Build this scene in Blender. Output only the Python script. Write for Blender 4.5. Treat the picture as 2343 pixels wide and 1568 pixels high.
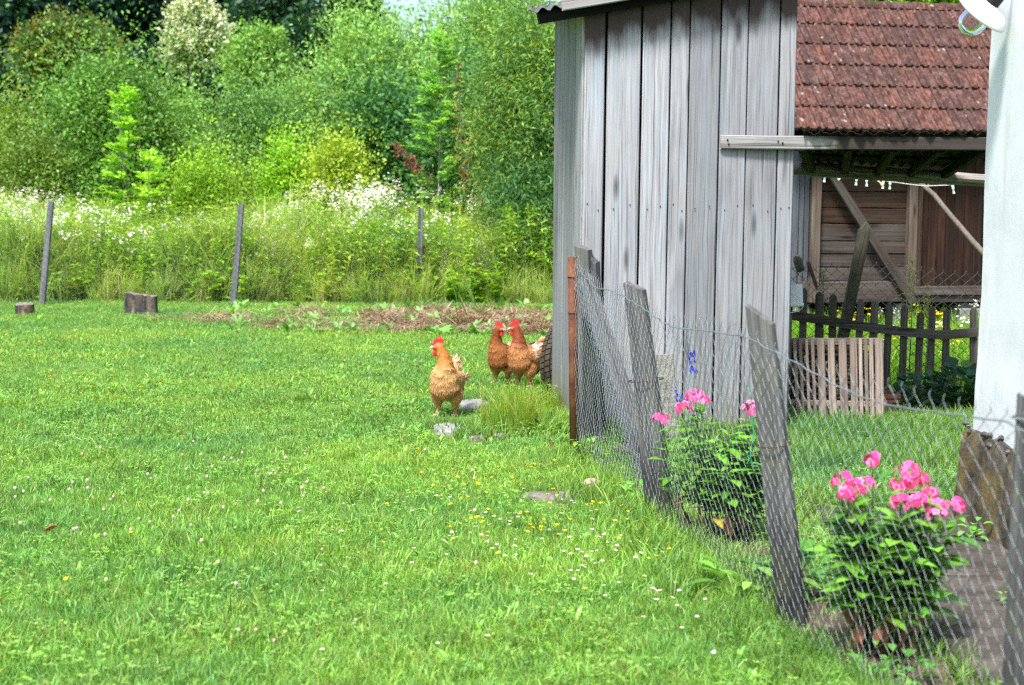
import bpy, bmesh, math, random
import numpy as np
from mathutils import Vector, Matrix, Euler, Quaternion, noise as mnoise

for o in list(bpy.data.objects):
    bpy.data.objects.remove(o)
scene = bpy.context.scene
COL = scene.collection
R = math.radians
random.seed(7)
rng = np.random.default_rng(11)

# ------------------------------------------------------------------ camera
CAM_H = 1.42
PITCH, ROLL = R(5.0), R(0.35)
cam_data = bpy.data.cameras.new('camera')
cam_data.sensor_width = 23.6
cam_data.lens = 35.0
cam_data.clip_start = 0.05
cam_data.clip_end = 2000
cam_data.dof.use_dof = True
cam_data.dof.focus_distance = 8.6
cam_data.dof.aperture_fstop = 2.5
cam = bpy.data.objects.new('camera', cam_data)
COL.objects.link(cam)
CAM_R = Matrix.Rotation(math.pi / 2 - PITCH, 3, 'X') @ Matrix.Rotation(ROLL, 3, 'Z')
cam.matrix_world = Matrix.Translation((0, 0, CAM_H)) @ CAM_R.to_4x4()
scene.camera = cam

# ------------------------------------------------------------------ sky, sun, exposure
SUN_EL, SUN_AZ = R(58), R(205)          # azimuth clockwise from +Y (the view direction)
world = bpy.data.worlds.new('World')
scene.world = world
world.use_nodes = True
wn = world.node_tree
wn.nodes.clear()
sky = wn.nodes.new('ShaderNodeTexSky')
sky.sky_type = 'NISHITA'
sky.sun_disc = False
sky.sun_elevation = SUN_EL
sky.sun_rotation = SUN_AZ
sky.air_density = 1.0
sky.dust_density = 3.0
sky.ozone_density = 1.0
bgn = wn.nodes.new('ShaderNodeBackground')
bgn.inputs['Strength'].default_value = 0.064
won = wn.nodes.new('ShaderNodeOutputWorld')
wn.links.new(sky.outputs[0], bgn.inputs[0])
wn.links.new(bgn.outputs[0], won.inputs[0])

sun_data = bpy.data.lights.new('sun', 'SUN')
sun_data.energy = 1.5
sun_data.angle = R(10)
sun_data.color = (1.0, 0.985, 0.955)
sun = bpy.data.objects.new('sun', sun_data)
COL.objects.link(sun)
sdir = Vector((math.sin(SUN_AZ) * math.cos(SUN_EL), math.cos(SUN_AZ) * math.cos(SUN_EL), math.sin(SUN_EL)))
sun.rotation_euler = sdir.to_track_quat('Z', 'Y').to_euler()

vs = scene.view_settings
vs.view_transform = 'Standard'
vs.look = 'None'
vs.exposure = 2.3
vs.gamma = 1.0
vs.use_curve_mapping = False
scene.render.engine = 'CYCLES'
cy = scene.cycles
cy.max_bounces = 7
cy.diffuse_bounces = 2
cy.glossy_bounces = 3
cy.transmission_bounces = 5
cy.transparent_max_bounces = 8
cy.caustics_reflective = False
cy.caustics_refractive = False
cy.sample_clamp_indirect = 6.0
cy.use_denoising = False
cy.use_adaptive_sampling = True
cy.adaptive_threshold = 0.011
cy.filter_width = 1.35

# ------------------------------------------------------------------ measuring the place: sight lines of the photograph (2342 x 1568 grid)
FPX = 35.0 / 23.6 * 2342
def ray(px, py):
    return CAM_R @ Vector(((px - 1171) / FPX, -(py - 784) / FPX, -1.0))
def G(px, py, z=0.0):
    d = ray(px, py)
    t = (z - CAM_H) / d.z
    return Vector((d.x * t, d.y * t, z))
def W(px, py, Y):
    d = ray(px, py)
    t = Y / d.y
    return Vector((d.x * t, Y, CAM_H + d.z * t))
def on_plane(px, py, p, n):
    d = ray(px, py)
    o = Vector((0, 0, CAM_H))
    t = (Vector(p) - o).dot(n) / d.dot(n)
    return o + d * t
def ground_z(x, y):
    return 0.0 if y < 23.5 else 0.035 * (y - 23.5) if y < 90 else 0.035 * 66.5

# ------------------------------------------------------------------ object helpers
def tag(o, label=None, cat=None, group=None, kind=None):
    if label: o['label'] = label
    if cat: o['category'] = cat
    if group: o['group'] = group
    if kind: o['kind'] = kind
    return o
def link(o, parent=None):
    COL.objects.link(o)
    if parent is not None:
        o.parent = parent
    return o
def thing(name, label, cat, loc=(0, 0, 0), rz=0.0, group=None):
    o = bpy.data.objects.new(name, None)
    o.empty_display_size = 0.1
    o.location = loc
    o.rotation_euler = (0, 0, rz)
    link(o)
    return tag(o, label, cat, group)
def obj(name, mesh, parent=None, loc=None, rot=None, mw=None):
    o = bpy.data.objects.new(name, mesh)
    link(o, parent)
    if mw is not None:
        # mw is a world matrix; convert to the parent's frame
        o.matrix_basis = (PM(parent).inverted() @ mw) if parent is not None else mw
    else:
        if loc is not None: o.location = loc
        if rot is not None: o.rotation_euler = rot
    return o
def PM(o):
    m = Matrix.Identity(4)
    while o is not None:
        m = o.matrix_basis @ m
        o = o.parent
    return m
def frame(p0, p1, face=(0, -1, 0)):
    """world matrix: origin p0, local Z along p1-p0, local -Y towards face"""
    z = (Vector(p1) - Vector(p0)).normalized()
    y = -Vector(face)
    x = y.cross(z).normalized()
    y = z.cross(x).normalized()
    m = Matrix((x, y, z)).transposed().to_4x4()
    m.translation = Vector(p0)
    return m

class MB:
    """collects geometry for one mesh"""
    def __init__(s):
        s.v, s.f, s.m, s.c = [], [], [], []
    def add(s, vs_, fs, mi=0, col=(1, 1, 1)):
        b = len(s.v)
        s.v.extend([tuple(p) for p in vs_])
        s.c.extend([tuple(col)] * len(vs_) if not (len(col) and hasattr(col[0], '__len__')) else [tuple(c) for c in col])
        s.f.extend([tuple(i + b for i in f) for f in fs])
        s.m.extend([mi] * len(fs))
    def box(s, x0, x1, y0, y1, z0, z1, mi=0, M=None, col=(1, 1, 1)):
        vv = [Vector((x, y, z)) for z in (z0, z1) for y in (y0, y1) for x in (x0, x1)]
        if M is not None: vv = [M @ p for p in vv]
        s.add(vv, [(0, 2, 3, 1), (4, 5, 7, 6), (0, 1, 5, 4), (2, 6, 7, 3), (0, 4, 6, 2), (1, 3, 7, 5)], mi, col)
    def tube(s, pts, rad, n=6, mi=0, cap=True, col=(1, 1, 1), flat=1.0):
        pts = [Vector(p) for p in pts]
        k = len(pts)
        rr = rad if hasattr(rad, '__len__') else [rad] * k
        vv, ff = [], []
        prev = None
        for i, p in enumerate(pts):
            t = (pts[min(i + 1, k - 1)] - pts[max(i - 1, 0)])
            if t.length < 1e-9: t = Vector((0, 0, 1))
            t.normalize()
            if prev is None:
                a = Vector((1, 0, 0)) if abs(t.x) < 0.8 else Vector((0, 1, 0))
            else:
                a = prev
            a = (a - t * a.dot(t)).normalized()
            b = t.cross(a)
            prev = a
            for j in range(n):
                w = 2 * math.pi * j / n
                vv.append(p + (a * math.cos(w) + b * math.sin(w) * flat) * rr[i])
        for i in range(k - 1):
            for j in range(n):
                j2 = (j + 1) % n
                ff.append((i * n + j, i * n + j2, (i + 1) * n + j2, (i + 1) * n + j))
        if cap:
            ff.append(tuple(range(n - 1, -1, -1)))
            ff.append(tuple((k - 1) * n + j for j in range(n)))
        s.add(vv, ff, mi, col)
    def lathe(s, prof, n=24, mi=0, M=None, col=(1, 1, 1), close=False):
        vv, ff = [], []
        for (r, z) in prof:
            for j in range(n):
                w = 2 * math.pi * j / n
                p = Vector((r * math.cos(w), r * math.sin(w), z))
                vv.append(M @ p if M is not None else p)
        for i in range(len(prof) - 1):
            for j in range(n):
                j2 = (j + 1) % n
                ff.append((i * n + j, i * n + j2, (i + 1) * n + j2, (i + 1) * n + j))
        s.add(vv, ff, mi, col)
    def ellipsoid(s, c, r, n=12, k=8, mi=0, M=None, col=(1, 1, 1)):
        vv, ff = [], []
        c = Vector(c)
        for i in range(k + 1):
            th = math.pi * i / k
            for j in range(n):
                w = 2 * math.pi * j / n
                p = Vector((r[0] * math.sin(th) * math.cos(w), r[1] * math.sin(th) * math.sin(w), r[2] * math.cos(th)))
                if M is not None: p = M @ p
                vv.append(c + p)
        for i in range(k):
            for j in range(n):
                j2 = (j + 1) % n
                ff.append((i * n + j, (i + 1) * n + j, (i + 1) * n + j2, i * n + j2))
        s.add(vv, ff, mi, col)
    def mesh(s, name, mats, smooth=False, tint=False):
        me = bpy.data.meshes.new(name)
        me.from_pydata([tuple(p) for p in s.v], [], s.f)
        for m in (mats if isinstance(mats, (list, tuple)) else [mats]):
            me.materials.append(m)
        me.polygons.foreach_set('material_index', s.m)
        if smooth:
            me.polygons.foreach_set('use_smooth', [True] * len(me.polygons))
        if tint:
            a = me.attributes.new('tint', 'FLOAT_COLOR', 'POINT')
            c = np.ones((len(s.v), 4), dtype=np.float32)
            c[:, :3] = np.array(s.c)
            a.data.foreach_set('color', c.ravel())
        me.update()
        return me

def np_mesh(name, V, F, mat, tint=None, smooth=False):
    """V (n,3), F (m,k) all faces the same k"""
    V = np.asarray(V, dtype=np.float32)
    F = np.asarray(F, dtype=np.int32)
    me = bpy.data.meshes.new(name)
    me.vertices.add(len(V))
    me.vertices.foreach_set('co', V.ravel())
    k = F.shape[1]
    me.loops.add(F.size)
    me.loops.foreach_set('vertex_index', F.ravel())
    me.polygons.add(len(F))
    me.polygons.foreach_set('loop_start', np.arange(0, F.size, k, dtype=np.int32))
    if tint is not None:
        a = me.attributes.new('tint', 'FLOAT_COLOR', 'POINT')
        c = np.ones((len(V), 4), dtype=np.float32)
        c[:, :3] = tint
        a.data.foreach_set('color', c.ravel())
    if smooth:
        me.polygons.foreach_set('use_smooth', np.ones(len(F), dtype=bool))
    me.materials.append(mat)
    me.update(calc_edges=True)
    return me

def unit(a):
    return a / np.maximum(np.linalg.norm(a, axis=-1, keepdims=True), 1e-9)

def leaf_quads(P, D, L, Wd, up_bias=0.4, droop=0.0, r=None):
    """P base points (n,3), D directions, L lengths, Wd widths -> V(4n,3), F(n,4)"""
    r = r or rng
    n = len(P)
    D = unit(D)
    nr = r.normal(size=(n, 3))
    nr[:, 2] += up_bias * 2
    S = unit(np.cross(D, nr))
    L = np.broadcast_to(np.asarray(L, dtype=float), (n,))[:, None]
    Wd = np.broadcast_to(np.asarray(Wd, dtype=float), (n,))[:, None]
    N = np.cross(S, D)
    mid = P + D * L * 0.45 + N * L * 0.06
    V = np.empty((n, 4, 3))
    V[:, 0] = P
    V[:, 1] = mid + S * Wd * 0.5
    V[:, 2] = P + D * L - np.array([0, 0, 1.0]) * L * droop
    V[:, 3] = mid - S * Wd * 0.5
    F = np.arange(4 * n).reshape(n, 4)
    return V.reshape(-1, 3), F

# ------------------------------------------------------------------ materials
class NT:
    def __init__(s, name):
        s.mat = bpy.data.materials.new(name)
        s.mat.use_nodes = True
        s.t = s.mat.node_tree
        s.t.nodes.clear()
        s.out = s.t.nodes.new('ShaderNodeOutputMaterial')
    def n(s, typ, ins=None, **props):
        nd = s.t.nodes.new('ShaderNode' + typ)
        for k, v in props.items():
            setattr(nd, k, v)
        for k, v in (ins or {}).items():
            sock = nd.inputs[k]
            if hasattr(v, 'bl_idname') or isinstance(v, bpy.types.NodeSocket):
                s.t.links.new(v, sock)
            else:
                sock.default_value = v
        return nd
    def math(s, op, a, b=0.0, clamp=False):
        nd = s.n('Math', {0: a, 1: b}, operation=op, use_clamp=clamp)
        return nd.outputs[0]
    def mix(s, fac, a, b, blend='MIX'):
        nd = s.t.nodes.new('ShaderNodeMix')
        nd.data_type = 'RGBA'
        nd.blend_type = blend
        for sock, v in ((nd.inputs[0], fac), (nd.inputs[6], a), (nd.inputs[7], b)):
            if isinstance(v, bpy.types.NodeSocket): s.t.links.new(v, sock)
            else: sock.default_value = v if not hasattr(v, '__len__') or len(v) == 4 else (*v, 1)
        return nd.outputs[2]
    def ramp(s, fac, stops, interp='LINEAR'):
        nd = s.n('ValToRGB', {0: fac})
        cr = nd.color_ramp
        cr.interpolation = interp
        while len(cr.elements) < len(stops): cr.elements.new(0.5)
        for e, (p, c) in zip(cr.elements, stops):
            e.position = p
            e.color = (*c, 1) if hasattr(c, '__len__') else (c, c, c, 1)
        return nd.outputs[0]
    def noise(s, vec, scale, detail=4, rough=0.55, dist=0.0):
        ins = {'Scale': scale, 'Detail': detail, 'Roughness': rough, 'Distortion': dist}
        if vec is not None: ins['Vector'] = vec
        return s.n('TexNoise', ins).outputs[0]
    def mapv(s, vec, scale=(1, 1, 1), loc=(0, 0, 0), rot=(0, 0, 0)):
        return s.n('Mapping', {'Vector': vec, 'Scale': scale, 'Location': loc, 'Rotation': rot}).outputs[0]
    def objvec(s, spread=37.0):
        """object coordinates shifted by a per-object random amount"""
        tc = s.n('TexCoord').outputs['Object']
        rnd = s.n('ObjectInfo').outputs['Random']
        sh = s.n('CombineXYZ', {0: s.math('MULTIPLY', rnd, spread), 1: s.math('MULTIPLY', rnd, spread * 1.7), 2: s.math('MULTIPLY', rnd, spread * 0.61)}).outputs[0]
        return s.n('VectorMath', {0: tc, 1: sh}, operation='ADD').outputs[0]
    def done(s, col, rough=0.7, bump=None, bstr=0.3, bdist=0.01, metal=0.0, spec=0.3, shader=None):
        ins = {'Base Color': col if isinstance(col, bpy.types.NodeSocket) else (*col, 1), 'Roughness': rough, 'Metallic': metal, 'Specular IOR Level': spec}
        if bump is not None:
            ins['Normal'] = s.n('Bump', {'Height': bump, 'Strength': bstr, 'Distance': bdist}).outputs[0]
        p = s.n('BsdfPrincipled', ins)
        s.t.links.new(p.outputs[0], s.out.inputs[0])
        return s.mat

def wood(name, dark, mid, light, streak=(0.30, 0.22, 0.16), stain_shade=None, foot=None, crack=0.75, moss=0.0, warm=0.25, blue=0.0, gain=1.0):
    dark, mid, light, streak = [tuple(c * gain for c in q) for q in (dark, mid, light, streak)]
    k = NT(name)
    v = k.objvec()
    tcz = k.n('SeparateXYZ', {0: k.n('TexCoord').outputs['Object']})
    wob = k.noise(k.mapv(v, (4, 4, 1.1)), 1.0, 3)
    sh = k.n('CombineXYZ', {0: k.math('MULTIPLY', wob, 0.06), 1: 0.0, 2: 0.0}).outputs[0]
    vv = k.n('VectorMath', {0: v, 1: sh}, operation='ADD').outputs[0]
    g1 = k.noise(k.mapv(vv, (55, 30, 1.3)), 1.0, 8, 0.65)
    g2 = k.noise(k.mapv(vv, (105, 60, 1.0)), 1.0, 4, 0.62)
    big = k.noise(k.mapv(v, (7, 7, 1.4)), 1.0, 4)
    rnd = k.n('ObjectInfo').outputs['Random']
    base = k.ramp(g1, [(0.28, dark), (0.5, mid), (0.72, light)])
    base = k.mix(k.math('MULTIPLY', k.ramp(big, [(0.45, 0.0), (0.7, 1.0)]), warm), base, streak)
    if blue:
        bz = k.noise(k.mapv(v, (24, 24, 2.0), (5, 3, 1)), 1.0, 3)
        base = k.mix(k.math('MULTIPLY', k.ramp(bz, [(0.5, 0.0), (0.7, 1.0)]), blue), base, (0.30, 0.40, 0.50))
    # per-board value
    base = k.mix(1.0, base, k.ramp(rnd, [(0.0, 0.70), (0.5, 0.93), (1.0, 1.14)]), 'MULTIPLY')
    fine = k.ramp(g2, [(0.33, 0.22), (0.43, 0.95), (0.70, 1.12)])
    base = k.mix(crack, base, fine, 'MULTIPLY')
    # knots
    vo = k.n('TexVoronoi', {'Vector': k.mapv(v, (6.5, 0.01, 1.5)), 'Scale': 1.0, 'Randomness': 1.0})
    kn = k.ramp(vo.outputs['Distance'], [(0.06, 1.0), (0.17, 0.0)])
    base = k.mix(k.math('MULTIPLY', kn, 0.92), base, tuple(c * 0.35 for c in dark))
    rings = k.n('TexWave', {'Vector': k.mapv(vv, (16, 0.01, 1.6)), 'Scale': 2.4, 'Distortion': 4.0, 'Detail': 2.0, 'Detail Scale': 0.7}, wave_type='BANDS', bands_direction='X').outputs[1]
    base = k.mix(0.34, base, k.ramp(rings, [(0.0, 0.5), (0.35, 1.0)]), 'MULTIPLY')
    ck = k.noise(k.mapv(vv, (75, 20, 0.55), (2, 7, 3)), 1.0, 3, 0.5)
    base = k.mix(k.ramp(ck, [(0.27, 0.85), (0.32, 0.0)]), base, tuple(c * 0.3 for c in dark))
    pat = k.noise(k.mapv(v, (3.0, 3, 0.8), (8, 1, 5)), 1.0, 5, 0.6)
    base = k.mix(0.75, base, k.ramp(pat, [(0.32, 0.55), (0.5, 1.0), (0.7, 1.18)]), 'MULTIPLY')
    if stain_shade:      # past this length, ragged edge: unbleached brown wood on the shed, painted shade on the edge plank
        z0, colr = stain_shade
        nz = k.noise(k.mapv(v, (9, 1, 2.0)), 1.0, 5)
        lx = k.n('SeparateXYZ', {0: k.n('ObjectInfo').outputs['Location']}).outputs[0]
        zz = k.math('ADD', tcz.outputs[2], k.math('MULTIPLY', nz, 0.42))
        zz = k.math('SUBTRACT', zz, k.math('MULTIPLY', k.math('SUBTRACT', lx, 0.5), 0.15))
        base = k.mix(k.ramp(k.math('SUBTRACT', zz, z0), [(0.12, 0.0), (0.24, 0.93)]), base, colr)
    if foot:       # damp algae and splash at the foot of the board
        z0, colr = foot
        nz = k.noise(k.mapv(v, (12, 1, 3.0), (3, 0, 9)), 1.0, 5)
        zz = k.math('SUBTRACT', z0, k.math('ADD', tcz.outputs[2], k.math('MULTIPLY', nz, 0.35)))
        base = k.mix(k.ramp(zz, [(-0.05, 0.0), (0.25, 0.8)]), base, colr)
    if moss:
        mz = k.noise(k.mapv(v, (14, 14, 9)), 1.0, 5)
        base = k.mix(k.math('MULTIPLY', k.ramp(mz, [(0.5, 0.0), (0.68, 1.0)]), moss), base, (0.16, 0.17, 0.07))
    hgt = k.math('ADD', k.math('MULTIPLY', g1, 0.6), k.math('MULTIPLY', g2, 0.6))
    return k.done(base, 0.82, hgt, 0.7, 0.004, spec=0.15)

def leafmat(name, gain=1.0, trans=0.35, rough=0.45, spec=0.35, wvar=0.0, rndv=0.18):
    k = NT(name)
    c = k.n('Attribute', attribute_name='tint').outputs['Color']
    rnd = k.n('ObjectInfo').outputs['Random']
    c = k.mix(1.0, c, k.ramp(rnd, [(0.0, (gain * (1 - rndv),) * 3), (1.0, (gain * (1 + rndv),) * 3)]), 'MULTIPLY')
    if wvar:
        pos = k.n('NewGeometry').outputs['Position']
        a = k.noise(pos, 0.8, 4)
        b = k.noise(pos, 0.23, 3)
        c = k.mix(wvar, c, k.ramp(a, [(0.32, (0.62, 0.80, 1.1)), (0.5, (1.0, 1.0, 1.0)), (0.66, (1.32, 1.12, 0.9))]), 'MULTIPLY')
        c = k.mix(wvar, c, k.ramp(b, [(0.35, (0.8, 0.86, 1.0)), (0.62, (1.22, 1.1, 0.9))]), 'MULTIPLY')
    p = k.n('BsdfPrincipled', {'Base Color': c, 'Roughness': rough, 'Specular IOR Level': spec})
    tc = k.mix(1.0, c, (1.35, 1.15, 0.55, 1), 'MULTIPLY')
    tr = k.n('BsdfTranslucent', {'Color': tc})
    mx = k.n('MixShader', {0: trans, 1: p.outputs[0], 2: tr.outputs[0]})
    k.t.links.new(mx.outputs[0], k.out.inputs[0])
    return k.mat

def plain(name, col, rough=0.6, metal=0.0, spec=0.4, var=0.15, scale=20.0, bump=0.0):
    k = NT(name)
    v = k.objvec()
    nz = k.noise(v, scale, 4)
    c = k.mix(1.0, (*col, 1), k.ramp(nz, [(0.3, (1 - var,) * 3), (0.7, (1 + var,) * 3)]), 'MULTIPLY')
    return k.done(c, rough, nz if bump else None, bump, 0.003, metal, spec)

def tinted(name, rough=0.6, spec=0.3, gain=1.0):
    k = NT(name)
    c = k.n('Attribute', attribute_name='tint').outputs['Color']
    return k.done(c, rough, spec=spec)

M = {}
M['shed'] = wood('weathered_grey_wood', (0.185, 0.188, 0.205), (0.305, 0.31, 0.332), (0.42, 0.427, 0.452), (0.33, 0.30, 0.28), stain_shade=(2.44, (0.050, 0.032, 0.026)), foot=(0.40, (0.15, 0.145, 0.11)), blue=0.35, warm=0.35)
M['shed_side'] = wood('weathered_grey_side_wood', (0.15, 0.155, 0.163), (0.30, 0.305, 0.32), (0.42, 0.427, 0.442), (0.31, 0.29, 0.26), foot=(0.55, (0.20, 0.19, 0.13)), warm=0.3)
M['board'] = wood('grey_batten_wood', (0.20, 0.195, 0.19), (0.36, 0.35, 0.34), (0.48, 0.47, 0.46), (0.33, 0.28, 0.22), warm=0.3)
M['edge_plank'] = wood('shade_painted_plank_wood', (0.20, 0.195, 0.19), (0.36, 0.35, 0.34), (0.48, 0.47, 0.46), (0.33, 0.28, 0.22), stain_shade=(0.61, (0.035, 0.026, 0.022)), warm=0.3)  # dark right part is shade of the tin overhang, painted into the colour
M['post'] = wood('old_post_wood', (0.035, 0.035, 0.038), (0.115, 0.115, 0.122), (0.21, 0.21, 0.222), (0.11, 0.10, 0.085), foot=(0.66, (0.014, 0.014, 0.016)), moss=0.25, warm=0.3)
M['far_post'] = wood('far_post_wood', (0.06, 0.062, 0.072), (0.13, 0.133, 0.15), (0.22, 0.223, 0.24), (0.17, 0.16, 0.16), warm=0.3)
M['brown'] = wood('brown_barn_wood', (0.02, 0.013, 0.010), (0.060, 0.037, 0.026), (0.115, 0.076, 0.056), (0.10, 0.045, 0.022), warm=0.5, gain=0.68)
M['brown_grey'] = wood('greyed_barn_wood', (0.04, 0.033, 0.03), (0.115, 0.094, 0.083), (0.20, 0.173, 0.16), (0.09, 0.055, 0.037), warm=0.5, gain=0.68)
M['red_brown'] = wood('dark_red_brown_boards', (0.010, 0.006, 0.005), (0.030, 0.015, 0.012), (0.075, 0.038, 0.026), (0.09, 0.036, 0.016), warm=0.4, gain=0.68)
M['barn_post'] = wood('barn_post_wood', (0.08, 0.06, 0.047), (0.19, 0.15, 0.12), (0.30, 0.25, 0.21), (0.16, 0.095, 0.058), warm=0.4, gain=0.68)
M['blue_grey'] = wood('blue_grey_boards', (0.06, 0.07, 0.085), (0.15, 0.17, 0.20), (0.25, 0.27, 0.31), (0.15, 0.14, 0.13), warm=0.3, gain=0.68)
M['picket'] = wood('dark_picket_wood', (0.05, 0.043, 0.038), (0.15, 0.13, 0.115), (0.26, 0.23, 0.21), (0.14, 0.105, 0.08), moss=0.3, warm=0.4)
M['prop'] = wood('mossy_dark_post_wood', (0.03, 0.028, 0.022), (0.075, 0.07, 0.055), (0.13, 0.125, 0.10), (0.06, 0.055, 0.03), moss=0.5)
M['slat'] = wood('pale_brown_slat_wood', (0.16, 0.125, 0.10), (0.30, 0.24, 0.205), (0.42, 0.35, 0.305), (0.30, 0.22, 0.18), warm=0.4)
M['dark_beam'] = wood('shade_black_beam_wood', (0.004, 0.0035, 0.003), (0.009, 0.008, 0.007), (0.018, 0.016, 0.014), (0.009, 0.0075, 0.006))  # beam colour taken to near black to carry the shade under the roofs
M['log'] = wood('split_grey_log_wood', (0.07, 0.06, 0.05), (0.22, 0.20, 0.18), (0.40, 0.37, 0.33), (0.16, 0.14, 0.11))

def rust():
    k = NT('rusty_steel')
    v = k.objvec()
    a = k.noise(v, 9.0, 6, 0.6)
    b = k.noise(v, 55.0, 5, 0.6)
    c = k.ramp(a, [(0.3, (0.06, 0.022, 0.014)), (0.5, (0.125, 0.046, 0.024)), (0.68, (0.18, 0.078, 0.034))])
    c = k.mix(1.0, c, k.ramp(b, [(0.3, 0.7), (0.7, 1.2)]), 'MULTIPLY')
    z = k.n('SeparateXYZ', {0: k.n('TexCoord').outputs['Object']}).outputs[2]
    return k.done(k.mix(k.ramp(k.math('ADD', k.math('MULTIPLY', z, -1.0), k.math('MULTIPLY', a, 0.6)), [(0.0, 0.0), (0.3, 0.55)]), c, (0.20, 0.15, 0.03)), 0.75, b, 0.5, 0.003, 0.0, 0.25)
M['rust'] = rust()
M['shade_dark_rust'] = plain('shade_dark_rusty_tin', (0.010, 0.006, 0.005), 0.8, var=0.5, scale=14, bump=0.4)  # rust colour lowered to near black for the shaded underside of the passage roof
M['galv'] = plain('galvanised_wire', (0.215, 0.245, 0.268), 0.5, 0.45, 0.5, var=0.25, scale=30)
M['old_wire'] = plain('old_dull_wire', (0.10, 0.105, 0.105), 0.5, 0.55, 0.4, var=0.3, scale=30)
M['tie'] = plain('brown_tie_wire', (0.09, 0.05, 0.035), 0.6, 0.4, var=0.2)
M['black'] = plain('black_iron', (0.015, 0.015, 0.016), 0.6, 0.2)
M['bucket'] = plain('white_plastic', (0.72, 0.74, 0.73), 0.45, 0, 0.4, var=0.06, scale=8)
M['enamel'] = plain('white_enamel', (0.80, 0.82, 0.84), 0.2, 0, 0.6, var=0.03)
M['peg'] = plain('pale_green_plastic', (0.55, 0.72, 0.64), 0.5)
M['peg_cream'] = plain('cream_plastic', (0.78, 0.74, 0.52), 0.5)
M['string'] = plain('pale_line', (0.55, 0.56, 0.58), 0.7)
M['green_string'] = plain('green_twine', (0.02, 0.25, 0.17), 0.7)
M['terracotta'] = plain('brown_plastic_planter', (0.16, 0.065, 0.045), 0.55, var=0.12)
M['rubber'] = plain('dusty_tyre_rubber', (0.062, 0.050, 0.036), 0.9, 0, 0.1, var=0.35, scale=26, bump=0.4)
M['rubber_side'] = plain('tyre_sidewall_rubber', (0.016, 0.018, 0.016), 0.85, 0, 0.15, var=0.3, scale=26)

def glass():
    k = NT('clear_lamp_glass')
    p = k.n('BsdfPrincipled', {'Base Color': (0.93, 0.97, 0.97, 1), 'Roughness': 0.03, 'Transmission Weight': 1.0, 'IOR': 1.25})
    k.t.links.new(p.outputs[0], k.out.inputs[0])
    return k.mat
M['glass'] = glass()

def plaster():
    k = NT('whitewashed_plaster')
    v = k.n('TexCoord').outputs['Object']
    a = k.noise(v, 3.0, 6, 0.6)
    b = k.noise(v, 40.0, 5, 0.65)
    c = k.ramp(a, [(0.3, (0.60, 0.63, 0.65)), (0.6, (0.70, 0.725, 0.74))])
    st = k.noise(k.mapv(v, (6, 6, 0.9), (4, 1, 2)), 1.0, 6, 0.7)
    c = k.mix(k.math('MULTIPLY', k.ramp(st, [(0.54, 0.0), (0.70, 1.0)]), 0.55), c, (0.50, 0.50, 0.49))
    ck = k.n('TexVoronoi', {'Vector': k.mapv(k.n('VectorMath', {0: v, 1: k.n('TexNoise', {'Scale': 5.0, 'Detail': 3.0}).outputs[1]}, operation='ADD').outputs[0], (2.2, 2.2, 1.6)), 'Scale': 1.0}, feature='DISTANCE_TO_EDGE').outputs[0]
    crack = k.ramp(ck, [(0.0, 1.0), (0.006, 0.0)])
    msk = k.ramp(k.noise(v, 1.3, 2), [(0.5, 0.0), (0.6, 1.0)])
    c = k.mix(k.math('MULTIPLY', k.math('MULTIPLY', crack, msk), 0.6), c, (0.38, 0.38, 0.37))
    z = k.n('SeparateXYZ', {0: v}).outputs[2]
    zz = k.math('SUBTRACT', 0.62, k.math('ADD', z, k.math('MULTIPLY', k.noise(k.mapv(v, (9, 9, 7)), 1.0, 6, 0.7), 0.55)))
    c = k.mix(k.ramp(zz, [(-0.05, 0.0), (0.10, 0.85)]), c, (0.28, 0.25, 0.21))
    return k.done(c, 0.85, k.math('ADD', a, k.math('MULTIPLY', b, 0.2)), 0.35, 0.010, spec=0.15)
M['plaster'] = plaster()

def stone(name, c0, c1, c2, scale=6.0, extra=None):
    k = NT(name)
    v = k.objvec()
    a = k.noise(v, scale, 7, 0.65)
    b = k.noise(v, scale * 7, 5, 0.6)
    c = k.ramp(a, [(0.3, c0), (0.5, c1), (0.7, c2)])
    c = k.mix(0.7, c, k.ramp(b, [(0.3, 0.6), (0.7, 1.25)]), 'MULTIPLY')
    if extra:
        e = k.noise(v, scale * 0.7, 4, 0.6, 0.6)
        c = k.mix(k.ramp(e, [(0.46, 0.0), (0.60, 0.9)]), c, extra)
    return k.done(c, 0.9, k.math('ADD', a, k.math('MULTIPLY', b, 0.4)), 0.8, 0.02, spec=0.15)
M['flag'] = stone('pale_flagstone', (0.19, 0.187, 0.18), (0.27, 0.266, 0.257), (0.34, 0.335, 0.325))
M['warm_flag'] = stone('pinkish_flagstone', (0.12, 0.10, 0.09), (0.17, 0.148, 0.132), (0.23, 0.203, 0.186))
M['pebble'] = stone('tan_pebble', (0.28, 0.20, 0.15), (0.38, 0.28, 0.21), (0.48, 0.38, 0.30))
M['path'] = stone('brown_grey_concrete', (0.042, 0.034, 0.029), (0.074, 0.063, 0.055), (0.12, 0.107, 0.096), 5.0)
M['footing'] = stone('old_foundation_render', (0.035, 0.028, 0.022), (0.085, 0.068, 0.05), (0.15, 0.125, 0.10), 7.0, extra=(0.15, 0.108, 0.042))
M['footing_top'] = stone('crumbling_plaster_edge', (0.035, 0.03, 0.027), (0.085, 0.075, 0.065), (0.26, 0.245, 0.23), 16.0)
M['concrete'] = stone('old_concrete_post', (0.16, 0.155, 0.145), (0.25, 0.24, 0.22), (0.34, 0.33, 0.31), 12.0)
M['barn_stone'] = stone('barn_pier_stone', (0.20, 0.20, 0.19), (0.30, 0.30, 0.29), (0.40, 0.39, 0.37), 6.0)

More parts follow.
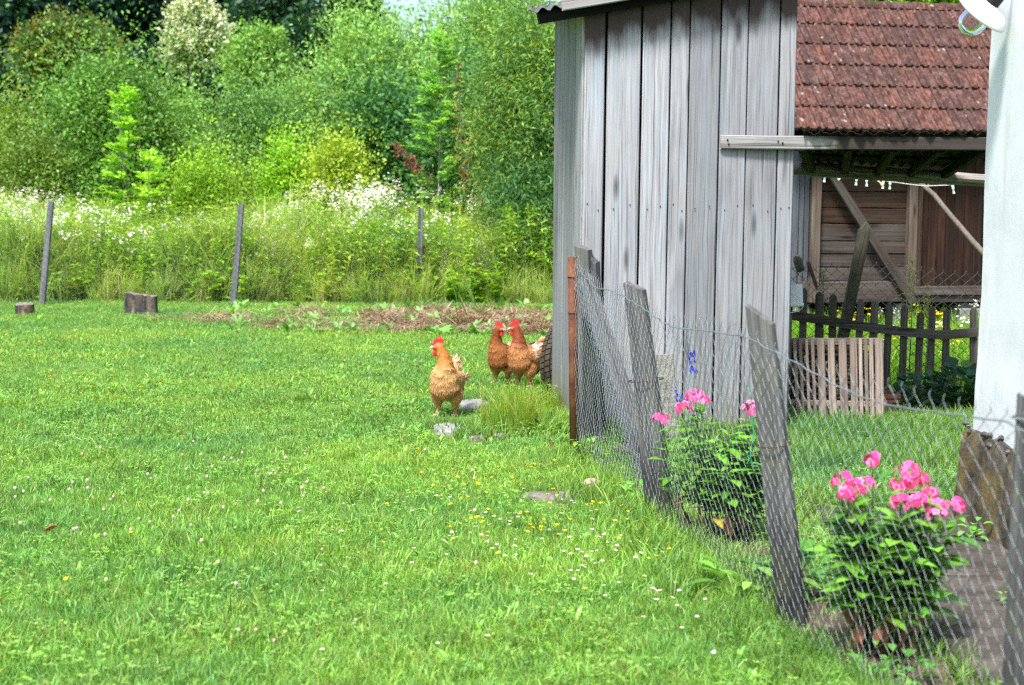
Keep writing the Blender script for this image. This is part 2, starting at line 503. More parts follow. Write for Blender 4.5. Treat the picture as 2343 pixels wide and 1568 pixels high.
def soil():
    k = NT('meadow_soil')
    pos = k.n('NewGeometry').outputs['Position']
    a = k.noise(pos, 2.5, 6, 0.6)
    b = k.noise(pos, 30.0, 5, 0.6)
    c = k.ramp(a, [(0.3, (0.085, 0.16, 0.030)), (0.6, (0.13, 0.235, 0.042)), (0.8, (0.16, 0.19, 0.07))])
    c = k.mix(0.8, c, k.ramp(b, [(0.3, 0.5), (0.7, 1.3)]), 'MULTIPLY')
    return k.done(c, 0.95, b, 0.6, 0.02, spec=0.1)
M['soil'] = soil()
M['earth'] = stone('bare_brown_earth', (0.055, 0.038, 0.026), (0.10, 0.072, 0.052), (0.16, 0.125, 0.095), 8.0)
M['hay_earth'] = stone('dry_thatch_earth', (0.10, 0.065, 0.045), (0.17, 0.115, 0.08), (0.24, 0.175, 0.125), 9.0)

def tilemat():
    k = NT('lichened_clay_tile')
    v = k.objvec(91.0)
    tcv = k.n('TexCoord').outputs['Object']
    rnd = k.n('ObjectInfo').outputs['Random']
    a = k.noise(k.mapv(v, (30, 9, 9)), 1.0, 6, 0.65)
    d = k.noise(v, 14.0, 6, 0.7)
    c = k.ramp(a, [(0.30, (0.045, 0.022, 0.020)), (0.48, (0.098, 0.045, 0.037)), (0.66, (0.31, 0.135, 0.09))])
    c = k.mix(k.ramp(k.math('ADD', k.math('MULTIPLY', rnd, 0.22), k.math('MULTIPLY', d, 1.0)), [(0.48, 0.0), (0.72, 0.9)]), c, (0.062, 0.040, 0.037))
    sp = k.noise(v, 60.0, 4, 0.6)
    c = k.mix(k.ramp(k.noise(v, 9.0, 5, 0.7), [(0.50, 0.0), (0.66, 0.75)]), c, (0.20, 0.125, 0.115))
    c = k.mix(k.ramp(sp, [(0.60, 0.0), (0.70, 0.6)]), c, (0.36, 0.27, 0.27))
    dk = k.noise(v, 38.0, 4, 0.6)
    c = k.mix(k.ramp(dk, [(0.58, 0.0), (0.68, 0.8)]), c, (0.028, 0.018, 0.017))
    vo = k.n('TexVoronoi', {'Vector': v, 'Scale': 7.5, 'Randomness': 1.0})
    lic = k.ramp(k.math('ADD', vo.outputs['Distance'], k.math('MULTIPLY', k.noise(v, 30.0, 3), 0.12)), [(0.25, 1.0), (0.29, 0.0)])
    lm = k.ramp(k.noise(v, 5.0, 2), [(0.56, 0.0), (0.60, 0.75)])
    c = k.mix(k.math('MULTIPLY', lic, lm), c, (0.36, 0.36, 0.28))
    c = k.mix(1.0, c, (0.80, 0.76, 0.74, 1), 'MULTIPLY')
    return k.done(c, 0.9, k.math('ADD', a, d), 0.8, 0.008, spec=0.12)
M['tile'] = tilemat()

def bark(name, c0, c1):
    k = NT(name)
    v = k.objvec()
    a = k.noise(k.mapv(v, (18, 18, 4)), 1.0, 6, 0.65)
    return k.done(k.ramp(a, [(0.3, c0), (0.7, c1)]), 0.9, a, 0.8, 0.02, spec=0.1)
M['bark'] = bark('grey_brown_bark', (0.035, 0.028, 0.022), (0.11, 0.095, 0.075))
M['bark_pale'] = bark('pale_bark', (0.13, 0.12, 0.10), (0.30, 0.285, 0.25))
M['stick'] = bark('pale_stick_bark', (0.09, 0.075, 0.06), (0.20, 0.175, 0.145))

def stump_side():
    k = NT('charred_stump_bark')
    v = k.objvec()
    a = k.noise(k.mapv(v, (7, 7, 2.2)), 1.0, 6, 0.65, 0.5)
    b = k.noise(v, 25.0, 5, 0.6)
    c = k.ramp(a, [(0.36, (0.014, 0.014, 0.017)), (0.48, (0.055, 0.055, 0.062)), (0.55, (0.12, 0.085, 0.055)), (0.66, (0.26, 0.21, 0.17))])
    c = k.mix(0.7, c, k.ramp(b, [(0.3, 0.5), (0.7, 1.2)]), 'MULTIPLY')
    return k.done(c, 0.9, k.math('ADD', a, b), 0.8, 0.02, spec=0.1)
M['stump'] = stump_side()
M['stump_top'] = stone('cut_stump_top', (0.11, 0.095, 0.08), (0.20, 0.17, 0.14), (0.30, 0.26, 0.21), 9.0)

M['grass'] = leafmat('lawn_grass', 1.0, 0.38, 0.5, 0.3, wvar=0.75, rndv=0.2)
M['weed'] = leafmat('lawn_weed_leaf', 1.0, 0.32, 0.42, 0.4, rndv=0.2)
M['meadow'] = leafmat('meadow_leaf', 1.0, 0.38, 0.5, 0.25, wvar=0.5, rndv=0.22)
M['leaf'] = leafmat('tree_leaf', 1.0, 0.28, 0.5, 0.3, rndv=0.02)
M['gloss_leaf'] = leafmat('phlox_leaf', 1.0, 0.30, 0.38, 0.4, rndv=0.25)
M['petal'] = leafmat('flower_petal', 1.0, 0.25, 0.6, 0.2, rndv=0.08)
M['flower'] = leafmat('lawn_flower', 1.0, 0.2, 0.6, 0.2, rndv=0.05)
M['straw'] = leafmat('dry_straw', 1.0, 0.2, 0.7, 0.15, rndv=0.25)

# ------------------------------------------------------------------ generic built pieces
def plank_mesh(L, w, t, mat, seed=0, segs=8, wob=0.05, bow=0.0, top_slant=0.0, bot_slant=0.0, w2=None, round_top=0.0, point=0.0, rag=0.0):
    """board: local Z along its length, X across, Y through; chamfered, edges uneven"""
    rr = random.Random(seed)
    mb = MB()
    zs = [L * i / segs for i in range(segs + 1)]
    tops = []
    if round_top or point:
        for q in (0.35, 0.65, 0.88, 1.0):
            tops.append(q)
        zs = zs[:-1] + [L - (round_top or point) * (1 - q) for q in [0.0] + tops]
        zs = sorted(set(zs))
    ph = [rr.uniform(0, 6.28) for _ in range(4)]
    vv, ff = [], []
    for i, z in enumerate(zs):
        u = z / L
        ww = (w + ((w2 - w) * u if w2 else 0)) * 0.5
        e = max(0.0, 1 - (L - z) / (round_top or point)) if (round_top or point) else 0.0
        if round_top and e > 0: ww *= math.sqrt(max(0.03, 1 - e * e))
        if point and e > 0: ww *= max(0.12, 1 - e * 0.9)
        a = ww * (1 + wob * math.sin(ph[0] + u * 5.1) + wob * 0.5 * math.sin(ph[1] + u * 17))
        b = ww * (1 + wob * math.sin(ph[2] + u * 4.3) + wob * 0.5 * math.sin(ph[3] + u * 15))
        c = min(0.12 * w, 0.006)
        oy = bow * math.sin(u * math.pi)
        h = t * 0.5
        for (x, y) in ((-a + c, -h), (b - c, -h), (b, -h + c), (b, h - c), (b - c, h), (-a + c, h), (-a, h - c), (-a, -h + c)):
            dz = 0.0
            if i == len(zs) - 1: dz = top_slant * x / w + rag * rr.uniform(-1, 1)
            if i == 0: dz = bot_slant * x / w + rag * rr.uniform(-1, 1)
            vv.append((x, y + oy, z + dz))
    n = 8
    for i in range(len(zs) - 1):
        for j in range(n):
            j2 = (j + 1) % n
            ff.append((i * n + j, i * n + j2, (i + 1) * n + j2, (i + 1) * n + j))
    ff.append(tuple(range(n - 1, -1, -1)))
    ff.append(tuple((len(zs) - 1) * n + j for j in range(n)))
    mb.add(vv, ff)
    return mb.mesh('board', mat)
def plank(name, parent, p0, p1, w, t, mat, face=(0, -1, 0), **kw):
    L = (Vector(p1) - Vector(p0)).length
    return obj(name, plank_mesh(L, w, t, mat, **kw), parent, mw=frame(p0, p1, face))
def nails(parent, pts, face=(0, -1, 0), r=0.0035, mat=None):
    for p in pts:
        mb = MB()
        mb.ellipsoid(Vector(p), (r, r, r), 6, 4)
        me = mb.mesh('nail', mat or M['black'])
        o = obj('nail', me, parent, mw=Matrix.Identity(4))

# ------------------------------------------------------------------ ground
def make_ground():
    xs = np.concatenate([np.linspace(-220, -14, 14), np.linspace(-12, 12, 49), np.linspace(14, 220, 14)])
    ys = np.concatenate([np.linspace(-60, -4, 8), np.linspace(-2, 30, 65), np.linspace(32, 420, 30)])
    X, Y = np.meshgrid(xs, ys)
    Z = np.where(Y < 23.5, 0.0, 0.035 * (np.minimum(Y, 90) - 23.5))
    V = np.stack([X, Y, Z], -1).reshape(-1, 3)
    nx = len(xs)
    F = []
    for j in range(len(ys) - 1):
        for i in range(nx - 1):
            F.append((j * nx + i, j * nx + i + 1, (j + 1) * nx + i + 1, (j + 1) * nx + i))
    o = obj('ground', np_mesh('ground', V, F, M['soil'], smooth=True))
    tag(o, 'green meadow ground under the lawn and the bushes', kind='structure')
make_ground()

def blob_sheet(name, pts, z, mat, label, n=80, jit=0.05, seed=1):
    """irregular flat patch through a closed outline"""
    rr = random.Random(seed)
    P = [Vector((p[0], p[1], 0)) for p in pts]
    out = []
    k = len(P)
    for i in range(k):
        for s in range(max(2, n // k)):
            t = s / max(2, n // k)
            p0, p1, p2, p3 = P[i - 1], P[i], P[(i + 1) % k], P[(i + 2) % k]
            q = 0.5 * ((2 * p1) + (-p0 + p2) * t + (2 * p0 - 5 * p1 + 4 * p2 - p3) * t * t + (-p0 + 3 * p1 - 3 * p2 + p3) * t ** 3)
            out.append((q.x + rr.uniform(-jit, jit), q.y + rr.uniform(-jit, jit), z))
    bm = bmesh.new()
    bm.faces.new([bm.verts.new(p) for p in out])
    bmesh.ops.triangulate(bm, faces=bm.faces[:], ngon_method='EAR_CLIP')
    bmesh.ops.recalc_face_normals(bm, faces=bm.faces[:])
    me = bpy.data.meshes.new(name)
    bm.to_mesh(me)
    bm.free()
    me.materials.append(mat)
    o = obj(name, me)
    return tag(o, label, kind='structure')
blob_sheet('flower_bed_soil', [(0.93, 6.9), (0.80, 6.5), (0.92, 5.6), (1.0, 4.9), (1.12, 4.0), (1.16, 3.3), (1.36, 3.3), (1.36, 4.4), (1.30, 5.2), (1.16, 6.2)], 0.008, M['earth'], 'bare brown earth under the pink phlox along the wire fence', jit=0.03, seed=4)
HAY = [G(860, 715), G(1000, 708), G(1150, 712), G(1285, 720), G(1330, 766), G(1200, 768), G(1050, 760), G(900, 764), G(840, 745)]
blob_sheet('dry_thatch_patch', [(p.x, p.y) for p in HAY], 0.006, M['hay_earth'], 'brown thatch of raked dry grass at the back of the lawn', jit=0.12, seed=5)
for i, (a, b, c) in enumerate([(500, 735, 75), (640, 745, 60), (700, 722, 55), (760, 752, 60)]):
    p = G(a, b)
    s = c / FPX * p.y
    blob_sheet('dry_thatch_patch', [(p.x - s, p.y), (p.x, p.y + 0.5), (p.x + s, p.y + 0.1), (p.x, p.y - 0.5)], 0.006, M['hay_earth'], 'small worn brown patch in the far lawn', n=24, jit=0.1, seed=6 + i)

# ------------------------------------------------------------------ concrete path of slabs beside the house
def make_path():
    base = MB()
    base.add([(1.36, 2.2, 0.006), (2.3, 2.2, 0.006), (2.3, 7.15, 0.006), (1.42, 7.15, 0.006)], [(0, 1, 2, 3)])
    root = obj('path', base.mesh('path', M['earth']))
    tag(root, 'worn brown concrete slab path beside the white house', kind='structure')
    cuts = [2.2, 3.35, 4.35, 4.98, 5.72, 6.45, 7.1]
    for i in range(len(cuts) - 1):
        rr = random.Random(i + 40)
        y0, y1 = cuts[i] + 0.008, cuts[i + 1] - 0.008
        x0a, x0b = 1.40 + rr.uniform(-0.03, 0.03), 1.42 + rr.uniform(-0.03, 0.03)
        x1 = 2.18
        n = 10
        vv, ff = [], []
        for lay in (0, 1, 2):
            ins = (0.0, 0.0, 0.012)[lay]
            z = (0.004, 0.03, 0.038)[lay] + rr.uniform(0, 0.006)
            ring = []
            for k in range(n): ring.append((x0a + (x1 - x0a) * k / n, y0))
            for k in range(n): ring.append((x1, y0 + (y1 - y0) * k / n))
            for k in range(n): ring.append((x1 + (x0b - x1) * k / n, y1))
            for k in range(n): ring.append((x0b + (x0a - x0b) * k / n, y1 + (y0 - y1) * k / n))
            cx, cyy = (x0a + x1) / 2, (y0 + y1) / 2
            r2 = random.Random(i)
            for (x, y) in ring:
                j = r2.uniform(-0.006, 0.006)
                dx, dy = cx - x, cyy - y
                l = math.hypot(dx, dy)
                vv.append((x + dx / l * (ins + j + 0.006), y + dy / l * (ins + j + 0.006), z))
        m = 4 * n
        for lay in (0, 1):
            for k in range(m):
                k2 = (k + 1) % m
                ff.append((lay * m + k, lay * m + k2, (lay + 1) * m + k2, (lay + 1) * m + k))
        ff.append(tuple(2 * m + k for k in range(m)))
        mb = MB()
        mb.add(vv, ff)
        obj('slab', mb.mesh('slab', M['path']), root)
make_path()

# ------------------------------------------------------------------ white house at the right edge
HX, HY = 2.105, 6.85
def make_house():
    root = thing('white_house', 'whitewashed plaster house wall on a yellowed stone footing at the path', 'house', (HX, HY, 0))
    # wall: local x to the right, y towards the camera negative; slight batter; subdivided so the surface is uneven
    mb = MB()
    def sheet(fn, nu, nv, flip=False):
        vv, ff = [], []
        for j in range(nv + 1):
            for i in range(nu + 1):
                vv.append(fn(i / nu, j / nv))
        for j in range(nv):
            for i in range(nu):
                q = (j * (nu + 1) + i, j * (nu + 1) + i + 1, (j + 1) * (nu + 1) + i + 1, (j + 1) * (nu + 1) + i)
                ff.append(q[::-1] if flip else q)
        mb.add(vv, ff)
    def wav(y, z): return 0.012 * mnoise.noise(Vector((y * 1.3, z * 1.3, 2.0))) + 0.004 * mnoise.noise(Vector((y * 7, z * 7, 5.0)))
    z0, z1 = 0.40, 3.3
    def side(u, v):
        y = -9.0 * (1 - u) ** 1.6
        z = z0 + (z1 - z0) * v
        return (0.028 * v + wav(y, z), y, z)
    sheet(side, 60, 40, flip=True)
    def back(u, v):
        z = z0 + (z1 - z0) * v
        return (0.028 * v + wav(0, z) * (1 - u) + 4.5 * u, 0.0 if u == 0 else 0.008 * mnoise.noise(Vector((u * 9, z, 0))), z)
    sheet(back, 20, 40, flip=True)
    mb.box(0.1, 4.5, -9, -0.05, z1 - 0.01, z1 + 0.06)
    obj('wall', mb.mesh('wall', M['plaster'], smooth=True), root)
    # footing: rough render block a hand wider than the wall, broken top edge
    mb = MB()
    vv, ff = [], []
    nz, nu = 7, 70
    for j in range(nz + 1):
        for i in range(nu + 1):
            y = 0.05 - 5.2 * i / nu
            z = 0.44 * j / nz
            out = 0.035 + 0.02 * mnoise.noise(Vector((y * 4, z * 6, 3))) + (0.035 * (1 - j / nz))
            if j == nz:
                z += 0.05 * mnoise.noise(Vector((y * 6, 1, 1)))
                out = 0.02 + 0.02 * mnoise.noise(Vector((y * 9, 2, 2)))
            vv.append((-out, y, z))
    for j in range(nz):
        for i in range(nu):
            a = j * (nu + 1) + i
            ff.append((a, a + nu + 1, a + nu + 2, a + 1)[::-1])
    mb.add(vv, ff)
    # end face towards the garden, and the broken top ledge
    b = [(-0.065, 0.05, 0), (-0.035, 0.05, 0.42), (3.0, 0.05, 0.42), (3.0, 0.05, 0)]
    mb.add(b, [(0, 1, 2, 3)])
    f = obj('footing', mb.mesh('footing', M['footing'], smooth=True), root)
    mb = MB()
    rr = random.Random(5)
    for i in range(nu + 1):
        pass
    top = [vv[nz * (nu + 1) + i] for i in range(nu + 1)]
    t2 = [(0.05, p[1], 0.43 + 0.05 * mnoise.noise(Vector((p[1] * 8, 4, 4)))) for p in top]
    mb.add(top + t2, [(i, i + 1, nu + 2 + i, nu + 1 + i) for i in range(nu)])
    for i in range(26):           # loose plaster lumps on the ledge
        y = rr.uniform(-1.2, 0.08)
        s = rr.uniform(0.008, 0.020)
        mb.ellipsoid((rr.uniform(-0.03, 0.0), y, 0.43 + rr.uniform(-0.02, 0.03)), (s, s * rr.uniform(.8, 1.6), s * rr.uniform(.5, .9)), 6, 4)
    obj('ledge', mb.mesh('ledge', M['footing_top']), f)
make_house()

def make_lamp():
    c = W(2252, 20, 6.55)
    root = thing('wall_lamp', 'white enamel yard lamp with clear glass globe on the white house', 'lamp', c)
    axis = Vector((-0.50, 0.52, -0.69)).normalized()
    q = axis.to_track_quat('-Z', 'Y').to_matrix().to_4x4()
    mb = MB()
    prof = [(0.036, 0.040), (0.05, 0.036), (0.075, 0.028), (0.105, 0.010), (0.122, -0.012), (0.126, -0.022), (0.122, -0.020), (0.10, 0.004), (0.07, 0.020), (0.04, 0.030)]
    mb.lathe(prof, 40, M=q)
    obj('shade', mb.mesh('shade', M['enamel'], smooth=True), root)
    mb = MB()
    mb.lathe([(0.0, 0.085), (0.030, 0.083), (0.038, 0.075), (0.040, 0.04), (0.034, -0.03), (0.0, -0.03)], 20, M=q)
    # bracket arm back to the wall
    p = q @ Vector((0, 0, 0.08))
    mb.tube([p, p + Vector((0.03, 0.0, 0.05)), Vector((HX + 0.02, c.y, c.z + 0.17)) - c], 0.010, 8)
    obj('socket', mb.mesh('socket', M['black'], smooth=True), root)
    mb = MB()
    gp = [(0.044, 0.0), (0.052, -0.03), (0.058, -0.06), (0.057, -0.09), (0.048, -0.115), (0.030, -0.130), (0.0, -0.135)]
    mb.lathe(gp, 32, M=q)
    mb.lathe([(r * 0.95, z + 0.002) for (r, z) in gp[::-1]], 32, M=q)
    obj('globe', mb.mesh('globe', M['glass'], smooth=True), root)
make_lamp()

# ------------------------------------------------------------------ plank shed
SA = Vector((0.43, 9.40, 0.0))                 # front left corner
s_ang = R(4.8)
SE = Vector((math.cos(s_ang), math.sin(s_ang), 0))   # along the front
SN = Vector((math.sin(s_ang), -math.cos(s_ang), 0))  # out of the front
SB = -SN                                       # into the depth
SHED_W, SHED_D = 1.305, 1.52
def shed_x(px, py=500):
    p = on_plane(px, py, SA, SN)
    return (p - SA).dot(SE)
SHED_W = shed_x(1811) - 0.02
def make_shed():
    root = thing('plank_shed', 'tall narrow shed of weathered grey upright planks with a sloping corrugated roof', 'shed', SA, s_ang)
    # front boards: joints read off the photograph (px at the joint, mid height)
    joints = [1329, 1381, 1462, 1527, 1570, 1640, 1702, 1774, 1813]
    slope = math.tan(R(10.3))
    for i in range(len(joints) - 1):
        x0, x1 = shed_x(joints[i]), shed_x(joints[i + 1])
        gap = 0.009 if i not in (0, 1) else 0.017
        w = x1 - x0 - gap
        xc = (x0 + x1) / 2
        zb = [0.03, 0.035, 0.04, 0.05, 0.06, 0.06, 0.04, 0.0][i] + 0.01
        zt = 2.64 + slope * xc
        rr = random.Random(i)
        th = 0.024
        off = 0.004 * (i % 2) + rr.uniform(-0.003, 0.003)
        lean = -0.004 * i
        p0 = SA + SE * (xc - 0.008) + SN * off + Vector((0, 0, zb))
        p1 = SA + SE * (xc + 0.004) + SN * off + Vector((0, 0, zt))
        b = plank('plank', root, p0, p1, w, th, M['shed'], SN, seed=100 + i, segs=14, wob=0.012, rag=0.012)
    # nail line at mid height
    for i in range(len(joints) - 1):
        x0, x1 = shed_x(joints[i]), shed_x(joints[i + 1])
        for fx in (0.25, 0.72):
            p = SA + SE * (x0 + (x1 - x0) * fx) + SN * 0.0185 + Vector((0, 0, 1.44 + 0.02 * math.sin(i * 2 + fx * 7)))
            nails(root, [p], r=0.0042)
    # right-hand edge batten
    x = shed_x(1811)
    # left side boards
    for i in range(5):
        a, b = i * SHED_D / 5, (i + 1) * SHED_D / 5
        p0 = SA + SB * ((a + b) / 2 + 0.012) + Vector((0, 0, 0.03))
        p1 = p0 + Vector((0, 0, 2.60 + 0.27 * (a + b) / 2 / 1.85))
        plank('plank', root, p0 - SE * 0.002 * (i % 2), p1 - SE * 0.002 * (i % 2), b - a - 0.005, 0.024, M['shed_side'], -SE, seed=130 + i, segs=10, wob=0.01)
    # right side and back, plain boards
    for i in range(5):
        a, b = i * SHED_D / 5, (i + 1) * SHED_D / 5
        p0 = SA + SE * (SHED_W + 0.02) + SB * ((a + b) / 2 + 0.02) + Vector((0, 0, 0.03))
        plank('plank', root, p0, p0 + Vector((0, 0, 2.80 + 0.27 * (a + b) / 3.7)), b - a - 0.004, 0.024, M['shed_side'], SE, seed=150 + i, segs=4, wob=0.01)
    for i in range(6):
        a, b = i * SHED_W / 6, (i + 1) * SHED_W / 6
        p0 = SA + SE * ((a + b) / 2) + SB * (SHED_D + 0.03) + Vector((0, 0, 0.03))
        plank('plank', root, p0, p0 + Vector((0, 0, 2.83 + slope * (a + b) / 2)), b - a - 0.004, 0.024, M['shed_side'], SB, seed=160 + i, segs=4, wob=0.01)
    # inside frame: corner posts and rails (seen through the wide joints as darkness)
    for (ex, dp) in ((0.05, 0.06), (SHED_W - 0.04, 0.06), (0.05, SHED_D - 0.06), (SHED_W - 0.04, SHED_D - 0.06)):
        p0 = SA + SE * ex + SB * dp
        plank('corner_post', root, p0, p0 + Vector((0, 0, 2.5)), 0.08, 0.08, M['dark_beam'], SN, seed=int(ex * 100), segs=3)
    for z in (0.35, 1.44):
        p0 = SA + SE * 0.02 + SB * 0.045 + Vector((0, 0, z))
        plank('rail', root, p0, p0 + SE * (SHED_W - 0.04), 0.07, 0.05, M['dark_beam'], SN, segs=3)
    # roof: corrugated sheet, corrugations run front to back; rises to the right and a little to the back
    ef = W(1205, 27, 9.22)
    up = Vector((math.cos(R(10.3)) * SE.x, math.cos(R(10.3)) * SE.y, math.sin(R(10.3))))
    bk = Vector((0.018, 1.85, 0.262))
    mb = MB()
    n, per, Ls = 200, 26, 2.0
    vv = []
    nrm = up.cross(bk).normalized()
    if nrm.z < 0: nrm = -nrm
    for i in range(n + 1):
        p = ef + up * Ls * i / n
        h = 0.013 * math.sin(i / n * per * 2 * math.pi)
        for (s, t) in ((0, 0), (1, 0), (0, -0.006), (1, -0.006)):
            vv.append(p + bk * s + nrm * (h + t))
    ff = []
    for i in range(n):
        a, b = i * 4, i * 4 + 4
        ff += [(a, b, b + 1, a + 1), (a + 2, a + 3, b + 3, b + 2), (a, a + 2, b + 2, b), (a + 1, b + 1, b + 3, a + 3)]
    mb.add(vv, ff)
    roof = obj('roof', mb.mesh('roof', M['roof_sheet'], smooth=True), root, mw=Matrix.Identity(4))
    # purlins under the sheet, front one sticking out at the corner
    for j, d in enumerate((0.075, 0.55, 1.05, 1.55)):
        r0 = W(1231, 42, 9.32) + bk * (d - 0.075) / 1.85
        plank('purlin', root, r0, r0 + up * 1.62, 0.066, 0.07, M['dark_beam'], SN, seed=j, segs=3)
    # bargeboard along the front edge
    b0 = on_plane(1284, 12, SA + SN * 0.16, SN)
    b1 = b0 + up * 1.62
    plank('bargeboard', root, b0 + Vector((0, 0, 0.015)), b1 + Vector((0, 0, 0.015)), 0.105, 0.022, M['board'], SN, seed=5, segs=8, wob=0.02, rag=0.006)
    return root
M['roof_sheet'] = stone('dark_fibre_cement_sheet', (0.05, 0.05, 0.055), (0.11, 0.11, 0.115), (0.22, 0.22, 0.22), 7.0)
make_shed()

# ------------------------------------------------------------------ passage roof between shed and house
def make_passage():
    a = on_plane(1648, 325, SA + SN * 0.035, SN)
    root = thing('passage_roof', 'low dark tin roof with a grey plank edge between shed and house', 'roof', (a.x, a.y, 0))
    b = W(2330, 331, a.y + 0.10)
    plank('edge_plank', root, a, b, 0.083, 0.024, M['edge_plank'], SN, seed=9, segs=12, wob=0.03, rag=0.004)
    nails(root, [a + (b - a) * 0.022 + Vector((0, -0.016, 0.012)), a + (b - a) * 0.026 + Vector((0, -0.016, -0.014)), a + (b - a) * 0.19 + Vector((0, -0.016, 0.006)), a + (b - a) * 0.205 + Vector((0, -0.016, -0.004))], r=0.006)
    # rusty wavy sheets sloping down to the back
    f0, f1 = W(1838, 304, 9.40), W(2330, 309, 9.52)
    k0, k1 = W(1835, 372, 11.0), W(2170, 388, 11.0)
    cuts = [0.0, 0.34, 0.68, 1.0]
    for s in range(3):
        mb = MB()
        nx, ny = 70, 8
        vv, ff = [], []
        rr = random.Random(s)
        for i in range(nx + 1):
            u = cuts[s] + (cuts[s + 1] + 0.01 - cuts[s]) * i / nx
            for j in range(ny + 1):
                v = j / ny
                p = f0.lerp(f1, u).lerp(k0.lerp(k1, u), v)
                h = 0.010 * math.sin(u * 92) + 0.010 * mnoise.noise(Vector((u * 30, v * 2, s)))
                if j == 0: h += 0.014 * mnoise.noise(Vector((u * 60, 3, s))); p = p + Vector((0, 0.03 * mnoise.noise(Vector((u * 25, 7, 1))), 0))
                vv.append(p + Vector((0, 0, h + 0.004 * s)))
        for i in range(nx):
            for j in range(ny):
                q = i * (ny + 1) + j
                ff.append((q, q + 1, q + ny + 2, q + ny + 1))
        mb.add(vv, ff)
        o = obj('tin_sheet', mb.mesh('tin_sheet', M['shade_dark_rust'], smooth=True), root, mw=Matrix.Identity(4))
        sm = o.modifiers.new('thick', 'SOLIDIFY')
        sm.thickness = 0.003
    for u in (0.02, 0.24, 0.46, 0.68, 0.90):
        p0 = f0.lerp(f1, u) + Vector((0, 0.20, -0.075))
        p1 = k0.lerp(k1, min(1, u + 0.05)) + Vector((0, 0, -0.05))
        plank('rafter', root, p0, p1, 0.05, 0.06, M['dark_beam'], (0, -0.3, -1), seed=int(u * 50), segs=3)
    for v in (0.3, 0.62):
        p0 = f0.lerp(k0, v) + Vector((0, 0, -0.022)); p1 = f1.lerp(k1, v) + Vector((0, 0, -0.022))
        plank('batten', root, p0, p1, 0.07, 0.02, M['dark_beam'], (0, -0.3, -1), segs=3)
    # split log that carries the back edge
    p0, p1 = W(1770, 383, 10.95), W(2268, 414, 10.95)
    mb = MB()
    n, k = 12, 22
    vv, ff = [], []
    ax = (p1 - p0).normalized()
    sd = Vector((0, 0, 1)); sd = (sd - ax * sd.dot(ax)).normalized(); fr = ax.cross(sd)
    for i in range(k + 1):
        u = i / k
        c = p0.lerp(p1, u)
        for j in range(n):
            w = 2 * math.pi * j / n
            r = 0.050 * (1 + 0.15 * mnoise.noise(Vector((u * 6, math.cos(w) * 2, math.sin(w) * 2))))
            if u > 0.72: r *= 1 - 0.22 * ((u - 0.72) / 0.28) * (0.6 + 0.8 * abs(mnoise.noise(Vector((math.cos(w) * 3, math.sin(w) * 3, 9)))))
            e = 0.0
            if i == k: e = 0.09 * mnoise.noise(Vector((math.cos(w) * 2.5, math.sin(w) * 2.5, 4)))
            vv.append(c + sd * math.cos(w) * r + fr * math.sin(w) * r + ax * e)
    for i in range(k):
        for j in range(n):
            j2 = (j + 1) % n
            ff.append((i * n + j, (i + 1) * n + j, (i + 1) * n + j2, i * n + j2))
    ff.append(tuple(range(n))); ff.append(tuple(k * n + j for j in range(n - 1, -1, -1)))
    mb.add(vv, ff)
    me = mb.mesh('log_beam', M['log'])
    inv = frame(p0, p1, (0, -1, 0))
    me.transform(inv.inverted())
    obj('log_beam', me, root, mw=inv)
    # post that carries the far end, hidden behind the house corner
    plank('support_post', root, (3.35, 10.3, 0), (3.35, 10.3, 1.75), 0.09, 0.09, M['dark_beam'], seed=3, segs=3)
make_passage()

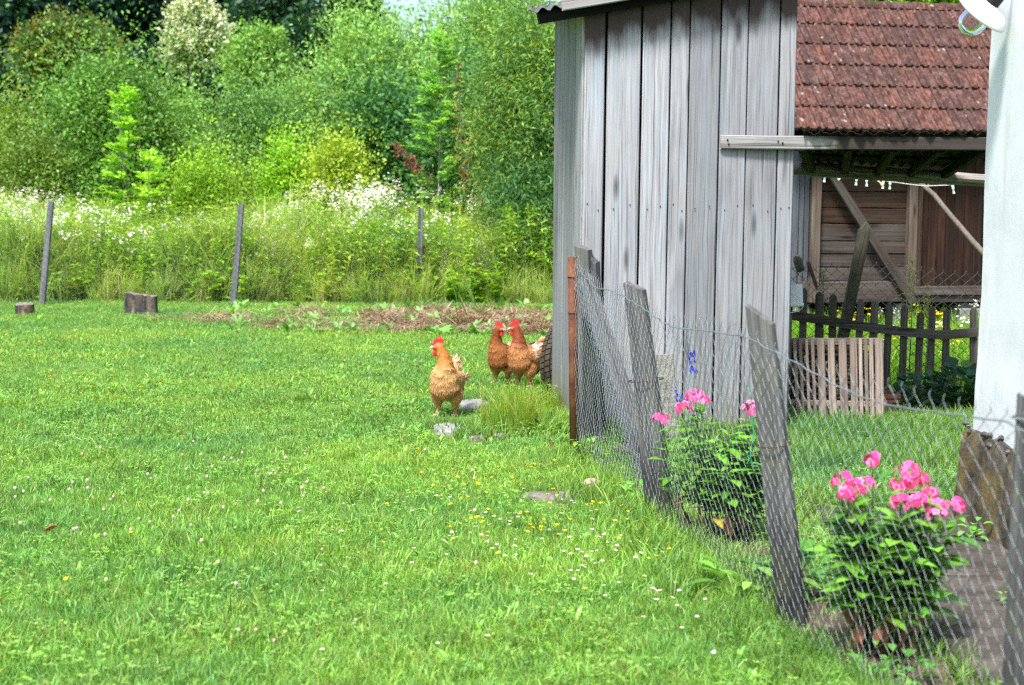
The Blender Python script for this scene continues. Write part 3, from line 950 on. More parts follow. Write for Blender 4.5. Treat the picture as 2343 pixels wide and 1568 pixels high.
# ------------------------------------------------------------------ tiled barn behind
B_ANG = R(10.5)
B0 = Vector((2.6, 17.75, 0.0))
BE = Vector((math.cos(B_ANG), math.sin(B_ANG), 0))
BN = Vector((math.sin(B_ANG), -math.cos(B_ANG), 0))
BI = -BN
def BW(px, py, out=0.0):
    p = on_plane(px, py, B0 + BN * out, BN)
    return p
def make_barn():
    root = thing('tiled_barn', 'old brown timber barn with a lichen spotted red clay tile roof', 'barn', B0, B_ANG)
    U = Vector((0, 0, 1))
    # horizontal wall planks, left bay
    ys = [372, 392, 402, 431, 440, 471, 508, 545, 575, 601, 634, 655]
    edges = [360, 400, 438, 476, 512, 552, 581, 612, 644, 670]
    for i in range(len(edges) - 1):
        a, b = BW(1866, edges[i], 0.0), BW(1866, edges[i + 1], 0.0)
        h = a.z - b.z
        c = (a + b) / 2
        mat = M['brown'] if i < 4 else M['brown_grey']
        off = (0.012 if i in (1, 5, 7) else 0.0)
        d0 = c - BE * 0.1 + BN * off
        e0 = BW(2080, (edges[i] + edges[i + 1]) / 2 + 1, 0.0)
        ln = (e0 - c).dot(BE) + 0.06
        plank('wall_plank', root, d0, d0 + BE * (ln + 0.1), h - 0.008, 0.03, mat, BN, seed=200 + i, segs=8, wob=0.03)
    # vertical dark boards, right bay
    xs = [2098, 2118, 2140, 2158, 2177, 2200, 2222, 2242, 2262, 2285, 2310]
    for i in range(len(xs) - 1):
        a, b = BW(xs[i], 655, 0.02), BW(xs[i + 1], 655, 0.02)
        w = (b - a).dot(BE)
        c = (a + b) / 2
        top = BW(xs[i], 330, 0.02).z
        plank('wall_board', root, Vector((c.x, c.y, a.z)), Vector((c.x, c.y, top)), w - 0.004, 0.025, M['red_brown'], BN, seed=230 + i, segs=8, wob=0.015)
    # more boards to the left, behind the shed corner: blue grey
    for i, (xa, xb) in enumerate([(1770, 1796), (1796, 1822), (1823, 1834), (1835, 1846)]):
        a, b = BW(xa, 660, 0.05), BW(xb, 660, 0.05)
        c = (a + b) / 2
        plank('wall_board', root, Vector((c.x, c.y, BW(xa, 655, .05).z)), Vector((c.x, c.y, BW(xa, 345, .05).z)), (b - a).dot(BE) - 0.004, 0.03, M['blue_grey'], BN, seed=250 + i, segs=6, wob=0.02)
    # posts
    for i, (xa, xb, m, oo) in enumerate([(1848, 1870, 'barn_post', 0.06), (2070, 2090, 'barn_post', 0.06), (2091, 2101, 'brown', 0.05)]):
        a, b = BW(xa, 690, oo), BW(xb, 690, oo)
        c = (a + b) / 2
        plank('post', root, Vector((c.x, c.y, BW(xa, 692, oo).z)), Vector((c.x, c.y, BW(xa, 345, oo).z)), (b - a).dot(BE), 0.10, M[m], BN, seed=260 + i, segs=8, wob=0.05)
    # brace
    plank('brace', root, BW(2088, 692, 0.14), BW(1893, 385, 0.14), 0.105, 0.05, M['brown_grey'], BN, seed=270, segs=10, wob=0.05)
    plank('brace', root, BW(1868, 657, 0.12), BW(1848, 600, 0.12), 0.035, 0.03, M['dark_beam'], BN, seed=271, segs=4)
    # sill beams
    for (y0, y1, o_, m, xa, xb) in ((644, 692, 0.03, 'brown_grey', 1820, 2092), (655, 676, 0.08, 'brown_grey', 2085, 2330), (676, 692, 0.05, 'brown_grey', 2085, 2330)):
        a, b = BW(xa, y0, o_), BW(xa, y1, o_)
        h = a.z - b.z
        c = (a + b) / 2
        ln = (BW(xb, (y0 + y1) / 2, o_) - c).dot(BE)
        plank('sill_beam', root, c, c + BE * ln, h - 0.004, 0.12, M[m], BN, seed=280 + y0, segs=8, wob=0.03)
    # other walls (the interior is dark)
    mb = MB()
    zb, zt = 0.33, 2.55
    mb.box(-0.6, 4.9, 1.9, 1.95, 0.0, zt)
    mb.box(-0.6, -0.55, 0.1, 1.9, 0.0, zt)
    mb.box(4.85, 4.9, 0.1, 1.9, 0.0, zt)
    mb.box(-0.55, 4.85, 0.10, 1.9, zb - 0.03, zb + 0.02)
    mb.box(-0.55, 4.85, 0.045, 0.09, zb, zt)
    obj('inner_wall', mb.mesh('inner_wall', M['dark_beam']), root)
    # stone piers
    for (xa, xb, ya) in ((2050, 2078, 694), (2195, 2222, 694), (1822, 1850, 694)):
        a, b = BW(xa, ya, 0.0), BW(xb, ya, 0.0)
        mb = MB()
        w = (b - a).length
        x = (a - B0).dot(BE)
        rr = random.Random(xa)
        mb.add([(x + rr.uniform(-.01, .01) + (w if q in (1, 2, 5, 6) else 0) + (0.03 if q < 4 else 0) * (1 if q in (1, 2) else -1), (0.0 if q in (0, 1, 4, 5) else 0.22), (0.0 if q < 4 else zb)) for q in range(8)],
               [(0, 1, 5, 4), (1, 2, 6, 5), (2, 3, 7, 6), (3, 0, 4, 7), (4, 5, 6, 7)])
        obj('pier', mb.mesh('pier', M['barn_stone']), root)
    # low stone plinth in front
    mb = MB()
    a = BW(2110, 712, 0.25); x = (a - B0).dot(BE)
    mb.box(x + 0.5, x + 1.6, -0.5, -0.2, 0, 0.28)
    obj('plinth', mb.mesh('plinth', M['barn_stone']), root)
    # ---- roof
    al = R(47)
    row, tw = 0.366, 0.212
    ov = 0.42
    z_e = BW(2040, 303, ov).z
    def roof_pt(x, s, lift=0.0):
        return Vector((x, -ov + s * math.cos(al) - lift * math.sin(al), z_e + s * math.sin(al) + lift * math.cos(al)))
    mb = MB()
    nrows = 6
    sl = nrows * row + 0.10
    dk = [roof_pt(-0.7, 0.05, -0.07), roof_pt(5.2, 0.05, -0.07), roof_pt(5.2, sl, -0.07), roof_pt(-0.7, sl, -0.07)]
    far = Vector((0, 2 * (sl * math.cos(al) - ov) + ov, 0))
    r2 = [Vector((p.x, 2 * (-ov + sl * math.cos(al)) - p.y, p.z)) for p in dk]
    mb.add(dk + r2, [(0, 1, 2, 3), (4, 7, 6, 5)])
    # gable infill
    mb.add([dk[0], dk[3], r2[0]], [(0, 1, 2)]); mb.add([dk[1], dk[2], r2[1]], [(0, 2, 1)])
    roof = obj('roof', mb.mesh('roof', M['dark_beam']), root)
    # tile: two rolls and two pans, local x across, y up the slope, z out
    prof = [(-0.106, 0.006), (-0.099, 0.030), (-0.074, 0.032), (-0.060, 0.006), (-0.018, 0.003), (-0.010, 0.024), (0.014, 0.026), (0.026, 0.005), (0.094, 0.003), (0.106, 0.008)]
    tmesh = []
    for var in range(4):
        rr = random.Random(var + 60)
        mb = MB()
        vv, ff = [], []
        np_ = len(prof)
        for (yy, dz) in ((0.0, 0.0), (0.0, 0.026), (0.02, 0.031), (0.40, 0.004)):
            for (x, z) in prof:
                vv.append((x, yy + (rr.uniform(-.004, .004) if yy < 0.03 else 0), (z if dz > 0 else z * 0.75 - 0.014) + dz))
        for i in range(3):
            for j in range(np_ - 1):
                ff.append((i * np_ + j, i * np_ + j + 1, (i + 1) * np_ + j + 1, (i + 1) * np_ + j))
        mb.add(vv, ff)
        tmesh.append(mb.mesh('tile', M['tile']))
    rotm = Matrix.Rotation(al, 4, 'X')
    rr = random.Random(8)
    for r_ in range(nrows):
        for c in range(-1, 25):
            x = 0.05 + c * tw + (0.5 * tw if r_ % 2 else 0)
            p = roof_pt(x, r_ * row, 0.012)
            jit = Matrix.Rotation(rr.uniform(-0.012, 0.012), 4, 'Z') @ Matrix.Rotation(rr.uniform(-0.010, 0.010), 4, 'X')
            o = bpy.data.objects.new('tile', tmesh[rr.randrange(4)])
            link(o, roof)
            o.matrix_basis = Matrix.Translation(p + Vector((rr.uniform(-.003, .003), 0, rr.uniform(0, .004)))) @ rotm @ jit
    # ridge tiles
    mb = MB()
    n = 8
    vv, ff = [], []
    for (x, r1) in ((0.0, 0.105), (0.02, 0.118), (0.40, 0.098)):
        for j in range(n + 1):
            w = math.pi * j / n
            vv.append((x, -math.cos(w) * r1, math.sin(w) * r1 * 0.9 - 0.03))
    for i in range(2):
        for j in range(n):
            ff.append((i * (n + 1) + j, (i + 1) * (n + 1) + j, (i + 1) * (n + 1) + j + 1, i * (n + 1) + j + 1))
    mb.add(vv, ff)
    rm = mb.mesh('ridge_tile', M['tile'])
    top = roof_pt(0, nrows * row + 0.03, 0.0)
    for c in range(16):
        o = bpy.data.objects.new('ridge_tile', rm)
        link(o, roof)
        o.matrix_basis = Matrix.Translation((-0.7 + c * 0.37, top.y + 0.03, top.z + 0.01)) @ Matrix.Rotation(rr.uniform(-.02, .02), 4, 'Y')
    # rafters under the eave
    for i in range(9):
        x = -0.4 + i * 0.62
        mb = MB()
        q = [roof_pt(x, 0.02, -0.085), roof_pt(x + 0.07, 0.02, -0.085), roof_pt(x + 0.07, 1.0, -0.085), roof_pt(x, 1.0, -0.085)]
        q2 = [p + Vector((0, 0, -0.09)) for p in q]
        mb.add(q + q2, [(0, 1, 2, 3), (7, 6, 5, 4), (0, 4, 5, 1), (1, 5, 6, 2), (2, 6, 7, 3), (3, 7, 4, 0)])
        obj('rafter', mb.mesh('rafter', M['dark_beam']), root)
make_barn()

# ------------------------------------------------------------------ picket fence, mesh behind it and what stands there
def make_pickets():
    Y = 11.35
    root = thing('picket_fence', 'low dark weathered picket fence with a sagging rail', 'fence', G(1900, 915))
    spec = [(1815, 700, 905, 26), (1848, 688, 905, 26), (1893, 690, 905, 28), (1941, 696, 910, 27), (1962, 697, 912, 27) , (2008, 703, 905, 30), (2063, 712, 908, 29),
            (2117, 718, 930, 27), (2176, 745, 915, 26), (2219, 724, 918, 25), (2276, 733, 915, 26), (2373, 726, 960, 28)]
    # positions read in the zoomed picture (2343 wide crop of x 2900-3872, y 1100-1750)
    def z2(zx, zy): return ((2900 + zx / 2.4105) / 1.6533, (1100 + zy / 2.4105) / 1.6533)
    sp = [(338, -25, 640, 66), (478, 10, 640, 70), (604, 30, 640, 70), (856, 75, 760, 66), (983, 92, 760, 70), (1116, 112, 1000, 66), (1256, 128, 1010, 66), (1402, 195, 990, 64), (1508, 142, 1000, 64), (1640, 165, 1010, 66), (1885, 150, 1010, 68)]
    for i, (zx, t, b, w) in enumerate(sp):
        (px, py) = z2(zx, t)
        p1 = W(px, py, Y)
        p0 = Vector((p1.x + random.uniform(-.015, .015), Y + random.uniform(-.01, .01), 0.0))
        plank('picket', root, p0, p1, w / 2.4105 / 1.6533 / FPX * Y, 0.022, M['picket'], seed=300 + i, segs=6, wob=0.03, round_top=0.04)
    # end post behind the shed corner (the bucket stands on it)
    e0 = W(1806, 712, Y - 1.35)
    # sagging rail
    pts = [z2(*q) for q in ((150, 215), (330, 242), (560, 275), (820, 320), (1060, 352), (1320, 383), (1600, 405), (1800, 390), (1990, 368), (2080, 356))]
    P = [W(px, py, Y - 0.028) for (px, py) in pts]
    hw = 0.034
    for i in range(len(P)): pass
    mb = MB()
    vv, ff = [], []
    for i, p in enumerate(P):
        for (dy, dz) in ((-0.014, -hw), (0.014, -hw), (0.014, hw), (-0.014, hw)):
            vv.append((p.x - P[0].x, dz + p.z - P[0].z, dy * -1))   # local: x along, y up, z towards camera
    for i in range(len(P) - 1):
        for j in range(4):
            j2 = (j + 1) % 4
            ff.append((i * 4 + j, i * 4 + j2, (i + 1) * 4 + j2, (i + 1) * 4 + j))
    ff.append((0, 1, 2, 3)); ff.append(tuple((len(P) - 1) * 4 + j for j in (3, 2, 1, 0)))
    mb.add(vv, ff)
    me = mb.mesh('rail', M['picket'])
    # rotate so that the length runs along local Z for the grain
    rot = Matrix(((0, 1, 0, 0), (0, 0, 1, 0), (1, 0, 0, 0), (0, 0, 0, 1)))
    me.transform(rot)
    mw = Matrix.Translation(P[0]) @ Matrix(((1, 0, 0, 0), (0, 0, -1, 0), (0, 1, 0, 0), (0, 0, 0, 1))) @ rot.inverted()
    obj('rail', me, root, mw=mw)
    # mossy pointed post leaning in the fence
    pr = thing('leaning_post', 'mossy dark pointed post leaning against the picket fence', 'post', (3.05, Y, 0))
    a = z2(905, -625); b = z2(690, 430)
    p1 = W(a[0], a[1], Y + 0.10); pm = W(b[0], b[1], Y + 0.03)
    p0 = pm + (pm - p1) * (pm.z / (p1.z - pm.z))
    plank('shaft', pr, p0, p1, 0.085, 0.06, M['prop'], seed=320, segs=8, wob=0.05, point=0.07)
make_pickets()

def tubes_mesh(name, polys, r, mat, sides=4):
    """many polylines -> one mesh of thin tubes"""
    VV, FF, base = [], [], 0
    for P in polys:
        P = np.asarray(P, dtype=float)
        k = len(P)
        T = np.gradient(P, axis=0)
        T = unit(T)
        A = np.cross(T, np.array([0.31, 0.9, 0.22]))
        A = unit(A)
        B = np.cross(T, A)
        ang = np.arange(sides) * 2 * np.pi / sides
        ring = P[:, None, :] + r * (A[:, None, :] * np.cos(ang)[None, :, None] + B[:, None, :] * np.sin(ang)[None, :, None])
        VV.append(ring.reshape(-1, 3))
        i = np.arange(k - 1)[:, None] * sides
        j = np.arange(sides)[None, :]
        j2 = (j + 1) % sides
        FF.append(np.stack([i + j, i + j2, i + sides + j2, i + sides + j], -1).reshape(-1, 4) + base)
        base += k * sides
    return np_mesh(name, np.concatenate(VV), np.concatenate(FF), mat, smooth=True)

def chain_polys(surf, length, p, dv, ncell, knuckle=True, jit=0.0, seed=0, bulge=0.002):
    """surf(u_metres, v 0..1) -> point, normal.  p half diamond width (m)"""
    rr = random.Random(seed)
    out = []
    n = int(length / p)
    for k in range(n + 1):
        pts = []
        for j in range(ncell + 1):
            s = 1 if (j + k) % 2 == 0 else -1
            u = k * p + s * p * 0.5 + rr.uniform(-jit, jit)
            v = j / ncell
            q, nn = surf(u, v)
            for (du, dvv, off) in ((0, -0.12, -1), (s * 0.10 * p, 0.0, 0), (0, 0.12, 1)):
                if j == 0 and dvv < 0 or j == ncell and dvv > 0: continue
                q2, nn2 = surf(u + du - s * 0.08 * p, v + dvv / ncell)
                pts.append(q2 + nn2 * bulge * off)
        if knuckle and pts:
            q, nn = surf(k * p + (1 if (ncell + k) % 2 == 0 else -1) * p * 0.5, 1.0)
            pts.append(q + Vector((0, 0, 0.010)))
            pts.append(q + Vector((0.004, 0.003, 0.018)))
        out.append([tuple(x) for x in pts])
    return out

def make_mid_fence():
    root = thing('wire_netting_fence', 'diamond wire netting hanging behind the dark pickets', 'fence', (3.0, 11.75, 0))
    Y = 11.75
    x0, x1 = 2.02, 4.1
    def surf(u, v):
        x = x0 + u
        zt = 1.04 - 0.05 * (x - x0) + 0.015 * math.sin(x * 5)
        return Vector((x, Y + 0.02 * math.sin(x * 3), 0.05 + (zt - 0.05) * v)), Vector((0, -1, 0))
    polys = chain_polys(surf, x1 - x0, 0.043, 0.08, 24, seed=3, jit=0.004)
    me = tubes_mesh('netting', polys, 0.0021, M['old_wire'])
    obj('netting', me, root, mw=Matrix.Identity(4))
    for x in (2.0, 4.12):
        plank('post', root, (x, Y + 0.04, 0), (x, Y + 0.04, 1.05), 0.06, 0.05, M['picket'], seed=int(x * 10), segs=4)
make_mid_fence()

# ------------------------------------------------------------------ garden fence of chain link in the foreground
def make_garden_fence():
    root = thing('chain_link_fence', 'sagging chain link garden fence on leaning weathered wooden posts', 'fence', (0.96, 5.2, 0))
    # posts, near to far: base, top
    R0 = Vector((1.235, 3.62, 0)); R1 = W(2348, 915, 3.60)
    Bb = G(1815, 1432); Bt = W(1738, 720, Bb.y + 0.02)
    Cb = G(1512, 1188); Ct = W(1452, 655, Cb.y + 0.02)
    Pb = G(1314, 1042); Pt = W(1309, 588, Pb.y)
    Z = R0 + (R0 - Bb).normalized() * 0.9
    Zt = Vector((Z.x, Z.y, R1.z))
    fdir = (R0 - Bb); fdir.z = 0; fdir.normalize()
    fn = Vector((fdir.y, -fdir.x, 0))
    if fn.x > 0: fn = -fn            # towards the lawn
    off = 0.055                      # the netting hangs on the lawn side
    # wooden posts: flat slabs, broad face towards the lawn and the camera
    face = Vector((-0.45, -0.9, 0))
    def post(p0, p1, w, t, seed, slant, w2=None, mat='post', fc=face):
        q0 = p0 - (p1 - p0).normalized() * 0.05
        return plank('post', root, q0, p1, w, t, M[mat], fc, seed=seed, segs=10, wob=0.035, top_slant=slant, w2=w2, rag=0.004)
    post(R0, R1 + Vector((0.02, 0, 0.0)), 0.075, 0.05, 401, -0.02)
    post(Bb, Bt, 0.098, 0.055, 402, -0.085, 0.085)
    post(Cb, Ct, 0.125, 0.065, 403, -0.07, 0.085)
    # stout post behind the rusty pole
    D0, D1 = G(1347, 1016), W(1334, 566, 9.02)
    post(D0, D1, 0.095, 0.07, 404, -0.03, 0.09)
    d2 = plank('post', root, D0 + Vector((0.075, 0.0, -0.03)), W(1358, 590, 9.04), 0.05, 0.07, M['post'], face, seed=405, segs=8, wob=0.05, top_slant=-0.05, rag=0.02)
    # grey boards nailed to it, low
    plank('board', root, G(1350, 1012) + Vector((0, -0.05, 0.02)), W(1345, 725, 8.93), 0.085, 0.02, M['post'], (0, -1, 0), seed=406, segs=6, wob=0.03)
    # diagonal brace
    br0, br1 = W(1500, 1120, 7.35), W(1338, 640, 8.93)
    b = plank('brace', root, br0, br1, 0.095, 0.05, M['post'], face, seed=407, segs=10, wob=0.05, rag=0.01)
    # rusty steel pipe
    mb = MB()
    L = (Pt - Pb).length
    mb.lathe([(0.0, -0.06), (0.027, -0.06), (0.027, L), (0.022, L), (0.022, L - 0.03), (0.0, L - 0.03)], 16)
    o = obj('pipe_post', mb.mesh('pipe_post', M['rust'], smooth=False), root, mw=frame(Pb, Pt))
    for p in o.data.polygons: p.use_smooth = True
    o['label'] = 'rusty brown steel pipe post at the fence end'
    # netting surface
    # (the netting is continuous: near end past the frame -> R -> B -> C -> pipe)
    knots = [(Z, Zt + Vector((0, 0, -0.03))), (R0, R1 + Vector((0, 0, -0.035))), (Bb, Bt + Vector((0, 0, -0.06))), (Cb, Ct + Vector((0, 0, -0.03))), (Pb, Pt + Vector((0, 0, -0.02)))]
    offs = [fn * off, fn * off, fn * off, fn * off, fn * 0.02 + Vector((0.03, -0.02, 0))]
    us = [0.0]
    for i in range(1, len(knots)):
        us.append(us[-1] + (knots[i][0] - knots[i - 1][0]).length)
    sag = [0.02, 0.055, 0.045, 0.045]
    def top_line(u):
        for i in range(len(us) - 1):
            if u <= us[i + 1] or i == len(us) - 2:
                t = max(0.0, (u - us[i]) / (us[i + 1] - us[i]))
                break
        b = (knots[i][0] + offs[i]).lerp(knots[i + 1][0] + offs[i + 1], t)
        tp = (knots[i][1] + offs[i]).lerp(knots[i + 1][1] + offs[i + 1], t)
        s = sag[i] * 4 * t * (1 - t) if t <= 1 else 0
        return b, tp - Vector((0, 0, s))
    def surf(u, v):
        u = min(max(u, 0.0), us[-1])
        b, t = top_line(u)
        b = Vector((b.x, b.y, 0.015))
        p = b.lerp(t + Vector((0, 0, 0.022 + 0.012 * math.sin(u * 5.0))), v)
        p += fn * (0.022 * mnoise.noise(Vector((u * 1.7, v * 2.2, 1.0))) * (1 - abs(2 * v - 1)) + 0.010 * mnoise.noise(Vector((u * 6, v * 5, 7.0))))
        return p, fn
    polys = chain_polys(surf, us[-1], 0.036, 0.05, 30, seed=8, jit=0.0045, bulge=0.0022)
    obj('netting', tubes_mesh('netting', polys, 0.00085, M['galv'], 5), root, mw=Matrix.Identity(4))
    # straining wire woven through near the top
    pts = []
    n = 150
    for i in range(n + 1):
        u = us[-1] * i / n
        b, t = top_line(u)
        dz = 0.006 * math.sin(u * 7) + 0.008 * math.sin(u * 2.9 + 1) - 0.012
        pts.append(t + Vector((0, 0, dz)) + fn * 0.006 * math.sin(u * 40))
    obj('straining_wire', tubes_mesh('straining_wire', [pts], 0.0026, M['galv'], 6), root, mw=Matrix.Identity(4))
    # bunched netting end, hanging down along the brace to the foot of the far post
    e0, e1 = W(1326, 602, 8.86), W(1492, 1105, 7.36)
    ax = (e1 - e0)
    Lb = ax.length
    axn = ax.normalized()
    sd = Vector((-0.8, -0.5, 0)); sd = (sd - axn * sd.dot(axn)).normalized()
    sd2 = axn.cross(sd)
    polys = []
    for k in range(9):
        rr = random.Random(500 + k)
        ph = rr.uniform(0, 6.28)
        pts = []
        for j in range(46):
            u = j / 45
            wdt = 0.012 + 0.055 * (1 - u) * (0.6 + 0.4 * math.sin(u * 5)) + 0.02 * u
            c = e0 + ax * u
            s = ((k - 4) / 4.0) * wdt + (0.010 if (j + k) % 2 else -0.010)
            h = 0.05 + 0.02 * math.sin(ph + u * 6) + (0.006 if (j + k) % 2 else -0.006)
            pts.append(c + sd2 * s + sd * h)
        polys.append([tuple(p) for p in pts])
    obj('bunched_netting', tubes_mesh('bunched_netting', polys, 0.0011, M['galv'], 5), root, mw=Matrix.Identity(4))
    # tie wires round posts
    def loop(c, ax, r1, r2, name, mat):
        ax = ax.normalized()
        x = face.normalized(); x = (x - ax * x.dot(ax)).normalized(); y = ax.cross(x)
        pts = [tuple(c + x * r2 * math.cos(w) + y * r1 * math.sin(w)) for w in np.linspace(0, 2 * math.pi, 25)]
        obj(name, tubes_mesh(name, [pts], 0.003, mat, 6), root, mw=Matrix.Identity(4))
    cc = Cb.lerp(Ct, 0.60); loop(cc, Ct - Cb, 0.085, 0.06, 'tie_wire', M['tie'])
    bb = Bb.lerp(Bt, 0.585); loop(bb, Bt - Bb, 0.058, 0.052, 'tie_wire', M['tie'])
    for t in (0.72, 0.9): loop(Pb.lerp(Pt, t), Pt - Pb, 0.0285, 0.0285, 'tie_wire', M['tie'])
    loop(R0.lerp(R1, 0.955) + Vector((0.02, 0, 0)), R1 - R0, 0.05, 0.04, 'tie_wire', M['galv'])
    return dict(R0=R0, Bb=Bb, Cb=Cb, Pb=Pb, fn=fn, us=us, surf=surf)
GF = make_garden_fence()

def make_far_fence():
    root = thing('far_wire_fence', 'far wire fence on slim leaning grey posts before the wild meadow', 'fence', G(540, 690))
    posts = [((95, 698), (117, 461)), ((533, 700), (552, 468)), ((956, 695), (963, 478))]
    P = []
    for i, (b, t) in enumerate(posts):
        p0 = G(*b); p1 = W(t[0], t[1], p0.y + 0.1)
        P.append((p0, p1))
        plank('post', root, p0 - Vector((0, 0, 0.06)), p1, 0.085, 0.075, M['far_post'], seed=440 + i, segs=8, wob=0.03, rag=0.01, w2=0.078)
    stepv = P[1][0] - P[0][0]
    ext = [(P[0][0] - stepv, P[0][1] - stepv)] + P + [(P[2][0] + stepv, P[2][1] + stepv)]
    for (p0, p1) in (ext[0], ext[-1]):
        plank('post', root, p0, p1, 0.085, 0.075, M['far_post'], seed=450, segs=4, wob=0.03)
    L = (ext[-1][0] - ext[0][0]).length
    seg = L / 4
    def surf(u, v):
        i = min(3, max(0, int(u / seg)))
        t = u / seg - i
        b = ext[i][0].lerp(ext[i + 1][0], t); tp = ext[i][1].lerp(ext[i + 1][1], t)
        tp = tp - Vector((0, 0, 0.06 + 0.07 * 4 * t * (1 - t)))
        return b.lerp(tp, v) + Vector((0, -0.06, 0.02)), Vector((0, -1, 0))
    polys = chain_polys(surf, L, 0.055, 0.1, 30, knuckle=False, seed=9, jit=0.003)
    obj('netting', tubes_mesh('netting', polys, 0.0017, M['old_wire'], 3), root, mw=Matrix.Identity(4))
make_far_fence()

# ------------------------------------------------------------------ trees and bushes
def tree(name, label, px, top, bot, hw, Y, cols, n_twig, per, leaf, wid, trunk_px=None, lobes=9, tw_len=0.5, seed=0, group=None, cat='tree', shape='round',
         up=0.5, droop=0.15, trunk_r=None, bark_m='bark', fill=0.55, tipcol=None, spread=0.35, lob_r=(0.32, 0.5), base_px=None):
    r = np.random.default_rng(seed)
    rr = random.Random(seed)
    c_top, c_bot = W(px, top, Y), W(px, bot, Y)
    cx = c_top.x
    gz = ground_z(cx, Y)
    zb = gz + 0.15 if cat == 'bush' else max(c_bot.z, gz + 0.1)
    H = c_top.z - zb
    cz = zb + H / 2
    rx = hw / FPX * Y
    ry = min(rx, H * 0.7) * 0.85
    bx = W(base_px, 480, Y).x if base_px else cx
    root = thing(name, label, cat, (bx, Y, gz), group=group)
    leaf *= 0.80 if Y > 60 else 0.64
    per = int(per * (1.35 if Y > 60 else 1.68))
    # lobes inside the envelope
    if cat == 'bush':
        lobes = int(lobes * 1.5); lob_r = (lob_r[0] * 0.72, lob_r[1] * 0.86); tw_len *= 1.3
    L = []
    for i in range(lobes):
        for _ in range(40):
            u = np.array([rr.uniform(-1, 1), rr.uniform(-1, 1), rr.uniform(-1, 1)])
            if np.linalg.norm(u) < 0.75: break
        f = rr.uniform(*lob_r)
        if shape == 'cone':
            v = (u[2] + 1) / 2
            u[0] *= (1 - v) * 0.9; u[1] *= (1 - v) * 0.9
            f *= (1.15 - 0.75 * v)
        if shape == 'dome':
            u[2] = -0.7 + abs(u[2]) * 1.5
            k = math.sqrt(max(0.05, 1 - max(0, u[2]) ** 2)); u[0] *= k * 1.3; u[1] *= k * 1.2
        L.append((cx + u[0] * rx * (1 - f * 0.6), Y + u[1] * ry * (1 - f * 0.6), cz + u[2] * H / 2 * (1 - f * 0.7), rx * f, ry * f, H / 2 * f * 1.1))
    L = np.array(L)
    vol = L[:, 3] * L[:, 4] * L[:, 5]
    which = r.choice(len(L), n_twig, p=vol ** 0.75 / (vol ** 0.75).sum())
    dirs = unit(r.normal(size=(n_twig, 3)))
    rad = r.uniform(0, 1, n_twig) ** fill
    lb = L[which]
    P = lb[:, :3] + dirs * rad[:, None] * lb[:, 3:]
    D = unit(dirs * 0.8 + r.normal(size=(n_twig, 3)) * spread + np.array([0, 0, up]))
    keep = P[:, 2] > gz + 0.05
    P, D, which = P[keep], D[keep], which[keep]
    n = len(P)
    tl = tw_len * r.uniform(0.6, 1.4, n)
    if cat == 'bush':                # long leading shoots that break the outline
        sh = (r.random(n) < 0.13) & (rad[keep] > 0.55)
        tl[sh] *= r.uniform(1.8, 3.2, sh.sum())
        D[sh] = unit(D[sh] * 0.5 + np.array([0, 0, 0.75]) + r.normal(size=(sh.sum(), 3)) * 0.25)
    # leaves along the twigs
    t = r.uniform(0.05, 1.0, (n, per))
    pos = P[:, None, :] + D[:, None, :] * (t * tl[:, None])[..., None]
    pos[..., 2] -= droop * (t ** 2) * tl[:, None]
    pos = pos + r.normal(size=pos.shape) * (0.10 * tl[:, None, None])
    ld = unit(D[:, None, :] * 0.6 + r.normal(size=pos.shape) * 0.7 + np.array([0, 0, 0.12 - droop]))
    ll = leaf * r.uniform(0.65, 1.3, (n, per))
    cols = np.array(cols) * (np.array([1.42, 1.38, 1.20]) if Y < 60 else 1.0)
    ci = r.integers(0, len(cols), n)
    lobe_gain = r.uniform(0.78, 1.2, len(L))
    tc = cols[ci] * (lobe_gain[which] * r.uniform(0.88, 1.15, n))[:, None]
    tc = tc[:, None, :] * r.uniform(0.84, 1.18, (n, per, 1))
    if tipcol is not None:
        k = (r.uniform(size=(n, per)) < 0.20 + 0.45 * (t > 0.75)) & (r.uniform(size=(n, 1)) < (0.8 if tipcol[2] > 0.4 else 0.45))
        tc = np.where(k[..., None], np.array(tipcol) * r.uniform(0.8, 1.15, (n, per, 1)), tc)
    Pf, Df, Lf = pos.reshape(-1, 3), ld.reshape(-1, 3), ll.reshape(-1)
    V, F = leaf_quads(Pf, Df, Lf, Lf * wid, 0.5, 0.08, r)
    tint = np.repeat(tc.reshape(-1, 3), 4, axis=0)
    origin = np.array([bx, Y, gz])
    me = np_mesh('crown', V - origin, F, M['leaf'], tint)
    obj('crown', me, root)
    # trunk, limbs and some twigs
    mb = MB()
    tr = trunk_r or max(0.03, H * 0.018)
    zt = zb + H * 0.8
    k = 7
    pts = []
    for i in range(k):
        u = i / (k - 1)
        pts.append(Vector(((cx - bx) * u + rr.uniform(-.05, .05) * H * 0.15 * u, rr.uniform(-.05, .05) * H * 0.15 * u, -0.05 + (zt - gz) * u)))
    mb.tube(pts, [tr * (1.15 - 0.9 * i / (k - 1)) for i in range(k)], 7)
    order = np.argsort(-vol)[:12]
    for i in order:
        tgt = Vector(L[i][:3] - origin)
        s = pts[min(k - 2, max(1, int((tgt.z / max(0.1, (zt - gz))) * 0.55 * k)))]
        mid = s.lerp(tgt, 0.5) + Vector((0, 0, -0.08 * (tgt - s).length))
        mb.tube([s, mid, tgt], [tr * 0.45, tr * 0.3, tr * 0.12], 5)
    for i in r.choice(n, min(n, 70), replace=False):
        a = Vector(P[i] - origin); b = a + Vector(D[i]) * tl[i] * 0.9
        j = which[i]
        s = Vector(L[j][:3] - origin)
        mb.tube([s.lerp(a, 0.4), a, b], [tr * 0.12, tr * 0.09, tr * 0.04], 3)
    obj('trunk', mb.mesh('trunk', M[bark_m], smooth=True), root)
    return root

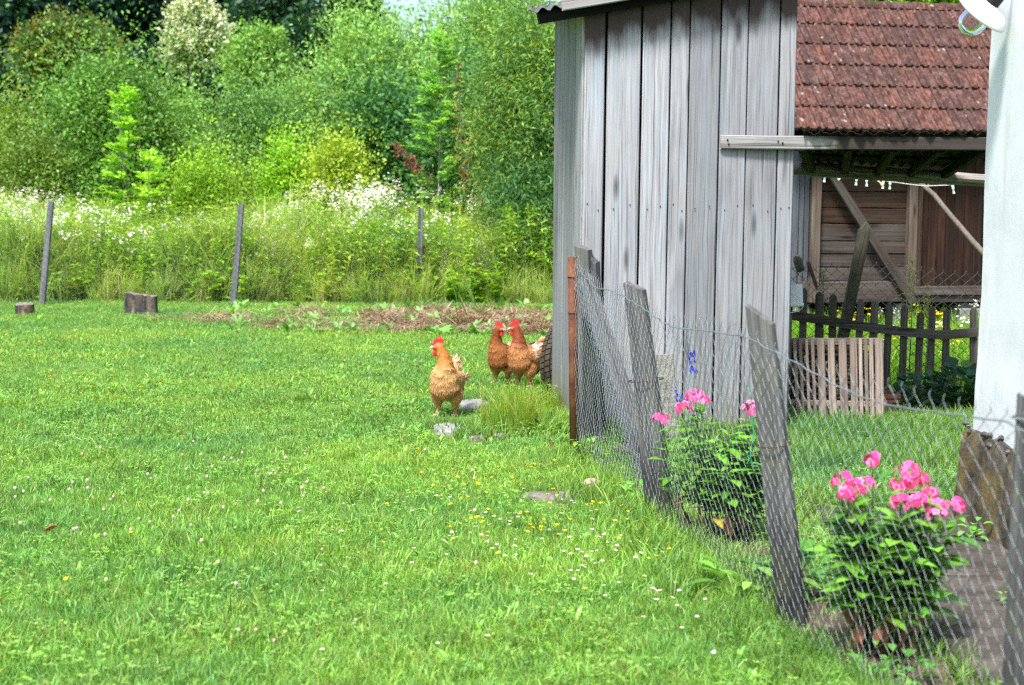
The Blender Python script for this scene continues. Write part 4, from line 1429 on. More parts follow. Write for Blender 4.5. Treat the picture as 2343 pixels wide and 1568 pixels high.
DK = [(0.010, 0.046, 0.030), (0.014, 0.058, 0.034), (0.020, 0.072, 0.032)]
DK2 = [(0.018, 0.070, 0.036), (0.03, 0.095, 0.035)]
MID = [(0.095, 0.225, 0.036), (0.125, 0.27, 0.045), (0.075, 0.195, 0.05)]
LITE = [(0.155, 0.31, 0.06), (0.19, 0.36, 0.075), (0.12, 0.265, 0.055)]
WIL = [(0.17, 0.33, 0.085), (0.21, 0.38, 0.095), (0.135, 0.28, 0.075)]
BRT = [(0.18, 0.37, 0.022), (0.23, 0.43, 0.03), (0.13, 0.30, 0.025)]
YEL = [(0.26, 0.38, 0.035), (0.32, 0.43, 0.045), (0.18, 0.31, 0.035)]
HAZ = [(0.035, 0.125, 0.042), (0.05, 0.16, 0.045), (0.07, 0.19, 0.045)]
far = 'tall dark trees along the far edge of the wood'
# far dark row
tree('dark_tree', 'tall dark tree at the upper left corner of the wood', 8, -160, 210, 120, 74, DK, 1320, 9, 0.40, 0.6, seed=1, group=far, tw_len=1.4, trunk_r=0.22, lobes=16, lob_r=(0.20, 0.34))
tree('dark_tree', 'tall dark tree rising behind the orange tipped maple', 190, -190, 200, 150, 78, DK, 1496, 9, 0.40, 0.6, seed=2, group=far, tw_len=1.4, trunk_r=0.25, lobes=17, lob_r=(0.20, 0.34))
tree('dark_tree', 'tall dark tree left of the white blossoming tree', 335, -170, 190, 120, 80, DK, 1320, 9, 0.40, 0.6, seed=3, group=far, tw_len=1.4, trunk_r=0.22, lobes=16, lob_r=(0.20, 0.34))
tree('dark_tree', 'tall dark tree directly behind the white blossoming tree', 480, -180, 200, 125, 82, DK, 1496, 9, 0.40, 0.6, seed=4, group=far, tw_len=1.4, trunk_r=0.24, lobes=17, lob_r=(0.20, 0.34))
tree('dark_tree', 'dark tree behind the slim pale trunked tree', 615, -60, 210, 105, 76, DK2, 1496, 9, 0.40, 0.6, seed=5, group=far, tw_len=1.3, trunk_r=0.2, lobes=14, lob_r=(0.20, 0.34))
tree('dark_tree', 'smaller dark tree under the patch of open sky', 705, 22, 230, 85, 72, DK2, 1144, 9, 0.40, 0.6, seed=6, group=far, tw_len=1.2, trunk_r=0.18, lobes=13, lob_r=(0.20, 0.34))
tree('dark_tree', 'dark tree crown touching the open sky patch above the willow scrub', 800, -60, 180, 70, 78, DK2, 968, 9, 0.40, 0.6, seed=16, group=far, tw_len=1.2, trunk_r=0.18, lobes=12, lob_r=(0.20, 0.34))
tree('dark_tree', 'low dark far tree filling the gap under the tall crowns', 420, 130, 260, 260, 68, DK, 1650, 8, 0.40, 0.6, seed=17, group=far, tw_len=1.3, trunk_r=0.2, lobes=10, shape='dome')
tree('dark_tree', 'low dark far tree behind the left bushes', 60, 150, 280, 190, 66, DK, 1430, 8, 0.40, 0.6, seed=18, group=far, tw_len=1.3, trunk_r=0.2, lobes=9, shape='dome')
# maple with orange tips
tree('maple_tree', 'olive green maple with orange tipped shoots below the dark wood', 160, 50, 230, 105, 55, [(0.060, 0.13, 0.025), (0.085, 0.16, 0.028), (0.05, 0.12, 0.032)], 2400, 11, 0.25, 0.65, seed=7, tipcol=(0.24, 0.20, 0.035), tw_len=0.9, trunk_r=0.15, lobes=12, cat='tree')
# white blossoming tree
tree('blossoming_tree', 'pale tree covered in creamy white blossom before the dark wood', 450, 16, 178, 74, 48, [(0.12, 0.22, 0.08), (0.30, 0.40, 0.20)], 2300, 12, 0.19, 0.7, seed=8, tipcol=(0.88, 0.89, 0.70), tw_len=0.6, trunk_r=0.12, lobes=16, lob_r=(0.22, 0.36), up=0.8)
# slim pale-trunked tree
tree('slim_tree', 'slim light green tree with a thin pale trunk', 592, 70, 250, 62, 44, LITE, 1300, 10, 0.20, 0.5, seed=9, tw_len=0.7, bark_m='bark_pale', trunk_r=0.07, lobes=12)
# willow scrub mass
tree('willow_scrub', 'broad light green willow scrub rising to the frame top beside the shed', 905, -20, 300, 185, 41, WIL, 4000, 11, 0.20, 0.35, seed=10, cat='bush', tw_len=0.8, lobes=16, shape='round', trunk_r=0.1)
tree('willow_scrub', 'light green willow scrub behind the shed eave', 1130, -90, 330, 190, 37, WIL, 3400, 11, 0.19, 0.35, seed=11, cat='bush', tw_len=0.8, lobes=14, trunk_r=0.1)
tree('willow_scrub', 'light green willow scrub stepping down towards the slim tree', 720, 150, 330, 90, 40, WIL, 1700, 11, 0.18, 0.35, seed=12, cat='bush', tw_len=0.7, lobes=10, trunk_r=0.08)
# big bush left
tree('round_bush', 'large rounded green bush standing behind the left fence post', 240, 155, 460, 160, 31, MID, 4300, 11, 0.15, 0.45, seed=13, cat='bush', tw_len=0.6, lobes=15, trunk_r=0.09, tipcol=(0.17, 0.30, 0.06))
tree('round_bush', 'pale green bush between the round bush and the slim tree', 375, 200, 430, 95, 35, LITE, 2100, 11, 0.16, 0.42, seed=14, cat='bush', tw_len=0.6, lobes=11, trunk_r=0.08)
tree('round_bush', 'grey green dense bush in the middle of the thicket', 590, 205, 430, 120, 31, [(0.095, 0.215, 0.055), (0.12, 0.25, 0.07), (0.075, 0.18, 0.05)], 2900, 11, 0.14, 0.42, seed=15, cat='bush', tw_len=0.55, lobes=13, trunk_r=0.08)
tree('round_bush', 'yellowish bush at the left edge of the picture', 20, 215, 440, 85, 36, [(0.13, 0.23, 0.035), (0.17, 0.28, 0.045)], 1900, 11, 0.16, 0.45, seed=19, cat='bush', tw_len=0.6, lobes=10)
tree('round_bush', 'low olive bush at the left edge above the white flowers', 60, 300, 470, 95, 30, [(0.10, 0.18, 0.035), (0.13, 0.23, 0.035)], 1800, 11, 0.13, 0.45, seed=20, cat='bush', tw_len=0.5, lobes=9)
# hazel thicket right
tree('hazel_bush', 'dark green hazel bush behind the tall sapling', 900, 175, 450, 130, 31, HAZ, 3000, 11, 0.15, 0.75, seed=21, cat='bush', tw_len=0.55, lobes=13, trunk_r=0.07)
tree('hazel_bush', 'dark green hazel bush between the sapling and the shed willow', 1075, 150, 480, 120, 29, HAZ, 2900, 11, 0.14, 0.75, seed=22, cat='bush', tw_len=0.5, lobes=13, trunk_r=0.07)
tree('hazel_bush', 'dark thicket bush low behind the yellow bush', 800, 260, 450, 120, 33, HAZ, 2100, 11, 0.15, 0.7, seed=23, cat='bush', tw_len=0.5, lobes=9, shape='dome')
# shed willow: nearer, long narrow leaves
tree('narrow_leaf_willow', 'near willow with long narrow leaves crowding the left side of the shed', 1235, -60, 700, 125, 24.6, [(0.09, 0.215, 0.055), (0.125, 0.265, 0.055), (0.065, 0.165, 0.055), (0.19, 0.31, 0.05)], 4600, 13, 0.15, 0.20, seed=24, cat='bush', tw_len=0.55, lobes=18, lob_r=(0.26, 0.42), up=0.2, droop=0.35, trunk_r=0.06)
tree('narrow_leaf_willow', 'dark low willow shoots beside the shed planks', 1240, 300, 700, 75, 24.0, [(0.05, 0.14, 0.05), (0.075, 0.18, 0.05)], 2000, 12, 0.13, 0.24, seed=25, cat='bush', tw_len=0.45, lobes=10, up=0.3, droop=0.3, trunk_r=0.03)
# yellow bush and brights
tree('yellow_bush', 'yellow green bush glowing before the dark hazel', 765, 312, 440, 70, 28, YEL, 1500, 10, 0.11, 0.5, seed=26, cat='bush', tw_len=0.4, lobes=11, trunk_r=0.03)
tree('bright_bush', 'small fresh green bush left of the yellow bush', 655, 330, 440, 50, 28.5, BRT, 900, 10, 0.11, 0.5, seed=27, cat='bush', tw_len=0.4, lobes=8, trunk_r=0.03)
tree('bright_bush', 'low fresh green bush in the middle of the meadow edge', 470, 355, 460, 80, 28, [(0.20, 0.36, 0.03), (0.16, 0.31, 0.03)], 1400, 10, 0.11, 0.5, seed=28, cat='bush', tw_len=0.4, lobes=10, trunk_r=0.03)
tree('bright_bush', 'fresh green undergrowth right of the sapling foot', 1120, 395, 490, 70, 26, [(0.15, 0.31, 0.035), (0.11, 0.25, 0.035)], 1100, 10, 0.10, 0.6, seed=29, cat='bush', tw_len=0.35, lobes=8, trunk_r=0.02)
tree('bright_bush', 'low olive undergrowth at the foot of the grey green bush', 570, 395, 460, 90, 29.5, [(0.14, 0.22, 0.04), (0.11, 0.20, 0.04)], 1100, 10, 0.11, 0.5, seed=30, cat='bush', tw_len=0.4, lobes=8, trunk_r=0.03)
tree('tall_tree', 'green tree crown seen over the barn ridge', 2080, -120, 60, 190, 34, BRT, 1800, 10, 0.22, 0.5, seed=31, tw_len=0.7, lobes=10, trunk_r=0.12)

# saplings with feathered (pinnate) leaves
def sapling(label, px, top, bot, hw, Y, cols, seed, nwh=13, shape=1.0, start=0.2):
    rr = random.Random(seed); r = np.random.default_rng(seed)
    a, b = W(px, bot, Y), W(px, top, Y)
    gz = ground_z(a.x, Y)
    root = thing('feathery_sapling', label, 'sapling', (a.x, Y, gz))
    H = b.z - gz
    rx = hw / FPX * Y
    mb = MB()
    mb.tube([(rr.uniform(-.02, .02) * i, rr.uniform(-.02, .02) * i, H * i / 6) for i in range(7)], [0.022 * (1.1 - 0.9 * i / 6) for i in range(7)], 6)
    Ps, Ds, Ls, Cs = [], [], [], []
    for w in range(nwh):
        u = start + (1 - start) * w / (nwh - 1)
        z = H * u
        reach = rx * (1.05 - 0.8 * ((u - start) / (1 - start)) ** shape) * rr.uniform(0.8, 1.15)
        for q in range(rr.randint(4, 6)):
            az = rr.uniform(0, 6.283)
            d = Vector((math.cos(az), math.sin(az), rr.uniform(0.15, 0.6) + 0.7 * u ** 3))
            d.normalize()
            s = Vector((0, 0, z + rr.uniform(-.04, .04) * H * 0.3))
            e = s + d * reach
            mid = s.lerp(e, 0.55) + Vector((0, 0, 0.10 * reach))
            mb.tube([s, mid, e], [0.007, 0.005, 0.002], 3)
            for side_n in range(5):            # fronds on the branch
                f0 = s.lerp(mid, 0.25 + 0.25 * side_n) if side_n < 3 else mid.lerp(e, 0.4 * (side_n - 3))
                fd = (e - f0).normalized()
                fd = (fd + Vector((rr.uniform(-.6, .6), rr.uniform(-.6, .6), rr.uniform(-.1, .3)))).normalized()
                fl = rr.uniform(0.22, 0.38) * (1 if side_n else 1.2)
                sd = fd.cross(Vector((0, 0, 1))).normalized()
                col = cols[rr.randrange(len(cols))]
                g = rr.uniform(1.1, 1.6) * (0.85 + 0.35 * u)
                for k in range(8):
                    p = f0 + fd * fl * (0.15 + 0.85 * k / 8) - Vector((0, 0, 0.10 * fl * (k / 8) ** 2))
                    for sg in (-1, 1):
                        Ps.append(p); Ds.append(sd * sg + fd * 0.55 + Vector((0, 0, -0.15))); Ls.append(0.08 * rr.uniform(0.8, 1.2))
                        Cs.append([c * g * rr.uniform(0.85, 1.15) for c in col])
    V, F = leaf_quads(np.array([tuple(p) for p in Ps]), np.array([tuple(p) for p in Ds]), np.array(Ls), np.array(Ls) * 0.42, 1.0, 0.1, r)
    obj('crown', np_mesh('crown', V, F, M['leaf'], np.repeat(np.array(Cs), 4, axis=0)), root)
    obj('trunk', mb.mesh('trunk', M['bark_pale'], smooth=True), root)
sapling('tall feathery sapling with a bright tip before the dark hazel', 1003, 102, 475, 78, 26, [(0.10, 0.26, 0.05), (0.15, 0.34, 0.05), (0.18, 0.38, 0.04)], 41, nwh=15)
sapling('bright green feathery sapling before the large round bush', 287, 240, 475, 70, 26.5, [(0.20, 0.42, 0.025), (0.25, 0.48, 0.03), (0.15, 0.36, 0.025)], 42, nwh=13, shape=0.8, start=0.12)
sapling('low feathery sapling at the meadow edge right of the bright one', 345, 385, 480, 60, 26, [(0.22, 0.42, 0.03), (0.26, 0.46, 0.04)], 43, nwh=7, start=0.15)

# bare dry shoots
def dry_shoots(label, Y, stems, colr, leafc, seed):
    rr = random.Random(seed)
    b = W(stems[0][0], 470, Y)
    gz = ground_z(b.x, Y)
    root = thing('dry_branch', label, 'branch', (b.x, Y, gz))
    mb = MB(); Ps, Ds = [], []
    for (x0, y0, x1, y1) in stems:
        p0, p1 = W(x0, y0, Y) - Vector((b.x, Y, gz)), W(x1, y1, Y) - Vector((b.x, Y, gz))
        mid = p0.lerp(p1, 0.5) + Vector((rr.uniform(-.05, .05), 0, 0.05))
        mb.tube([p0, mid, p1], [0.010, 0.008, 0.004], 4)
        for k in range(26):
            t = rr.uniform(0.2, 1)
            p = p0.lerp(p1, t)
            q = p + Vector((rr.uniform(-.12, .12), rr.uniform(-.12, .12), rr.uniform(-.03, .16)))
            mb.tube([p, q], [0.004, 0.002], 3)
            for _ in range(4):
                Ps.append(tuple(p.lerp(q, rr.uniform(0.3, 1)))); Ds.append((rr.uniform(-1, 1), rr.uniform(-1, 1), rr.uniform(-1, .5)))
    obj('stem', mb.mesh('stem', M['stick'], smooth=True), root)
    V, F = leaf_quads(np.array(Ps), np.array(Ds), 0.06, 0.035)
    tint = np.repeat(np.array(leafc)[None] * np.random.default_rng(seed).uniform(0.7, 1.2, (len(Ps), 1)), 4, axis=0)
    obj('dry_leaves', np_mesh('dry_leaves', V, F, M['leaf'], tint), root)
dry_shoots('rust red dry branch leaning before the hazel', 27, [(1000, 440, 895, 325), (985, 425, 905, 340), (1000, 435, 925, 375)], None, (0.30, 0.11, 0.06), 51)
dry_shoots('bare grey shoots with dry orange leaves right of the tall sapling', 25.5, [(1055, 470, 1042, 150), (1065, 470, 1050, 200), (1070, 470, 1100, 260), (1075, 470, 1130, 250), (1060, 470, 1078, 300)], None, (0.42, 0.24, 0.06), 52)

# ------------------------------------------------------------------ scattered ground cover (instanced small meshes; nobody could count these)
def scatter(name, label, pts, scl, rotz, var, meshes, tilt=0.12, seed=0, mats_kind='stuff'):
    r = np.random.default_rng(seed)
    n = len(pts)
    col = bpy.data.collections.new(name + '_kinds')
    for i, me in enumerate(meshes):
        o = bpy.data.objects.new('%s_kind_%02d' % (name, i), me)
        col.objects.link(o)
    me = bpy.data.meshes.new(name)
    me.vertices.add(n)
    me.vertices.foreach_set('co', np.asarray(pts, dtype=np.float32).ravel())
    a = me.attributes.new('scl', 'FLOAT', 'POINT'); a.data.foreach_set('value', np.asarray(scl, dtype=np.float32))
    a = me.attributes.new('var', 'INT', 'POINT'); a.data.foreach_set('value', np.asarray(var, dtype=np.int32))
    rot = np.zeros((n, 3), dtype=np.float32)
    rot[:, 0] = r.normal(0, tilt, n); rot[:, 1] = r.normal(0, tilt, n); rot[:, 2] = rotz
    a = me.attributes.new('rot', 'FLOAT_VECTOR', 'POINT'); a.data.foreach_set('vector', rot.ravel())
    o = obj(name, me)
    tag(o, label, kind=mats_kind)
    ng = bpy.data.node_groups.new(name + '_scatter', 'GeometryNodeTree')
    ng.interface.new_socket('Geometry', in_out='INPUT', socket_type='NodeSocketGeometry')
    ng.interface.new_socket('Geometry', in_out='OUTPUT', socket_type='NodeSocketGeometry')
    gi = ng.nodes.new('NodeGroupInput'); go = ng.nodes.new('NodeGroupOutput')
    ci = ng.nodes.new('GeometryNodeCollectionInfo')
    ci.inputs['Collection'].default_value = col
    ci.inputs['Separate Children'].default_value = True
    ci.inputs['Reset Children'].default_value = True
    ip = ng.nodes.new('GeometryNodeInstanceOnPoints')
    ip.inputs['Pick Instance'].default_value = True
    def attr(nm, typ):
        nd = ng.nodes.new('GeometryNodeInputNamedAttribute')
        nd.data_type = typ
        nd.inputs['Name'].default_value = nm
        return nd.outputs['Attribute']
    L = ng.links.new
    L(gi.outputs[0], ip.inputs['Points'])
    L(ci.outputs[0], ip.inputs['Instance'])
    L(attr('var', 'INT'), ip.inputs['Instance Index'])
    L(attr('rot', 'FLOAT_VECTOR'), ip.inputs['Rotation'])
    L(attr('scl', 'FLOAT'), ip.inputs['Scale'])
    L(ip.outputs[0], go.inputs[0])
    md = o.modifiers.new('scatter', 'NODES')
    md.node_group = ng
    return o

def blades(n, rad, h, w, cols, seed, lean=0.5, mat='grass', tint_tip=1.15, seg=2, gap=0.0):
    """clump of grass blades"""
    r = random.Random(seed)
    mb = MB()
    for i in range(n):
        a = r.uniform(0, 6.283); q = rad * math.sqrt(r.random())
        p = Vector((math.cos(a) * q, math.sin(a) * q, -0.004))
        hh = h[0] + (h[1] - h[0]) * r.random() ** 1.4
        ww = r.uniform(*w)
        d = Vector((r.uniform(-1, 1), r.uniform(-1, 1), 0)) * lean * r.uniform(0.2, 1.2)
        az = r.uniform(0, 6.283)
        s = Vector((math.cos(az), math.sin(az), 0))
        c = cols[r.randrange(len(cols))]
        g = r.uniform(0.75, 1.25)
        vv, cc = [], []
        for k in range(seg):
            u = k / seg
            m = p + Vector((0, 0, hh * u)) + d * hh * (u ** 1.8)
            m.z -= 0.25 * hh * d.length * u ** 2
            wu = ww * (1 - 0.35 * u) * 0.5
            vv += [m - s * wu, m + s * wu]
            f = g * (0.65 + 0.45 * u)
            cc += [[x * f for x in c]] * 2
        tip = p + Vector((0, 0, hh)) + d * hh
        tip.z -= 0.3 * hh * d.length
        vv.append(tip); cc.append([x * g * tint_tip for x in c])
        ff = [(2 * k, 2 * k + 1, 2 * k + 3, 2 * k + 2) for k in range(seg - 1)] + [(2 * seg - 2, 2 * seg - 1, 2 * seg)]
        mb.add(vv, ff, 0, cc)
    return mb.mesh('blades', M[mat], tint=True)

def broad_leaf(mb, p, d, L, w, col, n=3, curl=0.3, fold=0.15):
    """one leaf with a midrib fold; 4 cross rows"""
    d = Vector(d).normalized()
    s = d.cross(Vector((0, 0, 1)))
    if s.length < 0.05: s = Vector((1, 0, 0))
    s.normalize()
    nn = s.cross(d)
    vv, cc, ff = [], [], []
    prof = [0.12, 0.75, 1.0, 0.72, 0.0]
    k = len(prof)
    for i, q in enumerate(prof):
        u = i / (k - 1)
        m = Vector(p) + d * L * u - Vector((0, 0, 1)) * curl * L * u * u
        hw = w * 0.5 * q
        up = nn * hw * fold * 2
        if i == k - 1:
            vv.append(m); cc.append([x * 1.05 for x in col])
        else:
            vv += [m - s * hw + up, m, m + s * hw + up]
            cc += [col, [x * 1.12 for x in col], col]
    for i in range(k - 2):
        a, b = i * 3, i * 3 + 3
        ff += [(a, a + 1, b + 1, b), (a + 1, a + 2, b + 2, b + 1)]
    e = (k - 2) * 3
    ff += [(e, e + 1, e + 3), (e + 1, e + 2, e + 3)]
    mb.add(vv, ff, 0, cc)

def rosette(seed, n, L, w, cols, rise=(0.3, 1.0), mat='weed', curl=0.35):
    r = random.Random(seed)
    mb = MB()
    for i in range(n):
        a = 6.283 * i / n + r.uniform(-.4, .4)
        d = Vector((math.cos(a), math.sin(a), r.uniform(*rise)))
        l = r.uniform(*L)
        c = cols[r.randrange(len(cols))]; g = r.uniform(0.8, 1.2)
        broad_leaf(mb, (math.cos(a) * 0.008, math.sin(a) * 0.008, 0), d, l, l * r.uniform(*w), [x * g for x in c], curl=curl)
    return mb.mesh('rosette', M[mat], tint=True)
def clover(seed, n, rad, cols):
    r = random.Random(seed)
    mb = MB()
    for i in range(n):
        a = r.uniform(0, 6.283); q = rad * math.sqrt(r.random())
        z = r.uniform(0.02, 0.05)
        c = Vector((math.cos(a) * q, math.sin(a) * q, z))
        col = cols[r.randrange(len(cols))]; g = r.uniform(0.8, 1.2)
        a0 = r.uniform(0, 6.283)
        for k in range(3):
            b = a0 + k * 2.094
            d = Vector((math.cos(b), math.sin(b), r.uniform(0.0, 0.5))) * r.uniform(0.007, 0.011)
            s = Vector((-math.sin(b), math.cos(b), 0)) * 0.005
            mb.add([c, c + d * 0.6 + s, c + d, c + d * 0.6 - s], [(0, 1, 2, 3)], 0, [x * g for x in col])
    return mb.mesh('clover', M['weed'], tint=True)

GR = [(0.215, 0.46, 0.07), (0.28, 0.525, 0.082), (0.16, 0.39, 0.065), (0.36, 0.565, 0.165), (0.20, 0.46, 0.13)]
GR_DRY = GR + [(0.32, 0.34, 0.10)]
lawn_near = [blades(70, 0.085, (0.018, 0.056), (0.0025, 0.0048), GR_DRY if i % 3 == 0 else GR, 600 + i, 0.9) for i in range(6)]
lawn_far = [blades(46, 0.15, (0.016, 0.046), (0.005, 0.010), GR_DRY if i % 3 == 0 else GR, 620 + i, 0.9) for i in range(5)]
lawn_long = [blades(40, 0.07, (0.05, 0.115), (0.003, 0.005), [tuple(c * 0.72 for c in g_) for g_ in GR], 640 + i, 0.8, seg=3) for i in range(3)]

STONES = []   # (x, y, rx, ry) kept free of grass
def stone_px(px, py, hw, hd): 
    p = G(px, py); STONES.append((p.x, p.y, hw / FPX * p.y, hd)); return p
FLAGS = [('flagstone', 'pale flat stone set in the grass in front of the golden hen', 1024, 986, 33, 0.20, 'flag'), ('flagstone', 'long pale flat stone behind the golden hen', 1086, 929, 38, 0.20, 'flag'),
         ('flagstone', 'thin pinkish flat stone right of the hen stone', 1086, 1008, 27, 0.07, 'warm_flag'), ('flagstone', 'long narrow stone strip buried in grass before the fence', 1325, 1143, 132, 0.09, 'warm_flag'),
         ('flagstone', 'grey flat stone at the foot of the shed front behind the netting', 1440, 1030, 40, 0.16, 'warm_flag')]
for f in FLAGS: stone_px(f[2], f[3], f[4], f[5])
HAYP = [(p.x, p.y) for p in HAY]
def in_poly(x, y, poly):
    c = np.zeros(len(x), dtype=bool)
    j = len(poly) - 1
    for i in range(len(poly)):
        xi, yi = poly[i]; xj, yj = poly[j]
        c ^= ((yi > y) != (yj > y)) & (x < (xj - xi) * (y - yi) / (yj - yi + 1e-12) + xi)
        j = i
    return c
SOILP = [(0.93, 6.9), (0.84, 6.5), (0.96, 5.6), (1.04, 4.9), (1.16, 4.0), (1.2, 3.3), (1.36, 3.3), (1.36, 4.4), (1.30, 5.2), (1.16, 6.2)]
def field(y0, y1, dens, seed, right=None, margin=0.9):
    r = np.random.default_rng(seed)
    xm = 0.345 * y1 + margin
    n = int(dens * (y1 - y0) * 2 * xm)
    x = r.uniform(-xm, xm, n); y = r.uniform(y0, y1, n)
    k = np.abs(x) < 0.345 * y + margin
    # house, path, soil bed, shed, stones
    k &= ~((x > 1.40) & (y < 7.1))
    k &= ~((x > 2.0) & (y < 7.0))
    sx = (x - SA.x) * SE.x + (y - SA.y) * SE.y; sy = (x - SA.x) * SB.x + (y - SA.y) * SB.y
    k &= ~((sx > -0.01) & (sx < SHED_W + 0.02) & (sy > -0.01) & (sy < SHED_D + 0.03))
    bx = (x - B0.x) * BE.x + (y - B0.y) * BE.y; by = (x - B0.x) * BI.x + (y - B0.y) * BI.y
    k &= ~((bx > -0.7) & (bx < 5) & (by > -0.05))
    for (cx, cyy, a, b) in STONES:
        k &= ((x - cx) / (a * 1.05)) ** 2 + ((y - cyy + 0.10) / (b * 1.0 + 0.12)) ** 2 > 1
    hp = G(1021, 953)
    k &= ~((((x - hp.x) / 0.20) ** 2 + ((y - hp.y + 0.12) / 0.32) ** 2 < 1) & (r.random(n) < 0.75))
    s = in_poly(x, y, SOILP); k &= ~(s & (r.random(n) < 0.85))
    h = in_poly(x, y, HAYP); k &= ~(h & (r.random(n) < 0.72))
    x, y = x[k], y[k]
    return np.stack([x, y, np.zeros(len(x))], -1)
def sc(pts, lo, hi, seed, nv):
    r = np.random.default_rng(seed)
    n = len(pts)
    # patches of taller and shorter growth
    s = np.array([mnoise.noise(Vector((p[0] * 1.1, p[1] * 1.1, 3.3))) for p in pts]) * 0.35 + 1.0
    return r.uniform(lo, hi, n) * s, r.uniform(0, 6.283, n), r.integers(0, nv, n)

p = field(3.9, 9.0, 270, 71)
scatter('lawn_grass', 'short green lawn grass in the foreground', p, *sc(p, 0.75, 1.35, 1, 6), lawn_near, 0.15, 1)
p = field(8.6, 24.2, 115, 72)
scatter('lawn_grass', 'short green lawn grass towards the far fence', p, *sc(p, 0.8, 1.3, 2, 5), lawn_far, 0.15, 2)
# longer tufts: random in the lawn, and along fence, stones and walls
r = np.random.default_rng(5)
a = field(3.9, 12, 6, 73)
tuft = []
for i in range(650):
    u = r.uniform(0, GF['us'][-1]); q, nn = GF['surf'](u, 0.0)
    o_ = abs(r.normal(0, 0.10))
    tuft.append((q.x + nn.x * o_ + 0.05 * r.normal(), q.y + nn.y * o_, 0))
for (cx, cyy, sa, sb) in STONES:
    for i in range(int(10 + 50 * sa)):
        w = r.uniform(0.3, 2.8); tuft.append((cx + math.cos(w) * sa * r.uniform(.95, 1.2), cyy + math.sin(w) * sb * r.uniform(.95, 1.3), 0))
for i in range(500):
    t = r.uniform(0, 1)
    if r.random() < .5: q = SA + SE * (t * SHED_W) + SN * r.uniform(0.01, 0.10)
    else: q = SA + SB * (t * SHED_D) - SE * r.uniform(0.01, 0.15)
    tuft.append((q.x, q.y, 0))
for i in range(2600):       # taller grass behind the fence, in front of the crate and pickets
    tuft.append((r.uniform(1.6, 4.2), r.uniform(8.2, 10.4) , 0))
for i in range(60):          # foot of the footing and path edge
    tuft.append((r.uniform(1.35, 1.42), r.uniform(3.2, 7.1), 0))
for i in range(160): tuft.append((r.uniform(1.4, 2.2), r.uniform(7.05, 7.25), 0))
p = np.concatenate([a, np.array(tuft)])
scatter('long_grass', 'longer grass tufts along the fence, stones and walls', p, *sc(p, 0.7, 1.4, 3, 3), lawn_long, 0.2, 3)
# broad leaved weeds in the lawn
WC = [(0.17, 0.40, 0.035), (0.22, 0.46, 0.045), (0.14, 0.36, 0.06), (0.27, 0.49, 0.10)]
weeds = [rosette(700 + i, 6, (0.05, 0.11), (0.14, 0.24), WC, (0.9, 2.6)) for i in range(5)] + [rosette(710 + i, 7, (0.04, 0.07), (0.25, 0.42), WC, (0.5, 1.5)) for i in range(2)]
p = field(3.9, 11, 26, 74)
scatter('lawn_weeds', 'broad leaved plantain and dandelion rosettes in the near lawn', p, *sc(p, 0.4, 0.95, 4, 7), weeds, 0.1, 4)
p = field(11, 24, 12, 75)
scatter('lawn_weeds', 'broad leaved rosettes in the far lawn', p, *sc(p, 0.6, 1.25, 5, 7), weeds, 0.1, 5)
clov = [clover(720 + i, 18, 0.11, [(0.14, 0.33, 0.035), (0.19, 0.39, 0.045), (0.25, 0.44, 0.08)]) for i in range(3)]
p = field(3.9, 13, 24, 76)
m_ = np.array([mnoise.noise(Vector((q[0] * 0.9, q[1] * 0.9, 8.1))) > -0.3 for q in p])
p = p[m_]
scatter('clover_patch', 'clover leaves matted through the lawn', p, *sc(p, 0.8, 1.5, 6, 3), clov, 0.1, 6)
# weeds on the dry thatch, along the far fence foot
pts = []
for i in range(130):
    q = G(r.uniform(500, 1290), r.uniform(705, 772)); pts.append((q.x, q.y, 0))
p = np.array(pts)
docks = [rosette(730 + i, 8, (0.16, 0.30), (0.20, 0.35), [(0.12, 0.32, 0.05), (0.17, 0.38, 0.07), (0.22, 0.42, 0.13)], (0.6, 2.2)) for i in range(4)]
scatter('dock_weeds', 'leafy dock weeds on the dry thatch by the far fence', p, *sc(p, 0.3, 0.95, 7, 4), docks, 0.15, 7)
# straw on the thatch
def straw(seed):
    r_ = random.Random(seed); mb = MB()
    for i in range(60):
        a = Vector((r_.uniform(-.2, .2), r_.uniform(-.2, .2), r_.uniform(0, .03)))
        d = Vector((r_.uniform(-1, 1), r_.uniform(-1, 1), r_.uniform(-.1, .18))).normalized() * r_.uniform(0.06, 0.2)
        s = d.cross(Vector((0, 0, 1))).normalized() * 0.004
        c = [(0.30, 0.21, 0.14), (0.20, 0.13, 0.085), (0.38, 0.28, 0.19)][r_.randrange(3)]
        mb.add([a - s, a + s, a + d + s, a + d - s], [(0, 1, 2, 3)], 0, c)
    return mb.mesh('straw', M['straw'], tint=True)
straws = [straw(740 + i) for i in range(3)]
pts = []
while len(pts) < 480:
    q = G(r.uniform(840, 1330), r.uniform(700, 778))
    if in_poly(np.array([q.x]), np.array([q.y]), HAYP)[0] and mnoise.noise(Vector((q.x * 1.5, q.y * 0.8, 1))) > -0.12: pts.append((q.x, q.y, 0.0))
for (a_, b_, c_) in [(500, 735, 75), (640, 745, 60), (700, 722, 55), (760, 752, 60)]:
    for i in range(26):
        q = G(a_ + r.normal() * c_ * 0.5, b_ + r.normal() * 4); pts.append((q.x, q.y, 0))
p = np.array(pts)
scatter('dry_straw', 'raked dry brown straw at the back of the lawn', p, *sc(p, 0.7, 1.5, 8, 3), straws, 0.1, 8)

